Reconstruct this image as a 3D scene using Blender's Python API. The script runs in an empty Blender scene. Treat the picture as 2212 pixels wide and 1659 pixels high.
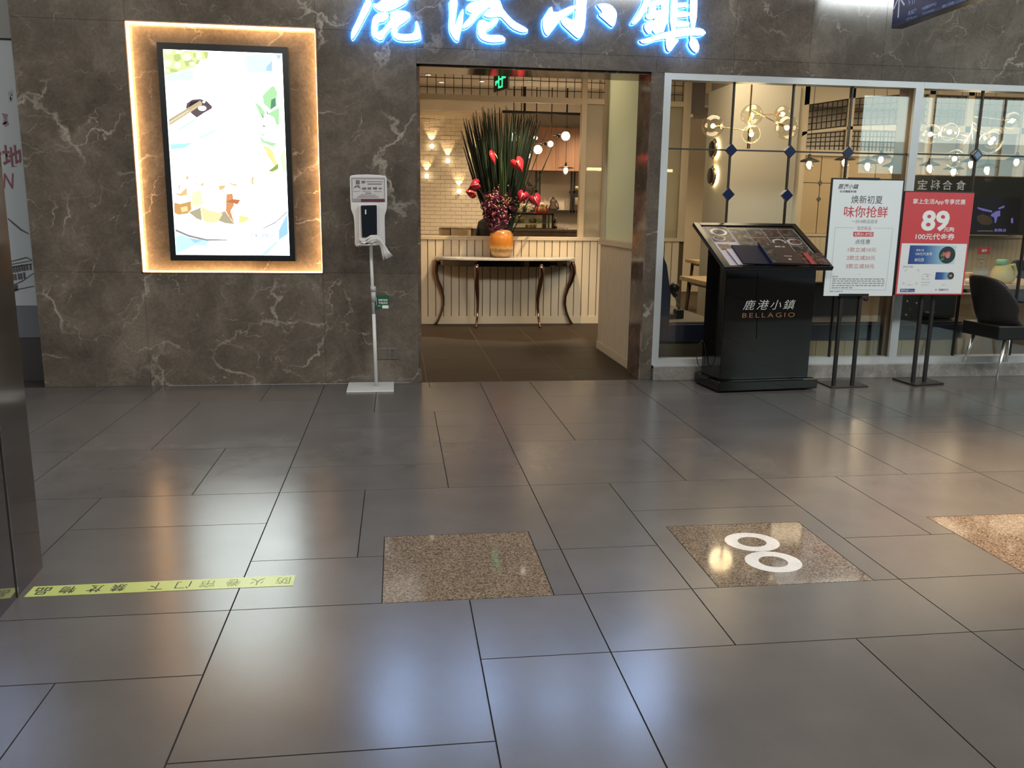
import bpy, math, random
from mathutils import Vector, Matrix, Euler
R = math.radians
sc = bpy.context.scene
COL = sc.collection
random.seed(11)

# ------------------------------------------------------------------ camera, light, exposure
cam_d = bpy.data.cameras.new('camera'); cam = bpy.data.objects.new('camera', cam_d); COL.objects.link(cam)
cam_d.sensor_fit = 'HORIZONTAL'; cam_d.sensor_width = 36.0
cam_d.lens = 36.0 * 1832.05 / 2212.0
cam_d.clip_start = 0.05; cam_d.clip_end = 200
pit, rol, yaw = R(11.34917), R(0.77056), R(7.71962)
fw = Vector((math.sin(yaw)*math.cos(pit), math.cos(yaw)*math.cos(pit), -math.sin(pit)))
ri = Vector((math.cos(yaw), -math.sin(yaw), 0)); up = ri.cross(fw)
r2 = ri*math.cos(rol) + up*math.sin(rol); u2 = up*math.cos(rol) - ri*math.sin(rol)
M = Matrix((r2, u2, -fw)).transposed().to_4x4(); M.translation = (0, 0, 1.4)
cam.matrix_world = M
sc.camera = cam
sc.view_settings.view_transform = 'Standard'; sc.view_settings.look = 'None'
sc.view_settings.exposure = 0.0; sc.view_settings.gamma = 1.0; sc.view_settings.use_curve_mapping = False
cy = sc.cycles
cy.max_bounces = 7; cy.diffuse_bounces = 3; cy.glossy_bounces = 4; cy.transmission_bounces = 4; cy.transparent_max_bounces = 24
cy.sample_clamp_indirect = 4.0; cy.caustics_reflective = False; cy.caustics_refractive = False
try:
    cy.use_denoising = True
except Exception:
    pass
world = bpy.data.worlds.new('world'); sc.world = world; world.use_nodes = True
world.node_tree.nodes['Background'].inputs[0].default_value = (0.80, 0.88, 1.0, 1)
world.node_tree.nodes['Background'].inputs[1].default_value = 0.40

def lamp(kind, name, loc, energy, color, rot=(0,0,0), size=0.1, sizey=None, spot=None, blend=0.4):
    d = bpy.data.lights.new(name, kind); d.energy = energy; d.color = color
    if kind == 'AREA':
        d.shape = 'RECTANGLE'; d.size = size; d.size_y = sizey or size
    else:
        d.shadow_soft_size = size
    if kind == 'SPOT':
        d.spot_size = R(spot); d.spot_blend = blend
    o = bpy.data.objects.new(name, d); COL.objects.link(o); o.location = loc; o.rotation_euler = rot
    return o
WARM = (1.0, 0.72, 0.42); NEUT = (1.0, 0.93, 0.82)
# unseen fill lamps added under the mall ceiling for ambient light
for (x, y) in ((-5.5, 1.5), (1.5, 1.0), (8.5, 1.5)):
    lamp('AREA', 'mall_fill_light', (x, y, 5.05), 120, (1.0, 0.91, 0.80), size=3.0, sizey=1.2)
for (x, y, e, c_) in ((-5.0, 0.6, 150, (1.0, 0.93, 0.82)), (-0.5, 0.4, 130, (1.0, 0.94, 0.85)), (3.5, 0.4, 185, (0.95, 0.98, 0.95)), (7.5, 0.6, 210, (0.92, 0.98, 0.97))):
    lamp('AREA', 'wall_fill_light', (x, y, 5.05), e, c_, rot=(R(58), 0, 0), size=1.6, sizey=0.7)  # unseen tilted lamps added to brighten the front wall
lamp('SPOT', 'mall_spot_light', (3.35, 3.60, 4.95), 1900, (1.0, 0.64, 0.34), rot=(R(0), R(0), 0), size=0.06, spot=44, blend=1.0)

# ------------------------------------------------------------------ materials
MATS = {}
def nt(name):
    m = bpy.data.materials.new(name); m.use_nodes = True
    t = m.node_tree; t.nodes.clear()
    out = t.nodes.new('ShaderNodeOutputMaterial')
    return m, t, out
def mat(name, col, rough=0.5, metal=0.0, spec=0.5, noise=0.0, nscale=20.0, bump=0.0, bscale=60.0, coat=0.0, emit=None, es=0.0):
    if name in MATS: return MATS[name]
    m, t, out = nt(name)
    b = t.nodes.new('ShaderNodeBsdfPrincipled'); t.links.new(b.outputs[0], out.inputs[0])
    b.inputs['Base Color'].default_value = (*col, 1); b.inputs['Roughness'].default_value = rough
    b.inputs['Metallic'].default_value = metal; b.inputs['Specular IOR Level'].default_value = spec
    if coat: b.inputs['Coat Weight'].default_value = coat; b.inputs['Coat Roughness'].default_value = 0.06
    if emit: b.inputs['Emission Color'].default_value = (*emit, 1); b.inputs['Emission Strength'].default_value = es
    if noise or bump:
        tc = t.nodes.new('ShaderNodeTexCoord')
    if noise:
        n = t.nodes.new('ShaderNodeTexNoise'); n.inputs['Scale'].default_value = nscale; n.inputs['Detail'].default_value = 5
        t.links.new(tc.outputs['Object'], n.inputs['Vector'])
        r = t.nodes.new('ShaderNodeValToRGB')
        r.color_ramp.elements[0].position = 0.3; r.color_ramp.elements[1].position = 0.7
        r.color_ramp.elements[0].color = (*[c*(1-noise) for c in col], 1)
        r.color_ramp.elements[1].color = (*[min(1, c*(1+noise)) for c in col], 1)
        t.links.new(n.outputs['Fac'], r.inputs[0]); t.links.new(r.outputs[0], b.inputs['Base Color'])
    if bump:
        n2 = t.nodes.new('ShaderNodeTexNoise'); n2.inputs['Scale'].default_value = bscale; n2.inputs['Detail'].default_value = 4
        t.links.new(tc.outputs['Object'], n2.inputs['Vector'])
        bp = t.nodes.new('ShaderNodeBump'); bp.inputs['Strength'].default_value = bump; bp.inputs['Distance'].default_value = 0.01
        t.links.new(n2.outputs['Fac'], bp.inputs['Height']); t.links.new(bp.outputs[0], b.inputs['Normal'])
    MATS[name] = m
    return m
def emis(name, col, s=1.0):
    if name in MATS: return MATS[name]
    m, t, out = nt(name)
    e = t.nodes.new('ShaderNodeEmission'); e.inputs[0].default_value = (*col, 1); e.inputs[1].default_value = s
    t.links.new(e.outputs[0], out.inputs[0]); MATS[name] = m
    return m
def math_node(t, op, a, b=None):
    n = t.nodes.new('ShaderNodeMath'); n.operation = op
    for i, v in enumerate((a, b)):
        if v is None: continue
        if isinstance(v, (int, float)): n.inputs[i].default_value = v
        else: t.links.new(v, n.inputs[i])
    return n.outputs[0]
def glass(name, tint=(1,1,1), f0=0.08, rough=0.0, tex=0.0):
    m, t, out = nt(name)
    tr = t.nodes.new('ShaderNodeBsdfTransparent'); tr.inputs[0].default_value = (*tint, 1)
    gl = t.nodes.new('ShaderNodeBsdfGlossy'); gl.inputs['Roughness'].default_value = rough
    g = t.nodes.new('ShaderNodeNewGeometry')
    d = t.nodes.new('ShaderNodeVectorMath'); d.operation = 'DOT_PRODUCT'
    t.links.new(g.outputs['Incoming'], d.inputs[0]); t.links.new(g.outputs['Normal'], d.inputs[1])
    a = math_node(t, 'ABSOLUTE', d.outputs['Value'])
    p = math_node(t, 'POWER', math_node(t, 'SUBTRACT', 1.0, a), 5.0)
    f = math_node(t, 'ADD', math_node(t, 'MULTIPLY', p, 1-f0), f0)
    mx = t.nodes.new('ShaderNodeMixShader'); t.links.new(f, mx.inputs[0]); t.links.new(tr.outputs[0], mx.inputs[1]); t.links.new(gl.outputs[0], mx.inputs[2])
    t.links.new(mx.outputs[0], out.inputs[0]); MATS[name] = m
    return m
def frosted(name, col, trans=0.25, rough=0.35, bscale=120.0, bump=0.4, stretch=(1,1,1)):
    m, t, out = nt(name)
    tl = t.nodes.new('ShaderNodeBsdfTranslucent'); tl.inputs[0].default_value = (*col, 1)
    df = t.nodes.new('ShaderNodeBsdfDiffuse'); df.inputs[0].default_value = (*[c*0.75 for c in col], 1)
    rf = t.nodes.new('ShaderNodeBsdfRefraction'); rf.inputs['Roughness'].default_value = rough; rf.inputs['IOR'].default_value = 1.02
    rf.inputs[0].default_value = (0.9, 0.92, 0.88, 1)
    gl = t.nodes.new('ShaderNodeBsdfGlossy'); gl.inputs['Roughness'].default_value = 0.25
    tc = t.nodes.new('ShaderNodeTexCoord'); mp = t.nodes.new('ShaderNodeMapping'); mp.inputs['Scale'].default_value = stretch
    n = t.nodes.new('ShaderNodeTexNoise'); n.inputs['Scale'].default_value = bscale; n.inputs['Detail'].default_value = 3
    t.links.new(tc.outputs['Object'], mp.inputs[0]); t.links.new(mp.outputs[0], n.inputs['Vector'])
    bp = t.nodes.new('ShaderNodeBump'); bp.inputs['Strength'].default_value = bump; bp.inputs['Distance'].default_value = 0.004
    t.links.new(n.outputs['Fac'], bp.inputs['Height'])
    for s in (rf, gl): t.links.new(bp.outputs[0], s.inputs['Normal'])
    m1 = t.nodes.new('ShaderNodeMixShader'); m1.inputs[0].default_value = 0.5; t.links.new(tl.outputs[0], m1.inputs[1]); t.links.new(df.outputs[0], m1.inputs[2])
    m2 = t.nodes.new('ShaderNodeMixShader'); m2.inputs[0].default_value = trans; t.links.new(m1.outputs[0], m2.inputs[1]); t.links.new(rf.outputs[0], m2.inputs[2])
    m3 = t.nodes.new('ShaderNodeMixShader'); m3.inputs[0].default_value = 0.08; t.links.new(m2.outputs[0], m3.inputs[1]); t.links.new(gl.outputs[0], m3.inputs[2])
    t.links.new(m3.outputs[0], out.inputs[0]); MATS[name] = m
    return m
def ramp(t, stops):
    r = t.nodes.new('ShaderNodeValToRGB'); cr = r.color_ramp
    while len(cr.elements) < len(stops): cr.elements.new(0.5)
    for e, (p, c) in zip(cr.elements, stops):
        e.position = p; e.color = (*c, 1) if len(c) == 3 else c
    return r
def marble(name, dark, mid, light, vein, rough=0.12, scale=1.0, vamt=0.8, offset=(0,0,0)):
    m, t, out = nt(name); L = t.links.new
    b = t.nodes.new('ShaderNodeBsdfPrincipled'); L(b.outputs[0], out.inputs[0]); b.inputs['Roughness'].default_value = rough
    b.inputs['Specular IOR Level'].default_value = 0.4
    tc = t.nodes.new('ShaderNodeTexCoord'); mp = t.nodes.new('ShaderNodeMapping'); mp.inputs['Scale'].default_value = (scale,)*3
    mp.inputs['Location'].default_value = offset; mp.inputs['Rotation'].default_value = (0, R(28), 0)
    L(tc.outputs['Object'], mp.inputs[0])
    w = t.nodes.new('ShaderNodeTexNoise'); w.inputs['Scale'].default_value = 1.3; w.inputs['Detail'].default_value = 6; w.inputs['Roughness'].default_value = 0.6
    L(mp.outputs[0], w.inputs['Vector'])
    wa = t.nodes.new('ShaderNodeVectorMath'); wa.operation = 'SCALE'; wa.inputs['Scale'].default_value = 0.9; L(w.outputs['Color'], wa.inputs[0])
    wv = t.nodes.new('ShaderNodeVectorMath'); wv.operation = 'ADD'; L(mp.outputs[0], wv.inputs[0]); L(wa.outputs[0], wv.inputs[1])
    n1 = t.nodes.new('ShaderNodeTexNoise'); n1.inputs['Scale'].default_value = 2.2; n1.inputs['Detail'].default_value = 8; n1.inputs['Roughness'].default_value = 0.62
    L(wv.outputs[0], n1.inputs['Vector'])
    base = ramp(t, [(0.32, dark), (0.5, mid), (0.66, light)]); L(n1.outputs['Fac'], base.inputs[0])
    # fine grain speckle
    n4 = t.nodes.new('ShaderNodeTexNoise'); n4.inputs['Scale'].default_value = 45; n4.inputs['Detail'].default_value = 4; L(mp.outputs[0], n4.inputs['Vector'])
    g4 = ramp(t, [(0.3, (0.88,)*3), (0.7, (1.12,)*3)]); L(n4.outputs['Fac'], g4.inputs[0])
    mu = t.nodes.new('ShaderNodeMix'); mu.data_type = 'RGBA'; mu.blend_type = 'MULTIPLY'; mu.inputs[0].default_value = 1.0
    L(base.outputs[0], mu.inputs[6]); L(g4.outputs[0], mu.inputs[7])
    # veins: two sets of thin cell edges in warped, stretched space
    prev = mu.outputs[2]
    for sc_, thick, amt in ((0.7, 0.0055, vamt), (1.7, 0.0042, vamt*0.75)):
        mp2 = t.nodes.new('ShaderNodeMapping'); mp2.inputs['Scale'].default_value = (sc_, sc_, sc_*1.9); mp2.inputs['Location'].default_value = (sc_*3, 1, sc_)
        L(wv.outputs[0], mp2.inputs[0])
        v = t.nodes.new('ShaderNodeTexVoronoi'); v.feature = 'DISTANCE_TO_EDGE'; v.inputs['Scale'].default_value = 1.0; L(mp2.outputs[0], v.inputs['Vector'])
        n3 = t.nodes.new('ShaderNodeTexNoise'); n3.inputs['Scale'].default_value = 3.1*sc_; n3.inputs['Detail'].default_value = 3; L(mp.outputs[0], n3.inputs['Vector'])
        mk = ramp(t, [(0.45, (0, 0, 0)), (0.63, (1, 1, 1))]); L(n3.outputs['Fac'], mk.inputs[0])
        vr = ramp(t, [(0.0, (1, 1, 1)), (thick, (0.55,)*3), (thick*2.6, (0, 0, 0))]); L(v.outputs['Distance'], vr.inputs[0])
        f = math_node(t, 'MULTIPLY', math_node(t, 'MULTIPLY', vr.outputs[0], mk.outputs[0]), amt)
        mx = t.nodes.new('ShaderNodeMix'); mx.data_type = 'RGBA'; L(f, mx.inputs[0]); L(prev, mx.inputs[6]); mx.inputs[7].default_value = (*vein, 1)
        prev = mx.outputs[2]
    L(prev, b.inputs['Base Color'])
    MATS[name] = m
    return m
def tile_mat(name, col, var=0.10, rough=0.3, nscale=3.0, speck=0.12, spec=0.5):
    m, t, out = nt(name); L = t.links.new
    b = t.nodes.new('ShaderNodeBsdfPrincipled'); L(b.outputs[0], out.inputs[0]); b.inputs['Specular IOR Level'].default_value = spec
    oi = t.nodes.new('ShaderNodeObjectInfo'); tc = t.nodes.new('ShaderNodeTexCoord')
    ad = t.nodes.new('ShaderNodeVectorMath'); ad.operation = 'ADD'; L(tc.outputs['Object'], ad.inputs[0])
    L(math_node(t, 'MULTIPLY', oi.outputs['Random'], 37.0), ad.inputs[1])
    n = t.nodes.new('ShaderNodeTexNoise'); n.inputs['Scale'].default_value = nscale; n.inputs['Detail'].default_value = 6; L(ad.outputs[0], n.inputs['Vector'])
    n2 = t.nodes.new('ShaderNodeTexNoise'); n2.inputs['Scale'].default_value = 230; n2.inputs['Detail'].default_value = 2; L(tc.outputs['Object'], n2.inputs['Vector'])
    a = math_node(t, 'MULTIPLY', math_node(t, 'SUBTRACT', n.outputs['Fac'], 0.5), 0.5)
    c = math_node(t, 'MULTIPLY', math_node(t, 'SUBTRACT', n2.outputs['Fac'], 0.5), speck*3)
    d = math_node(t, 'MULTIPLY', math_node(t, 'SUBTRACT', oi.outputs['Random'], 0.5), var*2)
    s = math_node(t, 'ADD', math_node(t, 'ADD', math_node(t, 'ADD', a, c), d), 1.0)
    hs = t.nodes.new('ShaderNodeVectorMath'); hs.operation = 'SCALE'; hs.inputs[0].default_value = col; L(s, hs.inputs['Scale'])
    L(hs.outputs[0], b.inputs['Base Color'])
    rr = math_node(t, 'ADD', math_node(t, 'MULTIPLY', n.outputs['Fac'], 0.10), rough-0.05); L(rr, b.inputs['Roughness'])
    MATS[name] = m
    return m
def granite(name, stops, rough=0.06, scale=95.0):
    m, t, out = nt(name); L = t.links.new
    b = t.nodes.new('ShaderNodeBsdfPrincipled'); L(b.outputs[0], out.inputs[0]); b.inputs['Roughness'].default_value = rough
    b.inputs['Specular IOR Level'].default_value = 0.3
    tc = t.nodes.new('ShaderNodeTexCoord')
    v = t.nodes.new('ShaderNodeTexVoronoi'); v.inputs['Scale'].default_value = scale; L(tc.outputs['Object'], v.inputs['Vector'])
    n = t.nodes.new('ShaderNodeTexNoise'); n.inputs['Scale'].default_value = scale*0.9; n.inputs['Detail'].default_value = 3; L(tc.outputs['Object'], n.inputs['Vector'])
    sep = t.nodes.new('ShaderNodeSeparateColor'); L(v.outputs['Color'], sep.inputs[0])
    f = math_node(t, 'ADD', math_node(t, 'MULTIPLY', sep.outputs[0], 0.55), math_node(t, 'MULTIPLY', n.outputs['Fac'], 0.45))
    r = ramp(t, stops); L(f, r.inputs[0]); L(r.outputs[0], b.inputs['Base Color'])
    MATS[name] = m
    return m
def wood(name, a, b_, rough=0.45, scale=(1, 1, 0.08), freq=28.0):
    m, t, out = nt(name); L = t.links.new
    b = t.nodes.new('ShaderNodeBsdfPrincipled'); L(b.outputs[0], out.inputs[0]); b.inputs['Roughness'].default_value = rough
    tc = t.nodes.new('ShaderNodeTexCoord'); mp = t.nodes.new('ShaderNodeMapping'); mp.inputs['Scale'].default_value = scale; L(tc.outputs['Object'], mp.inputs[0])
    n = t.nodes.new('ShaderNodeTexNoise'); n.inputs['Scale'].default_value = freq; n.inputs['Detail'].default_value = 5; L(mp.outputs[0], n.inputs['Vector'])
    r = ramp(t, [(0.3, a), (0.7, b_)]); L(n.outputs['Fac'], r.inputs[0]); L(r.outputs[0], b.inputs['Base Color'])
    MATS[name] = m
    return m
def photo_mat(name, stops, scale=60.0, rough=0.35, spec=0.2):
    m, t, out = nt(name); L = t.links.new
    b = t.nodes.new('ShaderNodeBsdfPrincipled'); L(b.outputs[0], out.inputs[0]); b.inputs['Roughness'].default_value = rough; b.inputs['Specular IOR Level'].default_value = spec
    tc = t.nodes.new('ShaderNodeTexCoord'); n = t.nodes.new('ShaderNodeTexNoise'); n.inputs['Scale'].default_value = scale; n.inputs['Detail'].default_value = 4
    L(tc.outputs['Object'], n.inputs['Vector'])
    r = ramp(t, stops); L(n.outputs['Fac'], r.inputs[0]); L(r.outputs[0], b.inputs['Base Color'])
    MATS[name] = m
    return m

# ------------------------------------------------------------------ geometry helpers
class MB:
    def __init__(s): s.v = []; s.f = []; s.m = []; s.sm = []
    def add(s, vs, fs, mi=0, smooth=False):
        o = len(s.v); s.v += [tuple(v) for v in vs]
        for f in fs: s.f.append([i+o for i in f]); s.m.append(mi); s.sm.append(smooth)
        return s
    def box(s, x0, x1, y0, y1, z0, z1, mi=0):
        v = [(x0,y0,z0),(x1,y0,z0),(x1,y1,z0),(x0,y1,z0),(x0,y0,z1),(x1,y0,z1),(x1,y1,z1),(x0,y1,z1)]
        return s.add(v, [(0,3,2,1),(4,5,6,7),(0,1,5,4),(1,2,6,5),(2,3,7,6),(3,0,4,7)], mi)
    def prism(s, pts, a0, a1, axis='z', mi=0):
        # pts in the plane perpendicular to axis: z -> (x,y), y -> (x,z), x -> (y,z)
        ar = sum(p[0]*q[1]-q[0]*p[1] for p, q in zip(pts, pts[1:]+pts[:1]))
        if ar < 0: pts = pts[::-1]
        n = len(pts)
        def P(p, a):
            return (p[0], p[1], a) if axis == 'z' else (p[0], a, p[1]) if axis == 'y' else (a, p[0], p[1])
        v = [P(p, a0) for p in pts] + [P(p, a1) for p in pts]
        fs = [list(range(n))[::-1], list(range(n, 2*n))] + [(i, (i+1) % n, n+(i+1) % n, n+i) for i in range(n)]
        if axis == 'y': fs = [list(f)[::-1] for f in fs]
        return s.add(v, fs, mi)
    def poly(s, pts, a, axis='y', mi=0):
        def P(p):
            return (p[0], p[1], a) if axis == 'z' else (p[0], a, p[1]) if axis == 'y' else (a, p[0], p[1])
        ar = sum(p[0]*q[1]-q[0]*p[1] for p, q in zip(pts, pts[1:]+pts[:1]))
        if ar < 0: pts = pts[::-1]
        return s.add([P(p) for p in pts], [list(range(len(pts)))], mi)
    def tube(s, pts, r, n=8, mi=0, closed=False):
        pts = [Vector(p) for p in pts]; k = len(pts)
        rs = r if isinstance(r, (list, tuple)) else [r]*k
        vs = []; u = None
        for i in range(k):
            if closed: d = pts[(i+1) % k]-pts[i-1]
            else: d = pts[min(i+1, k-1)]-pts[max(i-1, 0)]
            d.normalize()
            if u is None: u = d.orthogonal().normalized()
            else:
                u = u - d*u.dot(d)
                u = u.normalized() if u.length > 1e-6 else d.orthogonal().normalized()
            w = d.cross(u)
            for j in range(n):
                a = 2*math.pi*j/n; vs.append(pts[i] + (u*math.cos(a)+w*math.sin(a))*rs[i])
        fs = []
        for i in range(k if closed else k-1):
            for j in range(n):
                a, b = i*n+j, i*n+(j+1) % n; c, d_ = ((i+1) % k)*n+(j+1) % n, ((i+1) % k)*n+j
                fs.append((a, b, c, d_))
        s.add(vs, fs, mi, True)
        if not closed:
            o = len(s.v)-len(vs)
            s.f += [[o+j for j in range(n)][::-1], [o+(k-1)*n+j for j in range(n)]]; s.m += [mi, mi]; s.sm += [False, False]
        return s
    def lathe(s, prof, c=(0,0,0), n=20, mi=0, a0=0.0, a1=2*math.pi, axis='z'):
        full = abs(a1-a0-2*math.pi) < 1e-6; cols = n if full else n+1; vs = []
        for (r, z) in prof:
            for j in range(cols):
                a = a0+(a1-a0)*j/n
                p = (r*math.cos(a), r*math.sin(a), z)
                if axis == 'x': p = (p[2], p[0], p[1])
                if axis == 'y': p = (p[0], p[2], p[1])
                vs.append((c[0]+p[0], c[1]+p[1], c[2]+p[2]))
        fs = []
        for i in range(len(prof)-1):
            for j in range(n if full else n):
                a, b = i*cols+j, i*cols+(j+1) % cols
                q = [a, b, b+cols, a+cols]
                fs.append(q if axis != 'y' else q[::-1])
        return s.add(vs, fs, mi, True)
    def ball(s, c, r, n=12, mi=0, sz=1.0):
        k = max(4, n//2)
        return s.lathe([(r*math.sin(math.pi*i/k)+1e-5, -r*sz*math.cos(math.pi*i/k)) for i in range(k+1)], c, n, mi)
    def xf(s, M, start=0):
        for i in range(start, len(s.v)): s.v[i] = tuple(M @ Vector(s.v[i]))
        return s
    def build(s, name, mats, parent=None, loc=None, bevel=0.0, bseg=2, rot=None):
        me = bpy.data.meshes.new(name); me.from_pydata(s.v, [], s.f)
        for m_ in (mats if isinstance(mats, (list, tuple)) else [mats]): me.materials.append(m_)
        me.polygons.foreach_set('material_index', s.m); me.polygons.foreach_set('use_smooth', s.sm)
        me.update()
        o = bpy.data.objects.new(name, me); COL.objects.link(o)
        if parent: o.parent = parent
        if loc: o.location = loc
        if rot: o.rotation_euler = rot
        if bevel:
            b = o.modifiers.new('edge', 'BEVEL'); b.width = bevel; b.segments = bseg; b.limit_method = 'ANGLE'; b.angle_limit = R(40)
        return o
def tag(o, label=None, cat=None, group=None, kind=None):
    if label: o['label'] = label
    if cat: o['category'] = cat
    if group: o['group'] = group
    if kind: o['kind'] = kind
    return o
def thing(name, label, cat, loc=(0,0,0), rz=0.0, group=None):
    o = bpy.data.objects.new(name, None); COL.objects.link(o); o.location = loc; o.rotation_euler = (0, 0, rz)
    o.empty_display_size = 0.1
    return tag(o, label, cat, group)
KIDS = {}
def copy_tree(o, loc=None, rz=None, label=None, parent=None, kids=None):
    c = o.copy(); COL.objects.link(c)
    if parent: c.parent = parent
    if loc is not None: c.location = loc
    if rz is not None: c.rotation_euler = (0, 0, rz)
    if label: c['label'] = label
    for ch in list(o.children): copy_tree(ch, parent=c)
    return c
def offset_poly(pts, d):
    ar = sum(p[0]*q[1]-q[0]*p[1] for p, q in zip(pts, pts[1:]+pts[:1]))
    if ar < 0: pts = pts[::-1]
    out = []; n = len(pts)
    for i in range(n):
        a, b, c = Vector(pts[i-1]).to_2d(), Vector(pts[i]).to_2d(), Vector(pts[(i+1) % n]).to_2d()
        e1 = (b-a).normalized(); e2 = (c-b).normalized()
        n1 = Vector((e1.y, -e1.x)); n2 = Vector((e2.y, -e2.x)); m = n1+n2
        if m.length < 1e-4: m = n1
        m.normalize(); k = d/max(0.35, m.dot(n1))
        out.append((b.x+m.x*k, b.y+m.y*k))
    return out
TEXTS = []
def text(s, m, parent, box, plane='y', off=0.0, bold=0.0, shear=0.0, name='lettering', flip=False, ext=0.0006, align=None, label=None, M0=None, keep=False):
    # box = (a, b, w, h) in the plane: 'y' -> x,z at y=off facing -y ; 'z' -> x,y at z=off facing up ; 'x' -> y,z at x=off facing -x
    c = bpy.data.curves.new(name, 'FONT'); c.body = s; c.size = 1.0; c.offset = bold; c.extrude = 0.0; c.shear = shear; c.resolution_u = 3
    c.fill_mode = 'FRONT'
    c.materials.append(m)
    o = bpy.data.objects.new(name, c); COL.objects.link(o); o.parent = parent
    if label: o['label'] = label
    TEXTS.append((o, box, plane, off, flip, M0, keep))
    return o
def fit_texts():
    bpy.context.view_layer.update()
    for o, (a, b, w, h), plane, off, flip, M0, keep in TEXTS:
        bb = o.bound_box; x0 = min(v[0] for v in bb); x1 = max(v[0] for v in bb); y0 = min(v[1] for v in bb); y1 = max(v[1] for v in bb)
        sx = w/max(1e-6, x1-x0); sy = h/max(1e-6, y1-y0)
        if keep: sy = sx
        if plane == 'y':
            Mx = Matrix(((1,0,0,0),(0,0,-1,0),(0,1,0,0),(0,0,0,1))); T = Matrix.Translation((a, off, b))
        elif plane == 'z':
            Mx = Matrix.Identity(4); T = Matrix.Translation((a, b, off))
        elif plane == 'x':
            Mx = Matrix(((0,0,-1,0),(-1,0,0,0),(0,1,0,0),(0,0,0,1))); T = Matrix.Translation((off, a+w, b))
        S = Matrix.Diagonal((sx, sy, 1, 1)); C0 = Matrix.Translation((-x0, -y0, 0))
        L = T @ Mx @ S @ C0
        if flip: L = Matrix.Translation((a+w/2, b+h/2, off)) @ Matrix.Rotation(math.pi, 4, 'Z') @ Matrix.Translation((-(a+w/2), -(b+h/2), -off)) @ L
        if M0 is not None: L = M0 @ L
        o.matrix_local = L
        o.matrix_parent_inverse = Matrix.Identity(4)
        # freeze to a mesh so that it is plain geometry
    dg = bpy.context.evaluated_depsgraph_get()
    for o, *_ in TEXTS:
        me = bpy.data.meshes.new_from_object(o.evaluated_get(dg))
        n = bpy.data.objects.new(o.name, me); nm = o.name; lab = o.get('label'); par = o.parent; ml = o.matrix_local.copy()
        bpy.data.objects.remove(o); n.name = nm
        COL.objects.link(n); n.parent = par; n.matrix_local = ml
        if lab: n['label'] = lab
    TEXTS.clear()
def ell(cx, cy_, rx, ry, n=20, rot=0.0):
    return [(cx+rx*math.cos(2*math.pi*i/n)*math.cos(rot)-ry*math.sin(2*math.pi*i/n)*math.sin(rot),
             cy_+rx*math.cos(2*math.pi*i/n)*math.sin(rot)+ry*math.sin(2*math.pi*i/n)*math.cos(rot)) for i in range(n)]

# palette
floor_t = tile_mat('grey_floor_tile', (0.100, 0.093, 0.087), rough=0.235, var=0.05, speck=0.10)
joint = mat('dark_joint', (0.018, 0.017, 0.016), 0.8)
brown_t = tile_mat('brown_floor_tile', (0.036, 0.025, 0.016), rough=0.55, var=0.10, nscale=5.0, speck=0.1, spec=0.22)
pale_joint = mat('pale_joint', (0.26, 0.19, 0.12), 0.8)
gran = granite('brown_granite', [(0.22, (0.060, 0.043, 0.031)), (0.42, (0.145, 0.108, 0.078)), (0.60, (0.28, 0.22, 0.165)), (0.8, (0.11, 0.08, 0.057))], scale=170.0)
white_marble = marble('white_marble', (0.62, 0.60, 0.57), (0.70, 0.68, 0.65), (0.75, 0.73, 0.70), (0.50, 0.49, 0.48), rough=0.15, scale=3.0, vamt=0.5)
stone = marble('grey_brown_marble', (0.075, 0.065, 0.053), (0.115, 0.099, 0.081), (0.170, 0.147, 0.120), (0.44, 0.40, 0.34), rough=0.10, vamt=0.75)
sill_stone = marble('pale_grey_marble', (0.15, 0.145, 0.135), (0.24, 0.23, 0.215), (0.34, 0.33, 0.31), (0.5, 0.48, 0.45), rough=0.16, scale=2.2)
red_stone = marble('brown_red_marble', (0.08, 0.055, 0.042), (0.13, 0.092, 0.072), (0.20, 0.15, 0.12), (0.42, 0.36, 0.3), rough=0.10, scale=2.0)
counter_stone = mat('counter_stone', (0.26, 0.20, 0.16), 0.35, noise=0.22, nscale=9)
cream = mat('cream_paint', (0.70, 0.61, 0.47), 0.5)
cream_wall = mat('cream_wall', (0.70, 0.62, 0.50), 0.7)
ceil_m = mat('ceiling_paint', (0.84, 0.79, 0.72), 0.8, noise=0.06, nscale=2)
dark_ceil = mat('dark_ceiling', (0.20, 0.19, 0.17), 0.8)
brick_m = mat('white_painted_brick', (0.70, 0.62, 0.50), 0.9, spec=0.1, bump=0.3, bscale=30)
black = mat('black_satin', (0.010, 0.010, 0.011), 0.35)
blackgloss = mat('black_gloss', (0.006, 0.0052, 0.0045), 0.05, spec=0.4)
black_metal = mat('black_metal', (0.014, 0.013, 0.013), 0.4, metal=0.0)
navy = mat('navy_upholstery', (0.008, 0.015, 0.045), 0.55)
navy_paint = mat('navy_enamel', (0.007, 0.016, 0.06), 0.25)
seat_grey = mat('grey_seat_fabric', (0.16, 0.14, 0.115), 0.8)
alu = mat('silver_aluminium', (0.50, 0.54, 0.56), 0.42, metal=0.25)
bronze = mat('bronze_anodised', (0.13, 0.095, 0.06), 0.4, metal=0.3)
white_pl = mat('white_plastic', (0.62, 0.61, 0.60), 0.4)
white_metal = mat('white_enamel', (0.60, 0.60, 0.58), 0.35)
chrome = mat('chrome', (0.75, 0.75, 0.75), 0.08, metal=1.0)
rose_mirror = mat('dark_rose_mirror_steel', (0.25, 0.155, 0.115), 0.08, metal=1.0)
black_mirror = mat('dark_mirror_steel', (0.09, 0.075, 0.07), 0.05, metal=1.0)
brass = mat('brass', (0.72, 0.50, 0.24), 0.25, metal=1.0)
steel = mat('brushed_steel', (0.45, 0.44, 0.42), 0.25, metal=1.0)
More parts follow.
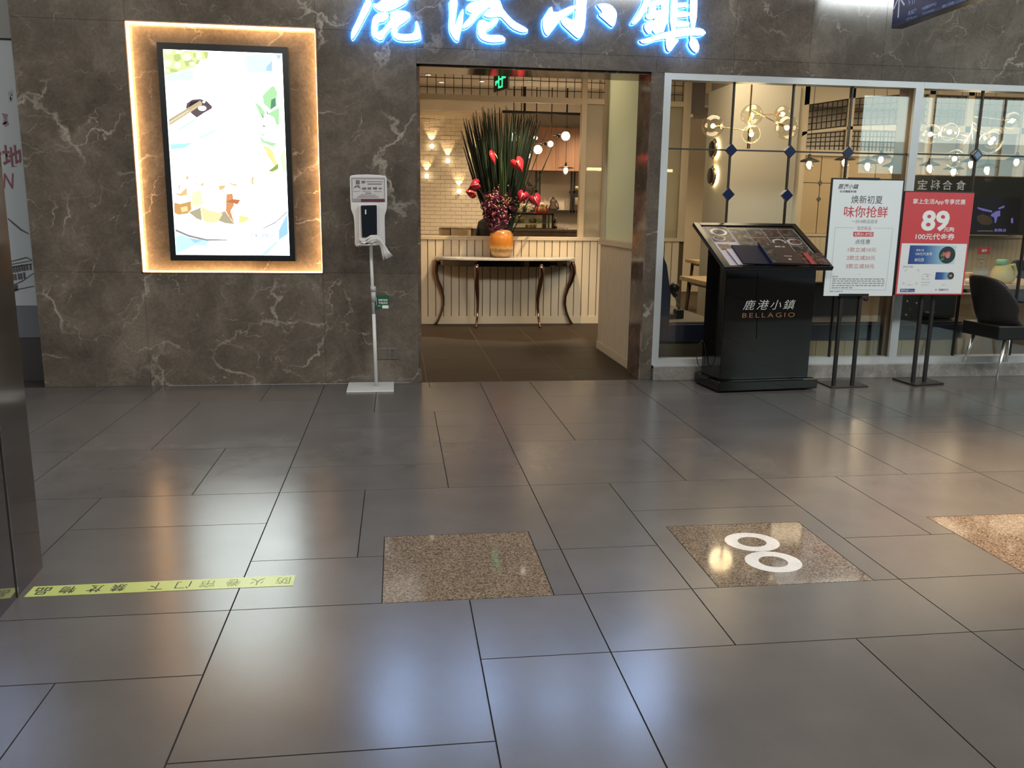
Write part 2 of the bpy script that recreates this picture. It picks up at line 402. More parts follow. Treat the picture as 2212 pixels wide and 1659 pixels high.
table_wood = wood('light_oak', (0.42, 0.29, 0.16), (0.58, 0.43, 0.26), scale=(0.1, 1, 1))
dark_wood = wood('walnut_legs', (0.09, 0.05, 0.03), (0.14, 0.08, 0.045))
bulk_wood = wood('warm_veneer', (0.36, 0.20, 0.125), (0.46, 0.27, 0.175), scale=(1, 1, 0.05), freq=20)
pane_glass = glass('window_glass', (0.93, 0.95, 0.93), 0.075)
globe_glass = glass('globe_glass', (0.97, 0.95, 0.9), 0.10)
case_glass = glass('display_glass', (0.92, 0.95, 0.92), 0.06)
frost = frosted('frosted_glass', (0.86, 0.93, 0.80), trans=0.15, rough=0.5, bscale=260, stretch=(1, 1, 0.12), bump=0.2)
textured = frosted('hammered_glass', (0.85, 0.80, 0.66), trans=0.45, rough=0.20, bscale=170, bump=0.9)
bulb = emis('warm_bulb', (1.0, 0.80, 0.48), 9.0)
bulb_soft = emis('warm_bulb_soft', (1.0, 0.78, 0.5), 4.0)
downlight_e = emis('downlight_lens', (1.0, 0.86, 0.66), 14.0)
paper = mat('poster_white', (0.68, 0.75, 0.78), 0.55)
ink = mat('black_ink', (0.025, 0.025, 0.03), 0.6)
grey_ink = mat('grey_ink', (0.20, 0.20, 0.21), 0.6)
red_ink = mat('red_ink', (0.50, 0.045, 0.06), 0.55)
rose_ink = mat('faded_red_ink', (0.46, 0.16, 0.15), 0.55)
red_print = mat('red_print', (0.52, 0.055, 0.065), 0.5)
white_ink = mat('white_ink', (0.74, 0.76, 0.76), 0.55)
blue_print = mat('blue_print', (0.02, 0.055, 0.22), 0.5)

# ------------------------------------------------------------------ mall floor
flr = MB(); flr.box(-9, 11, -9, 7.03, -0.25, -0.006); flr.box(-9, -2.0, 7.03, 7.6, -0.25, -0.002)
flr = tag(flr.build('floor', joint), kind='structure')
ys = [2.913+0.4355*k for k in range(-7, 10)]
def yk(k): return round(2.913+0.4355*k, 4)
xs = [-0.608+0.4271*k for k in range(-40, 40)]
def tile(poly, m=floor_t, name='tile', d=0.0024, z=0.0):
    p = offset_poly(poly, -d)
    return MB().prism(p, -0.012, z).build(name, m, flr)
def rect(x0, x1, y0, y1): return [(x0, y0), (x1, y0), (x1, y1), (x0, y1)]
A0, A1, A2, A3 = 0.0, 0.427, 0.8545, 1.2815
Y1_, Y2_, Y3_, Y4_, Y5_, Y6_, Y7_, Y8_, Y9_, Y10_ = 2.0455, 2.478, 2.913, 3.349, 3.784, 4.22, 4.655, 5.09, 5.522, 5.955
Y11_, Y12_, Y13_ = 6.39, 6.82, 7.026
SX = [-4.453, -3.1715, -1.89, -0.608, 0.6735, 1.955, 3.2365, 4.518, 5.80, 7.08]
def T(s, u0, u1, y0, y1): tile(rect(SX[s]+u0, SX[s]+u1, y0, y1))
# strip 3 (between the two long joints at the middle)
x0 = SX[3]; g0, g1 = x0+0.535, x0+1.173
T(3, A0, A2, 1.18, Y1_); T(3, A0, A2, Y1_, Y3_); T(3, A2, A3, Y2_, Y3_); T(3, A2, A3, 1.61, Y2_); T(3, A2, A3, 1.18, 1.61)
tile(rect(x0, g0, Y3_, Y4_)); T(3, A0, A1, Y4_, Y6_)
tile([(x0+A1, Y4_), (g0, Y4_), (g0, 3.565), (g1, 3.565), (g1, Y4_), (x0+A3, Y4_), (x0+A3, Y6_), (x0+A1, Y6_)])
tile(rect(g1, x0+A3, Y3_, Y4_))
for a, b in ((Y6_, Y7_), (Y7_, Y9_), (Y9_, Y10_)): T(3, A0, A2, a, b)
for a, b in ((Y6_, Y8_), (Y8_, Y9_), (Y9_, Y10_)): T(3, A2, A3, a, b)
T(3, A0, A1, Y10_, Y12_); T(3, A1, A3, Y10_, Y12_); T(3, A0, A2, Y12_, Y13_); T(3, A2, A3, Y12_, Y13_)
# strip 4
x0 = SX[4]; g0, g1 = x0+0.535, x0+1.173
T(4, A0, A2, 1.18, Y2_); T(4, A2, A3, 1.18, Y2_); T(4, A0, A1, Y2_, Y3_); T(4, A1, A3, Y2_, Y3_)
T(4, A0, A1, Y3_, Y4_); T(4, A0, A1, Y4_, Y6_)
tile([(x0+A1, Y3_), (g0, Y3_), (g0, 3.565), (g1, 3.565), (g1, Y3_), (x0+A3, Y3_), (x0+A3, Y5_), (x0+A1, Y5_)])
T(4, A1, A3, Y5_, Y6_); T(4, A0, A2, Y6_, Y8_); T(4, A2, A3, Y6_, Y8_)
for a, b in ((Y8_, Y9_), (Y9_, Y10_), (Y10_, Y12_), (Y12_, Y13_)): T(4, A0, A1, a, b)
for a, b in ((Y8_, Y9_), (Y9_, Y11_), (Y11_, Y12_), (Y12_, Y13_)): T(4, A1, A3, a, b)
# strip 5
x0 = SX[5]; g0, g1 = x0+0.545, x0+1.183
T(5, A0, A1, 1.6, Y2_); T(5, A1, A3, 1.6, Y2_); T(5, A0, A3, Y2_, Y3_)
tile(rect(x0, g0, Y3_, Y4_)); tile(rect(g1, x0+A3, Y3_, Y4_)); T(5, A0, A1, Y4_, Y6_)
tile([(x0+A1, Y4_), (g0, Y4_), (g0, 3.565), (g1, 3.565), (g1, Y4_), (x0+A3, Y4_), (x0+A3, Y6_), (x0+A1, Y6_)])
T(5, A0, A2, Y6_, Y9_); T(5, A2, A3, Y6_, Y8_); T(5, A2, A3, Y8_, Y9_); T(5, A0, A2, Y9_, Y11_); T(5, A2, A3, Y9_, Y11_); T(5, A0, A1, Y11_, Y13_); T(5, A1, A3, Y11_, Y13_)
# strip 2
T(2, A0, A2, 1.18, Y2_); T(2, A2, A3, 1.18, Y2_); T(2, A0, A3, Y2_, Y3_)
T(2, A0, A1, Y3_, Y4_); T(2, A0, A1, Y4_, Y6_); T(2, A1, A3, Y3_, Y5_); T(2, A1, A3, Y5_, Y6_); T(2, A0, A2, Y6_, Y8_); T(2, A2, A3, Y6_, Y8_)
T(2, A0, A1, Y8_, Y9_); T(2, A0, A1, Y9_, Y11_); T(2, A1, A3, Y8_, Y11_); T(2, A0, A2, Y11_, Y13_); T(2, A2, A3, Y11_, Y13_)
# outer strips in a broken bond
for s in (0, 1):
    for a, b in ((Y2_, Y4_), (Y4_, Y6_), (Y6_, Y8_), (Y8_, Y9_), (Y9_, Y11_), (Y11_, Y13_)):
        if random.random() < 0.5: T(s, A0, A2, a, b); T(s, A2, A3, a, b)
        else: T(s, A0, A1, a, b); T(s, A1, A3, a, b)
for s in (6, 7, 8):
    for a, b in ((Y2_, Y4_), (Y4_, Y6_), (Y6_, Y8_), (Y8_, Y9_), (Y9_, Y11_), (Y11_, Y13_)):
        if (s+int(a*7)) % 2: T(s, A0, A2, a, b); T(s, A2, A3, a, b)
        else: T(s, A0, A1, a, b); T(s, A1, A3, a, b)
for s, dx in ((3, 0.535), (4, 0.535), (5, 0.545)):
    gx = SX[s]+dx
    tile(rect(gx, gx+0.638, Y3_, 3.565), gran, 'granite_tile', 0.0015)
# inlaid numeral 8 in white marble
for k, (cy_, rx, ry, ix, iy) in enumerate(((3.345, 0.119, 0.108, 0.062, 0.056), (3.128, 0.116, 0.108, 0.060, 0.056))):
    n = 40; b = MB(); cx_ = 1.527
    o_ = ell(cx_, cy_, rx, ry, n); i_ = ell(cx_, cy_, ix, iy, n)
    b.add([(p[0], p[1], 0.0008) for p in o_]+[(p[0], p[1], 0.0008) for p in i_], [(j, (j+1) % n, n+(j+1) % n, n+j) for j in range(n)])
    b.build('numeral_inlay', white_marble, flr)

# ------------------------------------------------------------------ front wall in marble slabs
wf = MB()
for bx in ((-2.79, -1.985, 7.06, 7.38, 0, 5.2), (-0.6, 0.165, 7.06, 7.38, 0, 5.2), (-1.985, -0.6, 7.06, 7.38, 0, 0.912), (-1.985, -0.6, 7.06, 7.38, 2.765, 5.2),
           (-1.985, -0.6, 7.13, 7.38, 0.912, 2.765), (0.165, 9.0, 7.06, 7.38, 2.545, 5.2), (2.09, 2.172, 7.06, 7.38, 0, 2.545)):
    wf.box(*bx)
wf = tag(wf.build('wall_front', joint), kind='structure')
def slab(x0, x1, z0, z1, m=stone, y0=7.027, y1=7.06):
    g = 0.0009
    MB().box(x0+g, x1-g, y0, y1, z0+g, z1-g).build('marble_slab', m, wf)
for i, (a, b) in enumerate(((-2.79, -1.985), (-1.985, -0.6), (-0.6, 0.165))):
    for j, (c, d) in enumerate(((0, 0.912), (0.912, 2.765), (2.765, 4.0), (4.0, 5.2))):
        if i == 1 and j == 1: continue
        slab(a, b, c, d)
lx = [0.165, 0.83, 1.475, 2.10, 2.75, 3.40, 4.05, 4.70, 5.35, 6.0, 6.65, 7.3, 7.95, 8.6]
for a, b in zip(lx, lx[1:]):
    for c, d in ((2.541, 2.66), (2.66, 3.9), (3.9, 5.2)): slab(a, b, c, d)
slab(2.074, 2.172, 0, 2.541)
MB().box(2.060, 2.088, 7.028, 7.40, 0, 2.541).build('marble_slab', red_stone, wf)
MB().box(0.165, 0.19, 7.06, 7.40, 0, 2.541).build('marble_slab', red_stone, wf)
MB().box(0.165, 2.09, 7.06, 7.40, 2.525, 2.541).build('marble_slab', red_stone, wf)

# plinth under the shop windows
tr = MB(); tr.box(2.178, 9.0, 7.0, 7.26, 0, 0.10); tr = tag(tr.build('trim_1', sill_stone), kind='structure')
for i in range(11):
    x = 2.178+0.62*i
    MB().box(x+0.001, x+0.619, 6.985, 7.0, 0.001, 0.118).build('plinth_stone', sill_stone, tr)
MB().box(2.178, 9.0, 6.985, 7.26, 0.118, 0.128).build('sill_cap', mat('pale_sill', (0.40, 0.40, 0.38), 0.3), tr)

# ------------------------------------------------------------------ backlit niche with screen
led = emis('warm_led_strip', (1.0, 0.54, 0.22), 22.0)
ni = thing('backlit_niche', 'square marble niche edged with glowing warm light around the tall screen', 'niche', (-1.29, 7.06, 0.912))
def nb(*a): return MB().box(a[0]+1.29, a[1]+1.29, a[2]-7.06, a[3]-7.06, a[4]-0.912, a[5]-0.912)
nb(-1.985, -0.6, 7.10, 7.13, 0.912, 2.765).build('back_panel', stone, ni)
for a in ((-1.985, -1.979, 7.03, 7.10, 0.912, 2.765), (-0.606, -0.6, 7.03, 7.10, 0.912, 2.765), (-1.979, -0.606, 7.03, 7.10, 0.912, 0.918), (-1.979, -0.606, 7.03, 7.10, 2.759, 2.765)):
    nb(*a).build('light_strip', led, ni)
ft = MB()
for a in ((-1.99, -1.982, 7.02, 7.04, 0.905, 2.772), (-0.603, -0.595, 7.02, 7.04, 0.905, 2.772), (-1.99, -0.595, 7.02, 7.04, 0.905, 0.913), (-1.99, -0.595, 7.02, 7.04, 2.764, 2.772)):
    ft.box(a[0]+1.29, a[1]+1.29, a[2]-7.06, a[3]-7.06, a[4]-0.912, a[5]-0.912)
ft.build('edge_trim', mat('copper_trim', (0.35, 0.2, 0.1), 0.4, metal=0.5), ni)

SY = 7.012
tv = thing('digital_screen', 'tall black framed screen showing bright food picture inside glowing niche', 'screen', (-1.29, 7.10, 1.008))
o = (-1.721, -0.856, 2.576, 1.051)
sx0, sx1, sz1, sz0 = -1.722, -0.853, 2.574, 1.05
fx0, fx1, fz0, fz1 = sx0-0.043, sx1+0.043, sz0-0.045, sz1+0.048
def rel(b, base): return b.xf(Matrix.Translation(-Vector(base)))
TVB = (-1.29, 7.10, 1.008)
b = MB()
for a in ((fx0, sx0, 7.006, 7.10, fz0, fz1), (sx1, fx1, 7.006, 7.10, fz0, fz1), (sx0, sx1, 7.006, 7.10, fz0, sz0), (sx0, sx1, 7.006, 7.10, sz1, fz1)): b.box(*a)
rel(b, TVB).build('bezel', mat('screen_bezel', (0.012, 0.014, 0.017), 0.3), tv)
rel(MB().box(sx0, sx1, 7.014, 7.10, sz0, sz1), TVB).build('screen_panel', emis('screen_white', (0.90, 1.0, 0.97), 6.5), tv)
pic = []
k1 = [(-1.72, 2.573), (-1.396, 2.569), (-1.409, 2.516), (-1.458, 2.509), (-1.5, 2.455), (-1.613, 2.422), (-1.702, 2.39), (-1.719, 2.399)]
pic.append((k1, (0.83, 0.93, 0.42)))
for q in [[(-1.65, 2.536), (-1.606, 2.547), (-1.594, 2.509), (-1.624, 2.489), (-1.647, 2.498)], [(-1.575, 2.495), (-1.54, 2.516), (-1.498, 2.493), (-1.518, 2.469), (-1.563, 2.457)], [(-1.685, 2.439), (-1.646, 2.435), (-1.613, 2.422), (-1.653, 2.411), (-1.682, 2.415)], [(-1.43, 2.567), (-1.396, 2.564), (-1.404, 2.516), (-1.418, 2.525)], [(-1.504, 2.555), (-1.48, 2.551), (-1.476, 2.523), (-1.505, 2.526)], [(-1.482, 2.503), (-1.458, 2.509), (-1.474, 2.475), (-1.494, 2.479)]]:
    pic.append((q, (0.58, 0.72, 0.26)))
for q in [[(-1.52, 2.526), (-1.527, 2.509), (-1.545, 2.498), (-1.566, 2.497), (-1.582, 2.507), (-1.588, 2.524), (-1.58, 2.541), (-1.563, 2.552), (-1.542, 2.552), (-1.525, 2.543)], [(-1.599, 2.466), (-1.605, 2.452), (-1.618, 2.442), (-1.635, 2.442), (-1.648, 2.45), (-1.652, 2.464), (-1.646, 2.478), (-1.632, 2.487), (-1.616, 2.488), (-1.603, 2.48)], [(-1.663, 2.478), (-1.67, 2.461), (-1.685, 2.45), (-1.703, 2.449), (-1.717, 2.459), (-1.721, 2.476), (-1.715, 2.493), (-1.699, 2.504), (-1.681, 2.505), (-1.668, 2.495)], [(-1.441, 2.538), (-1.447, 2.521), (-1.46, 2.51), (-1.475, 2.51), (-1.486, 2.52), (-1.49, 2.537), (-1.485, 2.554), (-1.472, 2.564), (-1.457, 2.565), (-1.445, 2.555)], [(-1.494, 2.479), (-1.499, 2.469), (-1.511, 2.462), (-1.526, 2.462), (-1.538, 2.468), (-1.542, 2.477), (-1.537, 2.487), (-1.524, 2.494), (-1.509, 2.494), (-1.498, 2.489)], [(-1.681, 2.425), (-1.685, 2.416), (-1.695, 2.411), (-1.707, 2.41), (-1.717, 2.415), (-1.72, 2.423), (-1.715, 2.432), (-1.705, 2.437), (-1.694, 2.438), (-1.684, 2.433)], [(-1.658, 2.554), (-1.664, 2.544), (-1.679, 2.538), (-1.697, 2.537), (-1.711, 2.543), (-1.716, 2.552), (-1.71, 2.562), (-1.695, 2.569), (-1.677, 2.569), (-1.663, 2.564)], [(-1.576, 2.562), (-1.582, 2.552), (-1.597, 2.546), (-1.615, 2.545), (-1.629, 2.55), (-1.634, 2.56), (-1.628, 2.57), (-1.613, 2.577), (-1.595, 2.577), (-1.581, 2.572)]]:
    pic.append((q, (0.97, 1.0, 0.80)))
for q in [[(-1.715, 2.38), (-1.53, 2.444), (-1.505, 2.368), (-1.713, 2.342)], [(-1.133, 2.552), (-0.924, 2.567), (-0.93, 2.431), (-1.114, 2.429)]]: pic.append((q, (0.82, 0.96, 1.0)))
for q in [[(-0.968, 2.483), (-0.931, 2.518), (-0.934, 2.445), (-0.979, 2.448)], [(-0.9, 2.565), (-0.862, 2.566), (-0.866, 2.544), (-0.886, 2.529)]]: pic.append((q, (0.50, 0.74, 0.92)))
pic.append(([(-1.583, 2.157), (-1.574, 2.191), (-1.533, 2.219), (-1.474, 2.226), (-1.426, 2.21), (-1.388, 2.172), (-1.394, 2.157), (-1.45, 2.126), (-1.506, 2.088), (-1.535, 2.109), (-1.558, 2.133)], (0.15, 0.11, 0.125)))
pic.append(([(-1.56, 2.172), (-1.544, 2.202), (-1.494, 2.213), (-1.47, 2.209), (-1.515, 2.188), (-1.556, 2.165)], (0.05, 0.035, 0.045)))
for q in [[(-1.432, 2.159), (-1.437, 2.149), (-1.448, 2.142), (-1.464, 2.139), (-1.479, 2.141), (-1.49, 2.148), (-1.494, 2.157), (-1.489, 2.166), (-1.478, 2.173), (-1.463, 2.176), (-1.448, 2.175), (-1.437, 2.169)], [(-1.438, 2.205), (-1.44, 2.201), (-1.443, 2.197), (-1.448, 2.196), (-1.453, 2.197), (-1.457, 2.2), (-1.458, 2.204), (-1.456, 2.209), (-1.453, 2.212), (-1.448, 2.214), (-1.443, 2.213), (-1.439, 2.21)]]: pic.append((q, (1.0, 1.0, 1.0)))
pic.append(([(-1.716, 2.068), (-1.475, 2.214), (-1.464, 2.202), (-1.714, 2.045)], (0.60, 0.50, 0.30)))
pic.append(([(-1.714, 2.044), (-1.465, 2.201), (-1.462, 2.185), (-1.711, 2.023)], (0.72, 0.58, 0.34)))
for q in [[(-1.71, 1.962), (-1.552, 2.06), (-1.516, 2.085), (-1.502, 2.081), (-1.604, 2.009), (-1.705, 1.967)], [(-1.505, 1.938), (-1.378, 2.005), (-1.368, 1.996), (-1.486, 1.933)]]: pic.append((q, (0.68, 0.92, 0.97)))
pic.append(([(-1.712, 1.888), (-1.601, 1.896), (-1.541, 1.907), (-1.613, 1.861), (-1.711, 1.849)], (0.50, 0.95, 0.93)))
for q in [[(-0.949, 2.327), (-0.924, 2.338), (-0.901, 2.29), (-0.91, 2.191), (-0.956, 2.16), (-1.004, 2.203), (-1.012, 2.262)], [(-1.074, 2.216), (-1.03, 2.187), (-0.997, 2.139), (-1.014, 2.099), (-1.038, 2.128)], [(-0.983, 2.13), (-0.89, 2.182), (-0.895, 2.057), (-0.916, 2.047), (-0.933, 2.106)], [(-1.05, 1.969), (-1.011, 1.93), (-0.961, 1.921), (-0.916, 1.912), (-0.952, 1.886), (-1.032, 1.919)]]: pic.append((q, (0.50, 0.86, 0.46)))
for q in [[(-0.948, 2.234), (-0.917, 2.25), (-0.915, 2.191), (-0.956, 2.165)], [(-0.996, 2.179), (-0.973, 2.13), (-0.983, 2.125)], [(-1.028, 2.133), (-1.009, 2.104), (-1.017, 2.089)], [(-1.026, 2.049), (-0.996, 2.04), (-1.012, 2.029)], [(-1.039, 1.989), (-1.005, 1.965), (-1.025, 1.969)]]: pic.append((q, (0.14, 0.33, 0.20)))
for q in [[(-1.033, 1.899), (-0.973, 1.875), (-0.964, 1.841), (-0.995, 1.84)], [(-1.003, 1.833), (-0.969, 1.875), (-0.949, 1.844), (-0.931, 1.771), (-0.911, 1.75), (-0.913, 1.708), (-0.993, 1.696), (-0.943, 1.744)], [(-1.23, 1.361), (-1.151, 1.346), (-1.174, 1.314), (-1.233, 1.297)]]: pic.append((q, (0.95, 0.88, 0.36)))
for q in [[(-0.992, 1.706), (-0.96, 1.723), (-0.916, 1.761), (-0.917, 1.724), (-0.961, 1.696)]]: pic.append((q, (0.30, 0.46, 0.14)))
pic.append(([(-0.904, 1.798), (-0.86, 1.878), (-0.859, 1.693), (-0.881, 1.703)], (0.84, 0.95, 0.68)))
for q in [[(-1.608, 1.378), (-1.517, 1.416), (-1.512, 1.315), (-1.553, 1.331)], [(-1.372, 1.376), (-1.334, 1.392), (-1.29, 1.323), (-1.263, 1.291), (-1.334, 1.296), (-1.386, 1.316)]]: pic.append((q, (0.52, 0.46, 0.30)))
pic.append(([(-1.713, 1.451), (-1.667, 1.441), (-1.587, 1.463), (-1.586, 1.399), (-1.619, 1.367), (-1.687, 1.358), (-1.715, 1.371)], (0.72, 0.40, 0.14)))
pic.append(([(-1.668, 1.414), (-1.616, 1.426), (-1.613, 1.388), (-1.66, 1.377)], (0.93, 0.80, 0.40)))
for q in [[(-1.713, 1.525), (-1.662, 1.52), (-1.612, 1.568), (-1.611, 1.51), (-1.663, 1.499)], [(-1.674, 1.578), (-1.655, 1.583), (-1.668, 1.541)], [(-1.616, 1.642), (-1.597, 1.658), (-1.593, 1.632), (-1.607, 1.621)], [(-1.54, 1.659), (-1.524, 1.654), (-1.535, 1.643)], [(-1.548, 1.601), (-1.533, 1.596), (-1.544, 1.585)], [(-1.513, 1.586), (-1.485, 1.608), (-1.487, 1.576)], [(-1.304, 1.674), (-1.281, 1.674), (-1.294, 1.664)], [(-1.372, 1.583), (-1.319, 1.589), (-1.331, 1.563), (-1.369, 1.546)], [(-1.315, 1.611), (-1.235, 1.596), (-1.238, 1.58), (-1.282, 1.595)], [(-1.122, 1.646), (-1.1, 1.662), (-1.112, 1.619), (-1.103, 1.598), (-1.124, 1.603)]]: pic.append((q, (0.86, 0.62, 0.26)))
pic.append(([(-1.578, 1.527), (-1.509, 1.549), (-1.495, 1.443), (-1.559, 1.416), (-1.584, 1.426)], (0.98, 0.95, 0.62)))
pic.append(([(-1.516, 1.432), (-1.476, 1.401), (-1.351, 1.371), (-1.386, 1.316), (-1.429, 1.297), (-1.502, 1.31), (-1.513, 1.39)], (0.96, 0.88, 0.46)))
pic.append(([(-1.317, 1.52), (-1.27, 1.526), (-1.264, 1.436), (-1.292, 1.393), (-1.279, 1.339), (-1.265, 1.294), (-1.3, 1.339), (-1.329, 1.392)], (0.78, 0.36, 0.16)))
pic.append(([(-1.326, 1.462), (-1.272, 1.484), (-1.214, 1.479), (-1.237, 1.442), (-1.268, 1.452)], (0.62, 0.22, 0.10)))
pic.append(([(-1.716, 1.251), (-1.618, 1.206), (-1.489, 1.175), (-1.33, 1.172), (-1.33, 1.162), (-1.489, 1.16), (-1.619, 1.188), (-1.716, 1.231)], (0.34, 0.32, 0.33)))
pic.append(([(-1.051, 1.265), (-0.95, 1.316), (-0.858, 1.401), (-0.858, 1.388), (-0.95, 1.304), (-1.049, 1.257)], (0.45, 0.45, 0.47)))
for q in [[(-1.718, 1.187), (-1.681, 1.206), (-1.604, 1.182), (-1.468, 1.159), (-1.492, 1.121), (-1.576, 1.126), (-1.705, 1.065), (-1.721, 1.054)], [(-1.079, 1.053), (-0.956, 1.158), (-0.935, 1.159), (-1.036, 1.054)]]: pic.append((q, (0.64, 0.90, 0.99)))
for q in [[(-0.931, 1.246), (-0.858, 1.382), (-0.862, 1.219), (-0.934, 1.17)], [(-1.615, 1.18), (-1.563, 1.169), (-1.521, 1.159), (-1.575, 1.142)]]: pic.append((q, (0.42, 0.72, 0.94)))
pb = MB(); pm = []; seen = {}
for i, (q, c) in enumerate(pic):
    if c not in seen: seen[c] = len(pm); pm.append(emis('screen_ink_%d' % len(pm), c, 6.5 if min(c) > 0.95 else 1.1))
    pb.poly(q, 7.0135-0.00004*i, 'y', seen[c])
tag(rel(pb, TVB).build('screen_picture', pm, tv), kind='stuff')
def bx(t4, base): return (t4[0]-base[0], t4[1]-base[2], t4[2], t4[3])
text('菠萝油条虾', emis('screen_caption', (0.10, 0.30, 0.45), 1.0), tv, bx((-1.163, 1.188, 0.204, 0.032), TVB), 'y', 7.0105-7.10, shear=0.1, bold=0.02)

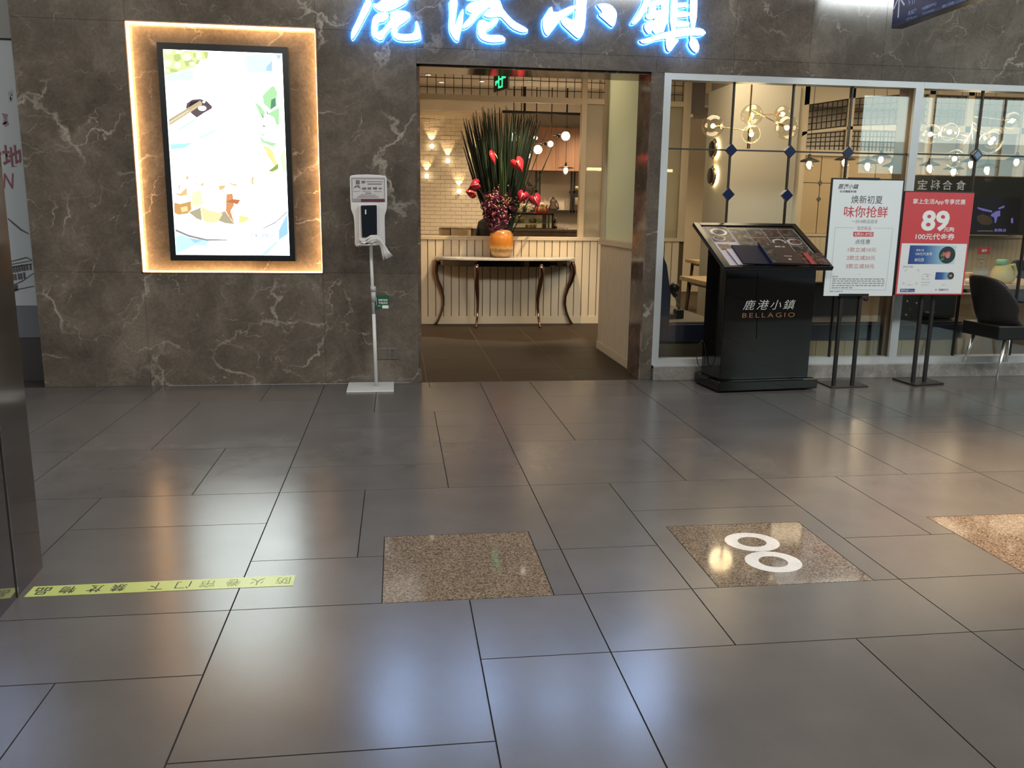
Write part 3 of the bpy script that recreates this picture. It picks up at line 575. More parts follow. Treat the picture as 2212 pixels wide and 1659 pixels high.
# ------------------------------------------------------------------ glowing sign letters
face_e = emis('letter_face', (0.46, 0.64, 1.0), 29.0); ret_m = mat('letter_return', (0.02, 0.05, 0.16), 0.3, emit=(0.02, 0.08, 0.7), es=0.25); halo_e = emis('letter_halo', (0.035, 0.27, 1.0), 38.0)
LET = [
 ('white glowing brush-style sign letter nearest the screen, long leg sweeping left', [[(-0.224, 2.96), (-0.169, 2.978), (-0.177, 2.92), (-0.23, 2.832), (-0.27, 2.756), (-0.317, 2.684), (-0.331, 2.699), (-0.331, 2.742), (-0.288, 2.823), (-0.244, 2.917)], [(-0.224, 2.96), (-0.192, 3.095), (-0.171, 3.216), (-0.12, 3.219), (-0.131, 3.098), (-0.169, 2.963)], [(-0.19, 3.215), (-0.113, 3.249), (0.144, 3.273), (0.157, 3.232), (-0.114, 3.201)], [(-0.035, 3.319), (0.01, 3.327), (0.015, 3.249), (-0.023, 3.247)], [(-0.127, 3.158), (0.15, 3.183), (0.143, 3.141), (-0.128, 3.116)], [(-0.075, 3.209), (-0.037, 3.211), (-0.045, 3.071), (-0.084, 3.07)], [(0.034, 3.214), (0.073, 3.216), (0.064, 3.076), (0.026, 3.075)], [(0.13, 3.176), (0.169, 3.178), (0.142, 3.074), (0.11, 3.072)], [(-0.135, 3.085), (0.149, 3.104), (0.142, 3.068), (-0.136, 3.043)], [(-0.163, 2.951), (-0.118, 2.956), (-0.052, 3.035), (0.122, 3.048), (0.102, 2.987), (0.089, 2.962), (0.024, 2.925), (-0.054, 2.894), (-0.119, 2.898), (-0.157, 2.927)], [(-0.168, 2.847), (-0.132, 2.885), (-0.048, 2.901), (-0.045, 2.849), (-0.088, 2.819), (-0.124, 2.816), (-0.135, 2.746), (-0.089, 2.77), (-0.029, 2.852), (0.003, 2.847), (-0.02, 2.785), (-0.063, 2.743), (-0.1, 2.677), (-0.174, 2.717), (-0.176, 2.791)], [(-0.035, 2.889), (-0.002, 2.909), (0.075, 2.912), (0.121, 2.895), (0.121, 2.865), (0.088, 2.832), (0.028, 2.793), (0.015, 2.746), (0.087, 2.74), (0.146, 2.754), (0.159, 2.804), (0.159, 2.841), (0.173, 2.842), (0.201, 2.763), (0.204, 2.713), (0.158, 2.696), (0.06, 2.689), (0.001, 2.702), (-0.024, 2.741), (-0.027, 2.803)]]),
 ('white glowing brush-style sign letter with three-drop side and curled hook, second from the screen', [[(0.416, 3.012), (0.488, 3.016), (0.478, 2.923), (0.459, 2.81), (0.488, 2.886), (0.518, 2.946), (0.531, 2.937), (0.528, 2.856), (0.502, 2.756), (0.492, 2.705), (0.462, 2.71), (0.422, 2.765), (0.414, 2.821), (0.422, 2.908)], [(0.423, 3.202), (0.482, 3.181), (0.514, 3.146), (0.482, 3.126), (0.436, 3.154)], [(0.39, 3.109), (0.455, 3.094), (0.482, 3.058), (0.442, 3.044), (0.396, 3.073)], [(0.548, 2.963), (0.574, 2.989), (0.687, 3.018), (0.747, 2.977), (0.654, 2.905), (0.575, 2.815), (0.515, 2.791), (0.522, 2.831), (0.601, 2.915), (0.554, 2.92)], [(0.746, 3.021), (0.786, 3.023), (0.854, 2.932), (0.922, 2.869), (1.031, 2.82), (1.035, 2.792), (0.977, 2.787), (0.903, 2.815), (0.841, 2.875), (0.814, 2.899), (0.714, 2.883), (0.674, 2.906), (0.747, 2.965)], [(0.68, 3.024), (0.806, 3.03), (0.841, 2.944), (0.747, 2.953), (0.667, 2.974)], [(0.641, 2.861), (0.681, 2.875), (0.721, 2.851), (0.748, 2.875), (0.808, 2.89), (0.788, 2.848), (0.748, 2.815), (0.695, 2.782), (0.715, 2.761), (0.823, 2.767), (0.86, 2.738), (0.85, 2.712), (0.736, 2.702), (0.662, 2.724), (0.635, 2.767)], [(0.574, 3.161), (0.884, 3.2), (0.892, 3.157), (0.58, 3.118)], [(0.639, 3.231), (0.679, 3.233), (0.693, 3.049), (0.653, 3.048)], [(0.778, 3.25), (0.817, 3.252), (0.813, 3.055), (0.773, 3.053)], [(0.554, 3.062), (0.912, 3.102), (0.92, 3.053), (0.561, 3.007)]]),
 ('white glowing brush-style sign letter made of one hooked stroke between two drops', [[(1.217, 3.002), (1.233, 2.937), (1.402, 3.017), (1.407, 2.971), (1.326, 2.921), (1.277, 2.88), (1.235, 2.825), (1.194, 2.773), (1.168, 2.782), (1.146, 2.835), (1.145, 2.891), (1.169, 2.928)], [(1.397, 3.317), (1.479, 3.334), (1.492, 3.178), (1.495, 3.047), (1.49, 2.862), (1.474, 2.794), (1.439, 2.756), (1.402, 2.778), (1.277, 2.88), (1.326, 2.921), (1.395, 2.891), (1.407, 2.977)], [(1.575, 3.021), (1.632, 3.033), (1.69, 3.023), (1.736, 2.978), (1.741, 2.932), (1.725, 2.864), (1.704, 2.857), (1.637, 2.907), (1.585, 2.945), (1.627, 2.96), (1.583, 3.005)]]),
 ('white glowing brush-style sign letter with many crossing strokes, last over the doorway', [[(1.957, 3.087), (2.023, 3.077), (1.949, 2.94), (1.9, 2.891), (1.853, 2.883), (1.877, 2.924), (1.931, 3.013)], [(1.957, 3.087), (2.043, 3.289), (2.101, 3.285), (2.023, 3.077)], [(2.057, 3.29), (2.108, 3.292), (2.194, 3.197), (2.173, 3.176), (2.089, 3.232)], [(1.977, 2.968), (2.064, 2.999), (2.163, 3.013), (2.164, 2.983), (2.016, 2.92), (1.971, 2.935)], [(1.995, 3.056), (2.155, 3.096), (2.157, 3.049), (2.004, 3.016)], [(1.966, 2.901), (2.031, 2.92), (2.163, 2.942), (2.151, 2.888), (2.034, 2.85), (2.007, 2.805), (1.964, 2.854)], [(1.995, 3.049), (2.054, 3.051), (2.06, 2.938), (1.993, 2.935)], [(2.091, 3.206), (2.164, 3.209), (2.153, 2.844), (2.036, 2.809), (2.037, 2.937), (2.096, 2.953)], [(1.931, 2.772), (1.993, 2.787), (2.153, 2.844), (2.337, 2.882), (2.442, 2.879), (2.485, 2.84), (2.438, 2.818), (2.341, 2.818), (2.23, 2.797), (2.082, 2.777), (1.988, 2.74), (1.943, 2.748)], [(2.17, 3.236), (2.225, 3.238), (2.235, 2.858), (2.175, 2.842)], [(2.324, 3.243), (2.387, 3.246), (2.397, 2.884), (2.337, 2.875)], [(2.191, 3.25), (2.381, 3.279), (2.384, 3.232), (2.201, 3.204)], [(2.159, 3.295), (2.422, 3.333), (2.424, 3.294), (2.161, 3.262)], [(2.258, 3.372), (2.302, 3.374), (2.3, 3.268), (2.256, 3.266)], [(2.203, 3.158), (2.335, 3.17), (2.338, 3.131), (2.206, 3.111)], [(2.208, 3.058), (2.311, 3.069), (2.328, 3.033), (2.211, 3.018)], [(2.211, 3.005), (2.338, 2.997), (2.34, 2.96), (2.214, 2.945)], [(2.215, 2.931), (2.334, 2.926), (2.337, 2.889), (2.218, 2.871)], [(2.147, 2.807), (2.23, 2.79), (2.26, 2.781), (2.218, 2.728), (2.191, 2.686), (2.16, 2.699), (2.146, 2.753)], [(2.34, 2.821), (2.402, 2.796), (2.431, 2.736), (2.416, 2.681), (2.369, 2.706), (2.337, 2.753), (2.35, 2.788)]])]
def smooth_poly(p):
    q = []
    for i in range(len(p)):
        a, b = p[i], p[(i+1) % len(p)]
        q += [(a[0]*0.78+b[0]*0.22, a[1]*0.78+b[1]*0.22), (a[0]*0.22+b[0]*0.78, a[1]*0.22+b[1]*0.78)]
    return q
for lab, strokes in LET:
    allx = [p[0] for s in strokes for p in s]; allz = [p[1] for s in strokes for p in s]
    base = ((min(allx)+max(allx))/2, 7.027, min(allz))
    L_ = thing('sign_letter', lab, 'sign letter', base, 0, 'glowing shop sign letters')
    f_, r_, h_ = MB(), MB(), MB()
    for i, s in enumerate(strokes):
        s = smooth_poly(s); s2 = [(x-base[0], z-base[2]) for x, z in s]
        s2 = offset_poly(s2, -0.004); f_.prism(s2, -0.070-0.0001*i, -0.062, 'y'); r_.prism(offset_poly(s2, 0.004), -0.0618, -0.022, 'y'); h_.prism(offset_poly(s2, 0.006), -0.0215, -0.010, 'y')
    f_.build('face', face_e, L_); r_.build('return', ret_m, L_); h_.build('halo', halo_e, L_)

# ------------------------------------------------------------------ polished pillar, hoarding
PR = Matrix.Translation((-1.395, 3.1, 0)) @ Matrix.Rotation(R(3.4), 4, 'Z') @ Matrix.Translation((1.395, -3.1, 0))
pl = MB(); pl.box(-2.7, -1.401, -4, 3.37, 0, 5.2).xf(PR); pl = tag(pl.build('wall_pillar', joint), kind='structure')
pmat = mat('dark_polished_panel', (0.36, 0.34, 0.325), 0.10, metal=1.0)
for a, b in ((3.104, 3.37), (1.9, 3.096), (0.7, 1.898), (-0.5, 0.698), (-1.7, -0.502)):
    MB().box(-1.401, -1.395, a, b, 0.0, 5.2).xf(PR).build('panel', pmat, pl)
MB().box(-1.40, -1.391, 3.0965, 3.1035, 0, 5.2).xf(PR).build('joint_strip', steel, pl)
HB = (-4.4, 7.3, 0)
hb = thing('hoarding_board', 'pale printed hoarding board with dark red lettering left of the marble wall', 'board', HB)
hoard_m = mat('hoarding_print', (0.33, 0.38, 0.42), 0.5)
MB().box(-1.6, 1.64, 0, 0.08, 0.62, 2.655).build('printed_panel', hoard_m, hb)
MB().box(-1.6, 1.64, 0.004, 0.08, 0.36, 0.62).build('lower_panel', mat('hoarding_low', (0.10, 0.115, 0.14), 0.5), hb)
MB().box(-1.6, 1.64, 0.01, 0.08, 0.0, 0.36).build('kick_panel', mat('hoarding_kick', (0.035, 0.035, 0.036), 0.5), hb)
MB().box(-1.6, 1.64, -0.03, 0.1, 2.655, 3.4).build('head_rail', mat('hoarding_head', (0.17, 0.18, 0.18), 0.5), hb)
wine = mat('wine_ink', (0.16, 0.05, 0.075), 0.6)
text('生活地', wine, hb, (1.06, 1.69, 0.44, 0.185), 'y', -0.002, bold=0.02)
text('ZION', wine, hb, (1.14, 1.54, 0.285, 0.12), 'y', -0.002, bold=0.01, shear=0.2)
dk = MB()
for q in [[(-3.05, 1.316), (-3.007, 1.277), (-2.954, 1.227), (-2.905, 1.196), (-2.908, 1.188), (-2.965, 1.217), (-3.017, 1.267), (-3.053, 1.306)], [(-3.066, 0.976), (-2.941, 1.011), (-2.902, 0.989), (-2.902, 0.983), (-2.942, 1.001), (-3.067, 0.968)], [(-3.066, 0.954), (-2.902, 0.985), (-2.903, 0.979), (-3.067, 0.946)], [(-3.064, 0.934), (-2.902, 0.96), (-2.903, 0.955), (-3.064, 0.926)], [(-3.063, 0.791), (-2.992, 0.822), (-2.902, 0.883), (-2.9, 0.877), (-2.991, 0.813), (-3.064, 0.782)], [(-3.062, 0.749), (-2.907, 0.781), (-2.908, 0.774), (-3.063, 0.741)]]:
    dk.prism([(x+4.4, z) for x, z in q], -0.002, 0.0, 'y')
for u, v in [(-3.061, 0.908), (-3.042, 0.911), (-3.022, 0.913), (-3.003, 0.919), (-2.983, 0.924), (-2.964, 0.924), (-2.944, 0.929), (-2.919, 0.932), (-3.057, 0.847), (-3.038, 0.85), (-3.013, 0.854), (-2.994, 0.856), (-2.971, 0.863), (-3.051, 0.76), (-3.036, 0.765)]:
    dk.box(u+4.4-0.008, u+4.4+0.008, -0.002, 0, v-0.025, v+0.025)
tag(dk.build('line_drawing', mat('drawing_ink', (0.06, 0.055, 0.07), 0.6), hb), kind='stuff')
bl = MB()
for q in [[(-2.939, 2.256), (-2.944, 2.238), (-2.952, 2.231), (-2.959, 2.238), (-2.961, 2.255), (-2.956, 2.273), (-2.948, 2.28), (-2.94, 2.273)], [(-2.925, 2.228), (-2.93, 2.21), (-2.938, 2.203), (-2.946, 2.21), (-2.947, 2.227), (-2.942, 2.245), (-2.934, 2.252), (-2.926, 2.245)], [(-2.937, 2.213), (-2.942, 2.196), (-2.951, 2.188), (-2.958, 2.195), (-2.96, 2.213), (-2.955, 2.23), (-2.946, 2.238), (-2.939, 2.231)], [(-2.919, 2.266), (-2.924, 2.248), (-2.933, 2.241), (-2.94, 2.248), (-2.942, 2.265), (-2.937, 2.283), (-2.928, 2.29), (-2.921, 2.283)]]: bl.poly([(x+4.4, z) for x, z in q], -0.001, 'y')
bl.build('printed_blossom', mat('blossom_print', (0.28, 0.29, 0.31), 0.6), hb)
bl = MB()
for q in [[(-3.019, 2.111), (-2.974, 2.103), (-2.99, 2.036), (-3.024, 2.021), (-3.006, 2.064)], [(-3.018, 2.035), (-2.979, 2.055), (-2.972, 2.027), (-3.002, 2.007)]]: bl.poly([(x+4.4, z) for x, z in q], -0.001, 'y')
bl.build('printed_bird', mat('bird_print', (0.20, 0.13, 0.16), 0.6), hb)

# mall shell behind and above
ce = MB(); ce.box(-12, 16, -9, 7.0, 5.2, 5.35); tag(ce.build('ceiling', ceil_m), kind='structure')
bw = MB(); bw.box(-12, 12.3, -8.3, -8.0, 0, 5.2); bw.box(12.3, 24, -8.3, -8.0, 0, 2.6); bw.box(12.3, 24, -8.3, -8.0, 4.62, 5.2); bw.box(18.6, 24, -8.3, -8.0, 2.6, 4.62)
bw = tag(bw.build('wall_back', mat('mall_back_wall', (0.05, 0.05, 0.05), 0.5)), kind='structure')
wb = MB(); wb.box(12.3, 18.6, -8.25, -8.12, 3.45, 4.62); wb = tag(wb.build('window_3', emis('daylight_window', (0.74, 0.92, 0.88), 5.0)), kind='structure')
MB().box(12.3, 18.6, -8.25, -8.12, 2.6, 3.45).build('lower_pane', emis('daylight_window_low', (0.42, 0.66, 0.68), 3.2), wb)
for i in range(4):
    x = 12.3+i*2.08
    MB().box(x, x+0.08, -8.12, -8.05, 2.6, 4.62).build('window_bar', steel, wb)
opp = thing('shop_sign', 'outlined shop sign characters across the mall mirrored in the window', 'sign', (14.8, -8.0, 2.1))
for i, (ch, x) in enumerate((('食', 15.38), ('合', 14.98), ('科', 14.62), ('宝', 14.24))):
    text(ch, emis('sign_glow', (1.0, 0.95, 0.85), 3.0), opp, (-(x-14.8)-0.15, 0.1, 0.28, 0.26), 'y', 0, M0=Matrix.Translation((0, 0.03, 0)) @ Matrix.Rotation(math.pi, 4, 'Z'))
MB().box(-0.9, 0.95, 0.0, 0.02, 0.0, 0.45).build('sign_board', mat('sign_board', (0.03, 0.03, 0.03), 0.4), opp)

# ------------------------------------------------------------------ hand sanitiser stand
SB = (-0.230, 6.83, 0)
st = thing('sanitizer_stand', 'white floor stand with black hand sanitiser dispenser against the marble wall', 'dispenser stand', SB)
MB().box(-0.185, 0.186, -0.18, 0.185, 0, 0.012).build('base_plate', white_metal, st, bevel=0.003)
MB().tube([(0.045, 0.01, 0.01), (0.035, 0.01, 0.6)], 0.0145, 12).tube([(0.033, 0.01, 0.6), (0.022, 0.01, 1.16)], 0.0125, 12).build('pole', white_metal, st)
MB().tube([(0.036, 0.01, 0.70), (0.035, 0.01, 0.78)], 0.019, 12).tube([(0.035, 0.01, 0.78), (0.034, 0.01, 0.82)], 0.022, 12).build('collar', mat('grey_collar', (0.42, 0.42, 0.41), 0.4), st)
def R2(q): return [(x-SB[0], z) for x, z in q]
bo = R2([(-0.357, 1.661), (-0.348, 1.673), (-0.308, 1.679), (-0.223, 1.683), (-0.13, 1.68), (-0.085, 1.674), (-0.077, 1.659), (-0.075, 1.559), (-0.075, 1.466), (-0.08, 1.419), (-0.095, 1.372), (-0.097, 1.324), (-0.095, 1.149), (-0.196, 1.138), (-0.32, 1.132), (-0.329, 1.147), (-0.331, 1.322), (-0.336, 1.368), (-0.354, 1.42), (-0.358, 1.508)])
MB().prism(bo, -0.01, 0.03, 'y').build('back_board', white_pl, st, bevel=0.006)
d0 = R2([(-0.29, 1.453), (-0.142, 1.456), (-0.144, 1.206), (-0.166, 1.168), (-0.27, 1.163), (-0.293, 1.186)])
MB().prism(d0, -0.075, -0.01, 'y').build('dispenser_body', white_pl, st, bevel=0.008)
d1 = R2([(-0.275, 1.448), (-0.154, 1.452), (-0.155, 1.212), (-0.272, 1.207)])
MB().prism(d1, -0.092, -0.07, 'y').build('dispenser_cover', mat('dispenser_black', (0.012, 0.015, 0.022), 0.2), st, bevel=0.006)
MB().prism(R2([(-0.243, 1.417), (-0.235, 1.417), (-0.235, 1.382), (-0.244, 1.382)]), -0.094, -0.09, 'y').build('level_window', mat('level_window', (0.8, 0.8, 0.8), 0.3), st)
cd = R2([(-0.345, 1.657), (-0.09, 1.66), (-0.091, 1.479), (-0.344, 1.475)])
MB().prism(cd, -0.016, -0.01, 'y').build('card_frame', mat('card_frame', (0.30, 0.29, 0.31), 0.3), st)
MB().prism(R2([(-0.338, 1.645), (-0.098, 1.647), (-0.098, 1.503), (-0.338, 1.498)]), -0.018, -0.0155, 'y').build('instruction_card', mat('card_paper', (0.52, 0.50, 0.50), 0.5), st)
MB().prism(R2([(-0.276, 1.496), (-0.094, 1.499), (-0.093, 1.479), (-0.275, 1.476)]), -0.0185, -0.0155, 'y').build('card_band', mat('maroon_print', (0.10, 0.02, 0.035), 0.4), st)
ci = MB()
for q in [[(-0.312, 1.638), (-0.282, 1.638), (-0.282, 1.606), (-0.313, 1.606)], [(-0.33, 1.573), (-0.318, 1.596), (-0.287, 1.601), (-0.276, 1.572), (-0.303, 1.587)], [(-0.27, 1.632), (-0.242, 1.637), (-0.24, 1.616), (-0.268, 1.613)], [(-0.267, 1.581), (-0.234, 1.586), (-0.234, 1.565), (-0.265, 1.567)], [(-0.225, 1.584), (-0.194, 1.587), (-0.197, 1.568), (-0.224, 1.568)], [(-0.182, 1.587), (-0.149, 1.588), (-0.152, 1.569), (-0.182, 1.569)], [(-0.14, 1.583), (-0.11, 1.584), (-0.122, 1.57), (-0.138, 1.572)], [(-0.233, 1.631), (-0.106, 1.633), (-0.107, 1.628), (-0.233, 1.625)], [(-0.224, 1.614), (-0.114, 1.616), (-0.114, 1.608), (-0.224, 1.606)], [(-0.333, 1.554), (-0.279, 1.555), (-0.279, 1.552), (-0.333, 1.551)], [(-0.263, 1.556), (-0.197, 1.556), (-0.197, 1.553), (-0.263, 1.552)], [(-0.178, 1.556), (-0.117, 1.556), (-0.117, 1.553), (-0.178, 1.552)], [(-0.242, 1.544), (-0.195, 1.545), (-0.195, 1.538), (-0.242, 1.537)], [(-0.277, 1.53), (-0.16, 1.53), (-0.16, 1.526), (-0.277, 1.525)], [(-0.296, 1.519), (-0.144, 1.52), (-0.144, 1.516), (-0.296, 1.514)], [(-0.31, 1.509), (-0.137, 1.511), (-0.137, 1.508), (-0.31, 1.505)]]:
    ci.poly(R2(q), -0.0188, 'y')
tag(ci.build('card_printing', mat('card_ink', (0.13, 0.13, 0.15), 0.6), st), kind='stuff')
tray = MB()
cxt, czt = 0.0+-0.22949999999999998-SB[0], 1.143
tray.lathe([(0.004, 0.0), (0.066, 0.002), (0.080, 0.014), (0.076, 0.014), (0.060, 0.006), (0.004, 0.004)], (cxt, -0.13, czt), 20).build('drip_tray', white_pl, st)
pt = MB()
pts = []
for i in range(9):
    s_ = i/8.0; pts.append(s_)
vs = []; fs = []
path = [(-0.229, 6.7, 1.169), (-0.191, 6.7, 1.195), (-0.154, 6.7, 1.2), (-0.131, 6.7, 1.179), (-0.111, 6.7, 1.14), (-0.093, 6.7, 1.093), (-0.074, 6.7, 1.051)]
wid = [0.030, 0.032, 0.028, 0.018, 0.020, 0.030, 0.042]
n = 9
for i, (p, w) in enumerate(zip(path, wid)):
    for j in range(n):
        t_ = j/(n-1)*2-1
        dx, dz = (path[min(i+1, 6)][0]-path[max(i-1, 0)][0], path[min(i+1, 6)][2]-path[max(i-1, 0)][2]); l = math.hypot(dx, dz)
        nx_, nz_ = -dz/l, dx/l
        vs.append((p[0]+nx_*w*t_, 6.70-0.02+0.012*math.sin(j*2.4+i*0.6)-0.02*(1-t_*t_), p[2]+nz_*w*t_))
for i in range(6):
    for j in range(n-1): fs.append((i*n+j, i*n+j+1, (i+1)*n+j+1, (i+1)*n+j))
pt.add(vs, fs, 0, True)
vs2 = []; fs2 = []
for i in range(7):
    for j in range(7):
        a, b = i/6*2-1, j/6*2-1
        vs2.append((SB[0]+cxt+a*0.062, SB[1]-0.13+b*0.055, czt+0.014+0.022*(1-a*a)*(0.6+0.4*math.sin(i*2.1+j*1.7))+0.006*math.sin(3*i+j)))
for i in range(6):
    for j in range(6): fs2.append((i*7+j, i*7+j+1, (i+1)*7+j+1, (i+1)*7+j))
pt.add(vs2, fs2, 0, True)
pw = pt.build('paper_towel', mat('tissue', (0.58, 0.57, 0.56), 0.9)); sm = pw.modifiers.new('thick', 'SOLIDIFY'); sm.thickness = 0.0015
tag(pw, 'crumpled white paper towel hanging over the dispenser drip tray', 'paper towel')

gs0 = (-0.184, 7.027, 0.731); gs1 = (-0.077, 7.027, 0.621)
gs = thing('wall_sticker', 'small green notice stuck on marble wall beside the stand pole', 'sticker', (gs0[0], 7.027, gs1[2]))
w_, h_ = gs1[0]-gs0[0], gs0[2]-gs1[2]
MB().box(0, w_, -0.003, 0, 0, h_).build('sheet', mat('green_print', (0.012, 0.085, 0.045), 0.4), gs)
text('电影泊位', white_ink, gs, (w_*0.22, h_*0.58, w_*0.70, h_*0.16), 'y', -0.0035, bold=0.02)
text('变装点位', white_ink, gs, (w_*0.22, h_*0.36, w_*0.70, h_*0.16), 'y', -0.0035, bold=0.02)
MB().box(w_*0.5, w_*0.97, -0.0036, -0.002, h_*0.03, h_*0.26).build('white_label', white_ink, gs)
MB().box(w_*0.06, w_*0.08, -0.0036, -0.002, h_*0.3, h_*0.85).box(w_*0.14, w_*0.4, -0.0036, -0.002, h_*0.2, h_*0.23).build('fine_print', white_ink, gs)
so0 = (-0.184, 7.027, 0.295); so1 = (-0.005, 7.027, 0.2)
so = thing('power_socket', 'double grey socket plate low on the marble wall', 'socket', (so0[0], 7.027, so1[2]))
w_, h_ = so1[0]-so0[0], so0[2]-so1[2]
sock_m = mat('socket_plate', (0.115, 0.103, 0.088), 0.35)
for k in (0, 1):
    MB().box(k*w_/2+0.001, (k+1)*w_/2-0.001, -0.008, 0, 0, h_).build('plate', sock_m, so, bevel=0.002)
hl = MB()
for a, b in ((0.28, 0.72), (0.42, 0.72)): hl.box(w_*(0.5+a*0.5+0.04), w_*(0.5+a*0.5+0.07), -0.0095, -0.007, h_*0.70, h_*0.82)
for a in (0.62, 0.72, 0.67): hl.box(w_*(a+0.05), w_*(a+0.065), -0.0095, -0.007, h_*(0.25 if a != 0.67 else 0.4), h_*(0.42 if a != 0.67 else 0.52))
hl.build('socket_holes', mat('holes', (0.01, 0.01, 0.01), 0.6), so)

# ------------------------------------------------------------------ shop interior shell
fi = MB(); fi.box(0.1, 20, 7.03, 21, -0.25, -0.0012); fi = tag(fi.build('floor_inner', pale_joint), kind='structure')
xs_ = [0.10, 0.231, 0.868, 1.494, 2.12, 2.75, 3.4, 4.05, 4.7]
ysl = [7.03, 7.58, 8.16, 8.82, 9.4, 10.0, 10.6, 11.2]
for xa, xb in zip(xs_, xs_[1:]):
    for ya, yb in zip(ysl, ysl[1:]):
        MB().prism(rect(xa+0.002, xb-0.002, ya+0.002, yb-0.002), -0.01, 0.0).build('tile', brown_t, fi)
fs3 = MB(); fs3.box(0.1, 20, 11.2, 21, -0.01, -0.001); fs3.box(4.7, 20, 7.03, 11.2, -0.01, -0.001); fs3.build('floor_slab', brown_t, fi)
wl = MB(); wl.box(-0.02, 0.1, 7.38, 21, 0, 4.2); tag(wl.build('wall_left', cream_wall), kind='structure')
wr = MB(); wr.box(16.5, 16.7, 7.38, 21, 0, 4.2); tag(wr.build('wall_right', cream_wall), kind='structure')
wk = MB(); wk.box(0.1, 16.5, 20.8, 21, 0, 4.2); tag(wk.build('wall_far', cream_wall), kind='structure')
c2 = MB(); c2.box(0.1, 16.5, 7.38, 11.05, 3.25, 3.4); c2.box(0.1, 4.9, 11.05, 16.0, 3.14, 3.4); c2.box(4.9, 16.5, 11.05, 21, 4.1, 4.25); c2.box(4.88, 4.98, 11.05, 21, 3.3, 4.2); c2.box(4.9, 16.5, 11.0, 11.08, 3.3, 4.2); c2.box(0.1, 4.9, 16, 21, 3.14, 3.4)
c2 = tag(c2.build('ceiling_inner', ceil_m), kind='structure')
bm_ = MB()
for (x0_, x1_, y0_, y1_) in ((0.1, 4.8, 12.4, 12.65), (0.1, 4.8, 13.9, 14.1)): bm_.box(x0_, x1_, y0_, y1_, 2.98, 3.14)
bm_.build('ceiling_beam', ceil_m, c2)
MB().box(5.0, 16, 7.6, 8.0, 3.05, 3.25).box(5.0, 16, 9.4, 9.7, 3.05, 3.25).build('ceiling_duct', dark_ceil, c2)
# painted brick wall at the back
BY = 15.5
wbk = MB(); wbk.box(0.1, 5.95, BY, BY+0.3, 0, 3.14); wbk = tag(wbk.build('wall_brick', brick_m), kind='structure')
bp = [MB().box(-0.0915, 0.0915, -0.011-0.0015*k, 0, -0.0322, 0.0322).build('brick', brick_m, wbk, bevel=0.003, bseg=1) for k in range(3)]
first = [True]*3; nb_ = 0
for i in range(30):
    z = 1.02+i*0.0685+0.034
    for j in range(10):
        x = 0.11+j*0.1865+(0.0 if i % 2 else -0.085)+0.09
        if x > 2.02 or (i > 27 and j > 7): continue
        k = (i*7+j*5) % 3
        if first[k]: o = bp[k]; first[k] = False
        else: o = bp[k].copy(); COL.objects.link(o)
        o.location = (x, BY, z); nb_ += 1
# sconces on the brick wall
sc_pos = [(0.619, 15.45, 2.541), (0.899, 15.45, 2.298), (0.527, 15.45, 2.03), (1.096, 15.45, 1.777), (1.362, 15.45, 2.4)]
labs = ['glowing ball sconce highest on white brick wall near the door jamb', 'glowing ball sconce second from top on white brick wall, beside the tall reeds', 'glowing ball sconce on white brick wall closest to the door jamb, below the highest one',
        'glowing ball sconce lowest on white brick wall with a shadow stripe under it', 'glowing ball sconce on white brick wall partly behind the reed leaves']
sp = thing('wall_sconce', labs[0], 'wall lamp', sc_pos[0], 0, 'ball sconces on the brick wall')
MB().ball((0, -0.03, 0), 0.040, 14).build('glass_ball', bulb, sp)
MB().lathe([(0.001, 0.0), (0.036, 0.0), (0.036, 0.02), (0.001, 0.02)], (0, 0.02, 0), 14, axis='y').box(-0.012, 0.012, -0.02, 0.03, -0.05, -0.038).build('mount', mat('sconce_mount', (0.55, 0.45, 0.3), 0.5), sp)
for p, lb in list(zip(sc_pos, labs))[1:]: copy_tree(sp, loc=p, label=lb)
for p in sc_pos:
    lamp('SPOT', 'sconce_light', (p[0], 15.445, p[2]+0.046), 9, (1.0, 0.68, 0.36), rot=(R(180-4), 0, 0), size=0.006, spot=64, blend=0.45)

# ------------------------------------------------------------------ wainscot partition at the back of the entrance
PY = 10.87
pa = MB(); pa.box(0.1, 3.72, PY, PY+0.06, 0, 1.07); pa = tag(pa.build('wall_partition', mat('groove_brown', (0.10, 0.07, 0.045), 0.8)), kind='structure')  # backing in darker brown, seen in the gaps between planks
pk = MB().box(-0.0455, 0.0455, -0.014, 0, 0.098, 1.072).build('plank', cream, pa, bevel=0.003, bseg=1); x = 0.226; i = 0
while x < 3.7:
    o = pk if i == 0 else pk.copy()
    if i: COL.objects.link(o)
    o.location = (x, PY, 0); x += 0.0995; i += 1
MB().box(0.1, 3.72, PY-0.022, PY+0.08, 0, 0.098).build('baseboard', cream, pa, bevel=0.003)
MB().box(0.1, 3.72, PY-0.03, PY+0.09, 1.07, 1.115).build('rail', cream, pa, bevel=0.004)
MB().box(0.1, 3.72, PY-0.016, PY+0.066, 2.755, 2.822).build('header', cream, pa, bevel=0.003)
MB().box(0.1, 3.72, PY-0.016, PY+0.066, 3.12, 3.25).build('header', cream, pa, bevel=0.003)
for a, b in ((2.305, 2.372), (2.60, 2.68), (3.62, 3.72)): MB().box(a, b, PY-0.02, PY+0.07, 1.115, 3.13).build('post', cream, pa, bevel=0.003)
for a, b in ((2.372, 2.60), (2.68, 3.62)): MB().box(a, b, PY+0.015, PY+0.025, 1.115, 2.755).build('textured_pane', textured, pa)
rods = MB(); x = 0.17
while x < 3.62:
    if not (2.28 < x < 2.39): rods.tube([(x, PY+0.02, 2.82), (x, PY+0.02, 3.12)], 0.0045, 5)
    x += 0.1075
for z in (2.905, 3.015, 3.112): rods.tube([(0.1, PY+0.02, z), (3.62, PY+0.02, z)], 0.0045, 5)
tag(rods.build('wire_mesh', black_metal, pa), kind='stuff')

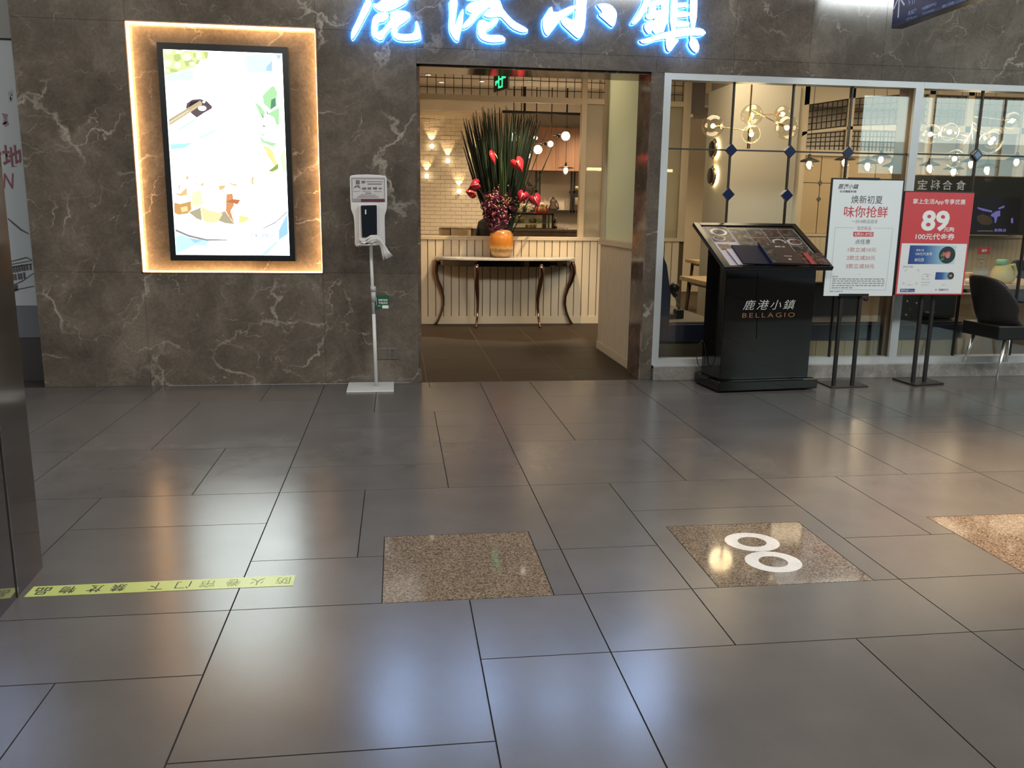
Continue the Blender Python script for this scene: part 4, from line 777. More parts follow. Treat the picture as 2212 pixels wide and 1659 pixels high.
# frosted screen beside the opening
sw = MB(); sw.box(2.118, 2.17, 7.40, 8.79, 0, 1.10); sw = tag(sw.build('wall_screen', mat('groove_brown', (0.10, 0.07, 0.045), 0.8)), kind='structure')  # same darker brown backing behind the planks
pk = MB().box(-0.010, 0.004, -0.042, 0.042, 0.085, 1.10).build('plank', cream, sw, bevel=0.003, bseg=1)
for i in range(14):
    o = pk if i == 0 else pk.copy()
    if i: COL.objects.link(o)
    o.location = (2.116, 7.45+i*0.0995, 0)
MB().box(2.098, 2.19, 7.40, 8.80, 0, 0.085).build('baseboard', cream, sw, bevel=0.003)
MB().box(2.090, 2.19, 7.40, 8.81, 1.10, 1.155).build('rail', cream, sw, bevel=0.004)
for a, b in ((8.69, 8.80), (7.40, 7.43)): MB().box(2.10, 2.17, a, b, 1.155, 3.25).build('post', cream, sw, bevel=0.003)
MB().box(2.10, 2.17, 7.40, 8.80, 2.80, 3.25).build('header', cream, sw)
MB().box(2.125, 2.137, 7.43, 8.69, 1.155, 2.80).build('frosted_pane', frost, sw)

# ------------------------------------------------------------------ console table, vase, bouquet
CB = (1.355, 10.80, 0)
ct = thing('console_table', 'half-round white marble console table on dark mirrored cabriole legs', 'table', CB)
def demi(rx, ry, y1):
    pts = [(-rx, y1), (rx, y1)]; n = 18
    for i in range(n+1):
        a = math.pi*i/n
        c, s_ = math.cos(a), math.sin(a)
        pts.append((rx*math.copysign(abs(c)**0.7, c), y1-0.03-ry*abs(s_)**0.85))
    return pts
MB().prism(demi(0.895, 0.455, 0.035), 0.835, 0.865).build('table_top', white_marble, ct, bevel=0.006)
MB().prism(demi(0.835, 0.40, 0.02), 0.76, 0.835).build('apron', black_mirror, ct, bevel=0.004)
def cab(x, y, dx, dy):
    l = math.hypot(dx, dy); dx /= l; dy /= l
    prof = [(0.80, 0.0, 0.036), (0.74, 0.018, 0.038), (0.66, 0.024, 0.036), (0.56, 0.0, 0.031), (0.46, -0.048, 0.027), (0.36, -0.075, 0.022), (0.26, -0.078, 0.019), (0.16, -0.055, 0.016), (0.07, -0.018, 0.015), (0.025, 0.008, 0.017), (0.008, 0.012, 0.012)]
    q = []
    for i in range(len(prof)-1):
        for t_ in (0, 0.5):
            q.append([prof[i][k]*(1-t_)+prof[i+1][k]*t_ for k in range(3)])
    q.append(prof[-1])
    b = MB().tube([(x+dx*o_, y+dy*o_, z) for z, o_, r in q], [r for z, o_, r in q], 10)
    b.ball((x+dx*0.022, y+dy*0.022, 0.016), 0.016, 10)
    b.build('leg', rose_mirror, ct)
cab(-0.865, 0.01, -1, -0.12); cab(0.865, 0.01, 1, -0.12); cab(-0.395, -0.36, -0.25, -1); cab(0.40, -0.36, 0.25, -1)

VB = (1.281, 10.60, 0.866)
m, t, out = nt('orange_glaze'); b_ = t.nodes.new('ShaderNodeBsdfPrincipled'); t.links.new(b_.outputs[0], out.inputs[0]); b_.inputs['Roughness'].default_value = 0.25
tc = t.nodes.new('ShaderNodeTexCoord'); sp_ = t.nodes.new('ShaderNodeSeparateXYZ'); t.links.new(tc.outputs['Object'], sp_.inputs[0])
nz = t.nodes.new('ShaderNodeTexNoise'); nz.inputs['Scale'].default_value = 22; nz.inputs['Detail'].default_value = 5; t.links.new(tc.outputs['Object'], nz.inputs['Vector'])
zf = math_node(t, 'ADD', math_node(t, 'DIVIDE', sp_.outputs[2], 0.36), math_node(t, 'MULTIPLY', math_node(t, 'SUBTRACT', nz.outputs['Fac'], 0.5), 0.18))
rp = ramp(t, [(0.02, (0.30, 0.18, 0.09)), (0.12, (0.55, 0.36, 0.18)), (0.24, (0.30, 0.17, 0.08)), (0.33, (0.78, 0.47, 0.16)), (0.45, (0.66, 0.24, 0.035)), (0.72, (0.70, 0.27, 0.045)), (0.84, (0.42, 0.20, 0.08)), (0.97, (0.72, 0.42, 0.17))])
t.links.new(zf, rp.inputs[0]); t.links.new(rp.outputs[0], b_.inputs['Base Color']); orange = m
va = MB().lathe([(0.001, 0.0), (0.095, 0.0), (0.112, 0.02), (0.138, 0.08), (0.150, 0.16), (0.151, 0.23), (0.140, 0.29), (0.112, 0.325), (0.085, 0.338), (0.075, 0.335), (0.085, 0.30), (0.10, 0.20), (0.001, 0.05)], (0, 0, 0), 32)
tag(va.build('vase', orange, loc=VB), 'squat orange glazed ceramic vase standing on the marble console table', 'vase')

FB = (1.281, 10.60, 1.16)
bq = thing('bouquet', 'tall fan of dark green reeds with purple orchids and red anthuriums in orange vase', 'bouquet', FB)
reed_ms = [mat('reed_dark', (0.006, 0.017, 0.013), 0.5), mat('reed_mid', (0.012, 0.032, 0.020), 0.5), mat('reed_light', (0.045, 0.10, 0.035), 0.5)]
rnd = random.Random(5)
def reed(tx, tz, bxx, w, m_, ty=None, bz=-0.12):
    by_ = rnd.uniform(-0.05, 0.05); ty = rnd.uniform(-0.22, 0.22) if ty is None else ty
    p0 = Vector((bxx, by_, bz)); p1 = Vector((tx, ty, tz)); n = 5; b = MB(); vs = []
    side = Vector((math.cos(rnd.uniform(-0.6, 0.6)), math.sin(rnd.uniform(-0.9, 0.9)), 0)).normalized()
    bow = Vector((rnd.uniform(-0.02, 0.02), rnd.uniform(-0.02, 0.02), 0))
    for i in range(n):
        s_ = i/(n-1); c = p0.lerp(p1, s_)+bow*math.sin(math.pi*s_)
        ww = w*(0.75+0.5*math.sin(math.pi*min(1, s_*0.9+0.1)))*(1.0 if i < n-1 else 0.35)
        vs += [c-side*ww, c+Vector((0, -ww*0.5, 0)), c+side*ww]
    fs = []
    for i in range(n-1):
        a = i*3; fs += [(a, a+1, a+4, a+3), (a+1, a+2, a+5, a+4), (a+2, a, a+3, a+5)]
    b.add(vs, fs); b.build('reed', m_, bq)
for i in range(128):
    u = (i+rnd.random())/128*2-1
    u = math.copysign(abs(u)**0.85, u)
    tz = 2.70-FB[2]-0.13*u*u-0.10*abs(u)*rnd.random()-rnd.random()*0.14-(0.25*rnd.random() if rnd.random() < 0.25 else 0)
    tx = -0.0+u*0.475+(-0.02)
    k = 0 if rnd.random() < 0.6 else 1
    if rnd.random() < 0.12 and abs(u) < 0.5: k = 2
    reed(tx, tz, u*0.075, rnd.uniform(0.006, 0.0125), reed_ms[k])
for (px_, pz_, b0, w) in ((0.805-FB[0], 2.17-FB[2], -0.06, 0.004), (1.816-FB[0], 2.422-FB[2], 0.06, 0.006),
                          (1.895-FB[0], 2.239-FB[2], 0.07, 0.008), (0.816-FB[0], 2.332-FB[2], -0.05, 0.004), (1.623-FB[0], 2.052-FB[2], 0.05, 0.005)):
    reed(px_, pz_, b0, w, reed_ms[0], ty=-0.1)
# bright broad blades in the middle
for dx in (-0.05, -0.03, -0.012, 0.012): reed(dx-0.01, 2.0-FB[2]+rnd.random()*0.3, dx*0.4, 0.016, reed_ms[2], ty=-0.24)
anth_m = [mat('anthurium_red', (0.50, 0.03, 0.06), 0.25), mat('anthurium_dark', (0.34, 0.02, 0.07), 0.25)]
spad_m = mat('spadix_cream', (0.75, 0.55, 0.32), 0.5)
def heart(sz):
    vs = [(0, -0.012, 0.02*sz)]; n = 24
    for i in range(n):
        t_ = 2*math.pi*i/n
        x_ = 0.062*sz*16*math.sin(t_)**3*0.72; z_ = 0.062*sz*(13*math.cos(t_)-5*math.cos(2*t_)-2*math.cos(3*t_)-math.cos(4*t_))
        vs.append((x_, 0.25*abs(x_)-0.10*z_*z_/sz, z_))
    return vs, [(0, 1+(i+1) % n, 1+i) for i in range(n)]
for (p, sz, tilt, mi, yaw_) in [((1.147, 10.32, 2.057), 0.105, 0.2, 0, 0.9), ((1.436, 10.32, 1.983), 0.115, -0.5, 0, 0), ((0.928, 10.32, 1.733), 0.095, 1.3, 1, 0.2), ((0.884, 10.32, 1.646), 0.105, 1.6, 0, 0.3), ((1.492, 10.32, 1.607), 0.1, 0.3, 1, -0.3), ((1.656, 10.32, 1.566), 0.105, -0.45, 1, -0.2)]:
    vs, fs = heart(sz); Mx = Matrix.Translation(Vector(p)-Vector(FB)) @ Matrix.Rotation(yaw_, 4, 'Z') @ Matrix.Rotation(tilt, 4, 'Y') @ Matrix.Rotation(R(-15), 4, 'X')
    o = MB().add([Mx @ Vector(v) for v in vs], fs, 0, True).build('spathe', anth_m[mi], bq); sm = o.modifiers.new('thick', 'SOLIDIFY'); sm.thickness = 0.002
    MB().tube([Mx @ Vector((0, -0.012, 0.035)), Mx @ Vector((0.0, -0.035, 0.0)), Mx @ Vector((0.0, -0.045, -0.035))], [0.006, 0.006, 0.003], 6).build('spadix', spad_m, o)
    q = Vector(p)-Vector(FB); MB().tube([q, q*0.5+Vector((0, 0.02, 0.08)), Vector((0, -0.02, 0.05))], 0.003, 5).build('flower_stem', reed_ms[1], bq)
orch_ms = [mat('orchid_dark', (0.07, 0.012, 0.05), 0.45), mat('orchid_plum', (0.17, 0.02, 0.09), 0.45), mat('orchid_pink', (0.42, 0.08, 0.17), 0.45), mat('orchid_cream', (0.68, 0.50, 0.42), 0.5), mat('bud_green', (0.40, 0.42, 0.12), 0.5)]
def orchid(k):
    b = MB(); r_ = random.Random(k)
    for j in range(5):
        a = 2*math.pi*j/5+r_.uniform(-0.2, 0.2); l = r_.uniform(0.026, 0.036); w = l*0.45; lift = r_.uniform(-0.010, 0.018)
        c, s_ = math.cos(a), math.sin(a)
        P = lambda x_, y_, d: (x_*c-y_*s_, -d, x_*s_+y_*c)
        b.add([P(0, 0, 0.004), P(l*0.55, w, lift), P(l, 0, lift*1.3+0.004), P(l*0.55, -w, lift)], [(0, 1, 2), (0, 2, 3)], 0 if j % 2 else 1)
    b.add([(-0.008, -0.012, -0.004), (0.008, -0.012, -0.004), (0, -0.02, -0.018), (0, -0.016, 0.006)], [(0, 1, 3), (0, 2, 1), (0, 3, 2), (1, 2, 3)], 2)
    return b
combos = [(0, 1, 2), (1, 0, 3), (1, 2, 3), (0, 0, 2), (2, 1, 3), (0, 1, 3)]
op = [orchid(k).build('orchid', [orch_ms[c] for c in combos[k]], bq) for k in range(6)]; used = [False]*6
outl = [(1.158, 1.328, 1.725), (1.103, 1.396, 1.669), (1.03, 1.42, 1.602), (1.014, 1.421, 1.526), (1.048, 1.433, 1.449), (1.071, 1.411, 1.372), (1.106, 1.378, 1.296), (1.14, 1.345, 1.229), (1.163, 1.323, 1.185)]
for i in range(230):
    q = rnd.random()**0.9*(len(outl)-1.001); k0 = int(q); f_ = q-k0
    xa = outl[k0][0]*(1-f_)+outl[k0+1][0]*f_; xb = outl[k0][1]*(1-f_)+outl[k0+1][1]*f_; z = outl[k0][2]*(1-f_)+outl[k0+1][2]*f_
    s_ = rnd.uniform(-1, 1); x = (xa+xb)/2+s_*(xb-xa)/2; d = math.sqrt(max(0, 1-s_*s_))*(xb-xa)/2*0.8
    k = rnd.randrange(6)
    if k0 >= 5 and k in (1, 2, 4, 5) and rnd.random() < 0.6: k = 0 if rnd.random() < 0.5 else 3
    o = op[k] if not used[k] else op[k].copy()
    if used[k]: COL.objects.link(o)
    used[k] = True
    o.location = (x-FB[0], -d*rnd.uniform(0.75, 1.0)+rnd.uniform(-0.01, 0.02), z-FB[2])
    o.rotation_euler = (rnd.uniform(-0.5, 0.5), rnd.uniform(0, 6.28), s_*0.9+rnd.uniform(-0.4, 0.4)); g_ = rnd.uniform(0.95, 1.45); o.scale = (g_, g_, g_)
bd = MB()
for i in range(70):
    x = rnd.gauss(0, 0.14); z = 0.42+rnd.gauss(0, 0.10)-abs(x)*0.4
    if rnd.random() < 0.2: x, z = rnd.choice((-1, 1))*rnd.uniform(0.14, 0.24), rnd.uniform(0.2, 0.42)
    q = Vector((x, rnd.uniform(-0.2, -0.05), z)); d = Vector((rnd.uniform(-1, 1), rnd.uniform(-0.5, 0.5), rnd.uniform(-0.2, 1))).normalized()*rnd.uniform(0.012, 0.024)
    bd.tube([q-d, q, q+d], [0.001, 0.006, 0.001], 5, rnd.choice((0, 0, 1)))
tag(bd.build('buds', [orch_ms[4], orch_ms[3]], bq), kind='stuff')

# downlights and added fill lamps of the entrance and the dining room
dl = thing('downlight', 'small round recessed ceiling downlight over the console table', 'downlight', (1.60, 10.43, 3.25), 0, 'recessed ceiling downlights')
MB().lathe([(0.001, -0.004), (0.035, -0.004)], (0, 0, 0), 14).build('lens', downlight_e, dl)
MB().lathe([(0.035, -0.002), (0.037, -0.010), (0.048, -0.010), (0.052, 0.0)], (0, 0, 0), 14).build('ring', mat('downlight_ring', (0.7, 0.68, 0.62), 0.4), dl)
for (x, y, z, lb) in ((0.7, 8.6, 3.25, 'small round recessed ceiling downlight inside the entrance, left side'), (4.17, 10.42, 3.25, 'small round recessed ceiling downlight behind the plain column'), (4.12, 8.9, 3.25, 'small round recessed ceiling downlight in front of the plain column'), (4.8, 9.85, 3.25, 'small round recessed ceiling downlight beside the plain column'), (8.75, 10.51, 3.25, 'small round recessed ceiling downlight far along the window'),
                  (0.42, 11.5, 3.14, 'small round recessed ceiling downlight behind mesh at door jamb'), (0.62, 12.1, 3.14, 'small round recessed ceiling downlight behind mesh, second from jamb'), (1.15, 11.9, 3.14, 'small round recessed ceiling downlight behind mesh left of exit sign'), (1.78, 11.7, 3.14, 'small round recessed ceiling downlight behind mesh right of exit sign'), (2.3, 14.6, 3.14, 'small round recessed ceiling downlight above the wood veneer bulkhead'), (2.75, 14.4, 3.14, 'small round recessed ceiling downlight above hanging disc lamp')):
    copy_tree(dl, loc=(x, y, z), label=lb)
lamp('SPOT', 'entrance_spot', (1.60, 9.75, 3.20), 290, (1.0, 0.70, 0.38), rot=(R(16), R(6), 0), size=0.025, spot=62, blend=0.5)
lamp('SPOT', 'entrance_spot', (0.75, 8.6, 3.20), 32, (1.0, 0.74, 0.46), rot=(0, 0, 0), size=0.05, spot=100, blend=0.7)
lamp('AREA', 'entrance_fill_light', (1.1, 8.6, 3.22), 3, (1.0, 0.76, 0.5), size=1.4, sizey=1.4)
for (x, y, e) in ((0.7, 12.9, 150), (1.7, 14.2, 120), (2.6, 13.2, 160), (3.3, 14.3, 120), (4.5, 13.6, 110)): lamp('SPOT', 'bar_light', (x, y, 3.11), e, (1.0, 0.75, 0.48), size=0.04, spot=140, blend=0.8)  # last spot added to brighten the wall past the bar
lamp('AREA', 'dining_fill_light', (7.8, 12.6, 4.05), 105, (1.0, 0.80, 0.56), size=4.5, sizey=2.5)
lamp('AREA', 'dining_fill_light', (12.5, 12.6, 4.05), 60, (1.0, 0.80, 0.56), size=4.0, sizey=2.5)
lamp('AREA', 'dining_fill_light', (11.0, 18.0, 4.05), 170, (1.0, 0.80, 0.58), size=5.0, sizey=2.5)  # unseen lamp added to lighten the space behind the arcade mesh
lamp('AREA', 'window_table_light', (3.2, 8.5, 3.2), 62, (1.0, 0.76, 0.5), size=1.6, sizey=1.0)
lamp('AREA', 'window_table_light', (6.3, 9.0, 3.2), 38, (1.0, 0.78, 0.52), size=2.4, sizey=1.2)

# exit sign
EB = (1.189, 10.0, 2.784)
ex = thing('exit_sign', 'small black exit sign with green symbol hanging before the mesh', 'exit sign', (EB[0], 10.0, EB[2]), R(-72))
MB().box(-0.19, 0.19, -0.012, 0.012, -0.02, 0.245).build('case', mat('exit_case', (0.01, 0.02, 0.015), 0.3), ex, bevel=0.003)
eg = emis('exit_green', (0.04, 0.85, 0.30), 1.6)
e_ = MB()
for a in ((-0.06, -0.032, 0.01, 0.215), (0.032, 0.06, 0.01, 0.215), (-0.06, 0.06, 0.195, 0.215), (-0.06, 0.06, 0.01, 0.03), (-0.14, -0.06, 0.07, 0.10), (0.06, 0.14, 0.10, 0.13), (0.10, 0.14, 0.13, 0.17), (-0.032, 0.032, 0.095, 0.115), (-0.14, -0.11, 0.05, 0.07)): e_.box(a[0], a[1], -0.0135, -0.011, a[2], a[3])
e_.build('symbol', eg, ex)
MB().tube([(-0.12, 0, 0.24), (-0.12, 0, 3.25-EB[2])], 0.004, 5).tube([(0.12, 0, 0.24), (0.12, 0, 3.25-EB[2])], 0.004, 5).build('hanger', black_metal, ex)

# ------------------------------------------------------------------ bar at the back
cn = thing('bar_counter', 'grey stone bar counter behind the entrance partition', 'counter', (2.6, 12.5, 0))
MB().box(-1.79, 1.55, 0.0, 0.06, 0, 1.15).build('front_panel', counter_stone, cn)
MB().box(-1.79, 1.55, -0.02, 0.62, 1.15, 1.186).build('worktop', counter_stone, cn, bevel=0.004)
MB().box(-1.79, -1.74, 0.06, 0.6, 0, 1.15).build('end_panel', counter_stone, cn)
stl = thing('bar_chair', 'cream round-backed chair peeping over the partition beside the bar', 'chair', (0.86, 12.15, 0), 0)
MB().lathe([(0.26, 0.70), (0.285, 1.17), (0.265, 1.19), (0.245, 1.17), (0.225, 0.72)], (0, 0, 0), 16, a0=R(40), a1=R(240)).build('backrest', mat('cream_leather', (0.62, 0.50, 0.34), 0.5), stl)
MB().lathe([(0.26, 1.165), (0.285, 1.185), (0.262, 1.2), (0.245, 1.185)], (0, 0, 0), 16, a0=R(40), a1=R(240)).build('back_trim', dark_wood, stl)
MB().lathe([(0.001, 0.62), (0.24, 0.62), (0.25, 0.68), (0.22, 0.71), (0.001, 0.715)], (0, 0, 0), 16).build('seat', mat('cream_leather2', (0.60, 0.48, 0.33), 0.5), stl)
for a in (45, 135, 225, 315): MB().tube([(0.17*math.cos(R(a)), 0.17*math.sin(R(a)), 0.63), (0.23*math.cos(R(a)), 0.23*math.sin(R(a)), 0)], [0.016, 0.011], 8).build('leg', dark_wood, stl)

# back bar: veneer bulkhead, shelves
bk = thing('veneer_bulkhead', 'long wood veneer bulkhead cabinet high above the bar shelves', 'cabinet', (3.2, 15.1, 2.15))
for i in range(8):
    MB().box(-1.12+i*0.34+0.002, -1.12+(i+1)*0.34-0.002, -0.02, 0.0, 0.0, 0.725).build('panel', bulk_wood, bk)
MB().box(-1.12, 1.6, 0.0, 0.38, 0.0, 0.725).build('carcass', bulk_wood, bk)
sh = thing('bar_shelves', 'black steel framed shelves on the pale wall over the bar', 'shelves', (2.9, 15.46, 1.42))
for x in [2.452, 2.519, 3.09, 3.145, 2.242]: MB().box(x-2.9-0.014, x-2.9+0.014, -0.21, -0.18, 0.0, 0.72).build('post', black_metal, sh)
for (a, b, z) in [(1.866, 2.493, 1.8), (3.102, 3.682, 1.798), (1.87, 3.694, 1.458)]: MB().box(a-2.9, b-2.9, -0.21, 0.03, z-1.42-0.018, z-1.42+0.018).build('shelf', black_metal, sh)
sz_mid = 1.82; sz_bot = 1.478
ceram = mat('cream_ceramic', (0.6, 0.5, 0.38), 0.4); darkc = mat('brown_ceramic', (0.07, 0.045, 0.03), 0.4)
def bowl(name, lab, cat, loc, r, h, m_): tag(MB().lathe([(0.001, 0), (r*0.5, 0), (r*0.85, h*0.5), (r, h), (r*0.93, h), (r*0.75, h*0.5), (0.001, h*0.15)], (0, 0, 0), 14).build(name, m_, loc=loc), lab, cat)
x_ = 2.282; bowl('bowl', 'cream ceramic bowl on lower bar shelf behind the red flower', 'bowl', (x_, 15.33, sz_bot), 0.10, 0.10, ceram)
x_ = 2.391; bowl('bowl', 'small cream cup on lower bar shelf next to the shelf post', 'bowl', (x_+0.06, 15.33, sz_bot), 0.055, 0.07, ceram)
x_ = 3.182; bowl('bowl', 'small cream bowl on upper bar shelf behind the disc lamp', 'bowl', (x_, 15.33, sz_mid), 0.07, 0.08, ceram)
x_ = 2.317
boat = MB().add([(-0.14, 0, 0.03), (-0.06, -0.03, 0.0), (0.06, -0.03, 0.0), (0.14, 0, 0.035), (0.06, 0.03, 0.0), (-0.06, 0.03, 0.0), (-0.06, -0.035, 0.035), (0.06, -0.035, 0.035), (0.06, 0.035, 0.035), (-0.06, 0.035, 0.035)],
   [(0, 1, 6), (1, 2, 7, 6), (2, 3, 7), (3, 4, 8), (4, 5, 9, 8), (5, 0, 9), (6, 7, 8, 9), (0, 6, 9), (3, 8, 7), (0, 5, 1), (1, 5, 4, 2), (2, 4, 3)]).tube([(0, 0, 0.03), (0, 0, 0.16)], 0.006, 5).add([(0.008, 0, 0.05), (0.10, 0, 0.06), (0.008, 0, 0.15)], [(0, 1, 2)])
tag(boat.build('model_boat', darkc, loc=(x_, 15.33, sz_mid+0.002)), 'small dark model boat on upper bar shelf beside the post', 'ornament')
x_ = 2.778
stt = thing('carved_figure', 'dark carved standing figure on the lower bar shelf', 'figurine', (x_, 15.33, sz_bot))
MB().lathe([(0.001, 0), (0.085, 0), (0.09, 0.03), (0.055, 0.10), (0.065, 0.15), (0.045, 0.185), (0.025, 0.20), (0.001, 0.205)], (0, 0, 0), 9).build('body', darkc, stt)
MB().ball((0, 0, 0.215), 0.028, 9).build('head', darkc, stt)
MB().tube([(0.055, -0.02, 0.17), (0.085, -0.03, 0.09), (0.095, -0.03, 0.01)], 0.012, 6).build('staff', darkc, stt)
x_ = 3.201
cl = thing('mantel_clock', 'dark round-topped mantel clock on the lower bar shelf end', 'clock', (x_, 15.36, sz_bot))
MB().prism([(-0.10, 0), (0.10, 0), (0.10, 0.16)]+[(0.10*math.cos(math.pi*i/8), 0.16+0.10*math.sin(math.pi*i/8)) for i in range(1, 8)]+[(-0.10, 0.16)], -0.06, 0.06, 'y').build('case', darkc, cl)
MB().lathe([(0.001, -0.063), (0.06, -0.063), (0.065, -0.06)], (0, 0, 0.16), 14, axis='y').build('dial', mat('clock_dial', (0.3, 0.26, 0.2), 0.4), cl)

WT = 1.187
ca = thing('display_case', 'black framed glass cake display case on the bar counter', 'display case', (1.757, 12.62, WT))
x1_ = 0.5309999999999999; x0_ = x1_-0.95
fr = MB(); h_ = 0.225
for a in ((x0_, x1_, -0.06, 0.30, h_-0.025, h_), (x0_, x0_+0.02, -0.06, -0.04, 0, h_), (x1_-0.025, x1_, -0.06, -0.035, 0, h_), (x1_-0.025, x1_, 0.27, 0.30, 0, h_), (x0_, x0_+0.02, 0.28, 0.30, 0, h_), (x1_-0.16, x1_-0.10, -0.03, 0.02, 0, h_)): fr.box(*a)
fr.build('frame', black, ca)
MB().box(x0_, x1_-0.07, -0.05, 0.26, 0.078, 0.086).build('shelf', steel, ca)
MB().box(x0_+0.02, x1_-0.025, -0.058, -0.054, 0.0, h_-0.025).build('glass_front', case_glass, ca)
MB().box(x0_, x1_, -0.05, 0.29, 0.0, 0.012).build('base', black, ca)
cake_m = [mat('custard_roll', (0.80, 0.70, 0.36), 0.6), mat('green_bun', (0.50, 0.52, 0.20), 0.6), mat('golden_bun', (0.75, 0.48, 0.16), 0.6)]
cb = (1.757, 12.6, 1.346)
for i, u_ in enumerate([1.728, 1.776, 1.831]):
    rl = thing('cake_roll', ('cut cream sponge roll on the glass shelf of the case, at its outer end', 'cut cream sponge roll on the glass shelf of the case, second from its end', 'cut cream sponge roll on the glass shelf of the case, next to the green buns')[i], 'cake', (u_, 12.62+0.10*(i % 2), WT+0.086), 0, 'cream rolls in the display case')
    MB().lathe([(0.001, -0.05), (0.044, -0.05), (0.048, -0.04), (0.048, 0.04), (0.001, 0.04)], (0, 0, 0.048), 14, axis='y').build('sponge', cake_m[0], rl)
    MB().lathe([(0.001, -0.053), (0.018, -0.053), (0.02, -0.05)], (0, 0, 0.048), 10, axis='y').build('filling', cake_m[2], rl)
for i, u_ in enumerate([1.969, 2.025, 2.087]):
    tag(MB().ball((0, 0, 0.032), 0.042, 12, 0, 0.78).build('green_bun', cake_m[1], loc=(u_, 12.62+0.09*(i % 2), WT+0.087)), ('pale green bun on the glass shelf, nearest the cream rolls', 'pale green bun on the glass shelf, middle of three', 'pale green bun on the glass shelf, nearest the case post')[i], 'bun', 'green buns in the display case')
for i, u_ in enumerate([1.901, 1.964, 2.019]):
    tag(MB().ball((0, 0, 0.026), 0.030, 12, 0, 0.85).build('golden_bun', cake_m[2] if i != 1 else cake_m[0], loc=(u_, 12.60, WT+0.013)), ('golden bun on the bottom of the display case, nearest the flowers', 'pale bun on the bottom of the display case, between golden ones', 'golden bun on the bottom of the display case, away from the flowers')[i], 'bun', 'buns on the case bottom')
TOPZ = WT+0.226
# cat figurines: lucky cats on the case
def cat_fig(name, lab, loc, s, body, extra):
    c = thing(name, lab, 'figurine', loc)
    MB().lathe([(0.001, 0), (0.075*s, 0.0), (0.085*s, 0.03*s), (0.078*s, 0.07*s), (0.055*s, 0.10*s), (0.001, 0.11*s)], (0, 0, 0), 14).build('body', extra, c)
    MB().ball((0, -0.01*s, 0.118*s), 0.058*s, 14, 0, 0.82).build('head', body, c)
    for sx_ in (-1, 1):
        MB().tube([(sx_*0.035*s, 0, 0.15*s), (sx_*0.045*s, 0, 0.185*s)], [0.018*s, 0.002*s], 6).build('ear', body, c)
    MB().tube([(0.075*s, -0.02*s, 0.08*s), (0.09*s, -0.03*s, 0.12*s), (0.08*s, -0.03*s, 0.15*s)], [0.016*s, 0.018*s, 0.016*s], 8).build('paw', body, c)
    MB().tube([(0.056*s*math.cos(a), -0.005*s+0.05*s*math.sin(a), 0.082*s) for a in [2*math.pi*i/12 for i in range(12)]], 0.008*s, 6, closed=True).build('collar', red_print, c)
    return c
x_ = 2.125
c_ = cat_fig('cat_figurine', 'cream cat figurine in a red robe on the display case', (x_, 12.66, TOPZ+0.016), 0.85, mat('cat_cream', (0.80, 0.62, 0.38), 0.35), mat('cat_gold', (0.45, 0.28, 0.12), 0.4))
MB().box(-0.105, 0.105, -0.07, 0.07, -0.015, 0.0).build('cushion', mat('bright_red', (0.62, 0.04, 0.05), 0.5), c_)
MB().lathe([(0.085, 0.0), (0.095, 0.02), (0.088, 0.06), (0.07, 0.08)], (0, 0.004, 0), 14, a0=R(-20), a1=R(200)).build('robe', mat('bright_red', (0.62, 0.04, 0.05), 0.5), c_)
x_ = 1.769
cat_fig('cat_figurine', 'plain cream cat figurine on the display case beside the orchids', (x_, 12.66, TOPZ), 0.80, mat('cat_pale', (0.62, 0.52, 0.36), 0.4), mat('cat_pale', (0.62, 0.52, 0.36), 0.4))
x_ = 1.926
tag(MB().lathe([(0.001, 0), (0.026, 0), (0.024, 0.03), (0.016, 0.045), (0.020, 0.06), (0.015, 0.078), (0.001, 0.082)], (0, 0, 0), 10).build('small_figurine', mat('cat_pale', (0.62, 0.52, 0.36), 0.4), loc=(x_, 12.66, TOPZ)), 'tiny cream peg figurine between two cat figurines on display case', 'figurine')
x_ = 2.326
bt = thing('sauce_bottle', 'dark sauce bottle with pale label on the bar counter', 'bottle', (x_, 12.62, WT))
MB().lathe([(0.001, 0), (0.030, 0), (0.032, 0.01), (0.032, 0.11), (0.012, 0.14), (0.012, 0.17), (0.001, 0.17)], (0, 0, 0), 12).build('bottle_body', mat('dark_glass', (0.06, 0.03, 0.02), 0.2), bt)
MB().lathe([(0.0325, 0.04), (0.0325, 0.085)], (0, 0, 0), 12).build('bottle_label', ceram, bt)
x_ = 2.417
pn = MB(); pn.box(-0.05, 0.05, -0.03, 0.03, 0, 0.018); pn.box(-0.042, 0.046, -0.026, 0.026, 0.018, 0.034); tag(pn.build('napkin_pile', white_ink, loc=(x_, 12.62, WT), bevel=0.003), 'small pile of white napkins on the bar counter', 'napkins')
x_ = 2.515
bowl('cup', 'small white cup at the far end of the bar counter', 'cup', (x_, 12.62, WT), 0.022, 0.035, white_ink)

# person behind the flowers at the bar
pe_x = 1.263
pn = thing('person', 'person in dark clothes standing at the bar behind the flowers', 'person', (pe_x, 11.95, 0), R(-60))
def skin_mesh(name, joints, edges, m_, parent):
    me = bpy.data.meshes.new(name); me.from_pydata([j[0] for j in joints], edges, []); o = bpy.data.objects.new(name, me); COL.objects.link(o); o.parent = parent
    o.modifiers.new('skin', 'SKIN'); 
    for v, j in zip(me.skin_vertices[0].data, joints): v.radius = (j[1], j[2] if len(j) > 2 else j[1])
    me.skin_vertices[0].data[0].use_root = True
    s_ = o.modifiers.new('sub', 'SUBSURF'); s_.levels = 1; s_.render_levels = 1; me.materials.append(m_)
    return o
skin_c = mat('skin', (0.50, 0.30, 0.19), 0.5); dcl = mat('dark_clothes', (0.012, 0.014, 0.02), 0.8); hair = mat('hair', (0.012, 0.009, 0.008), 0.6)
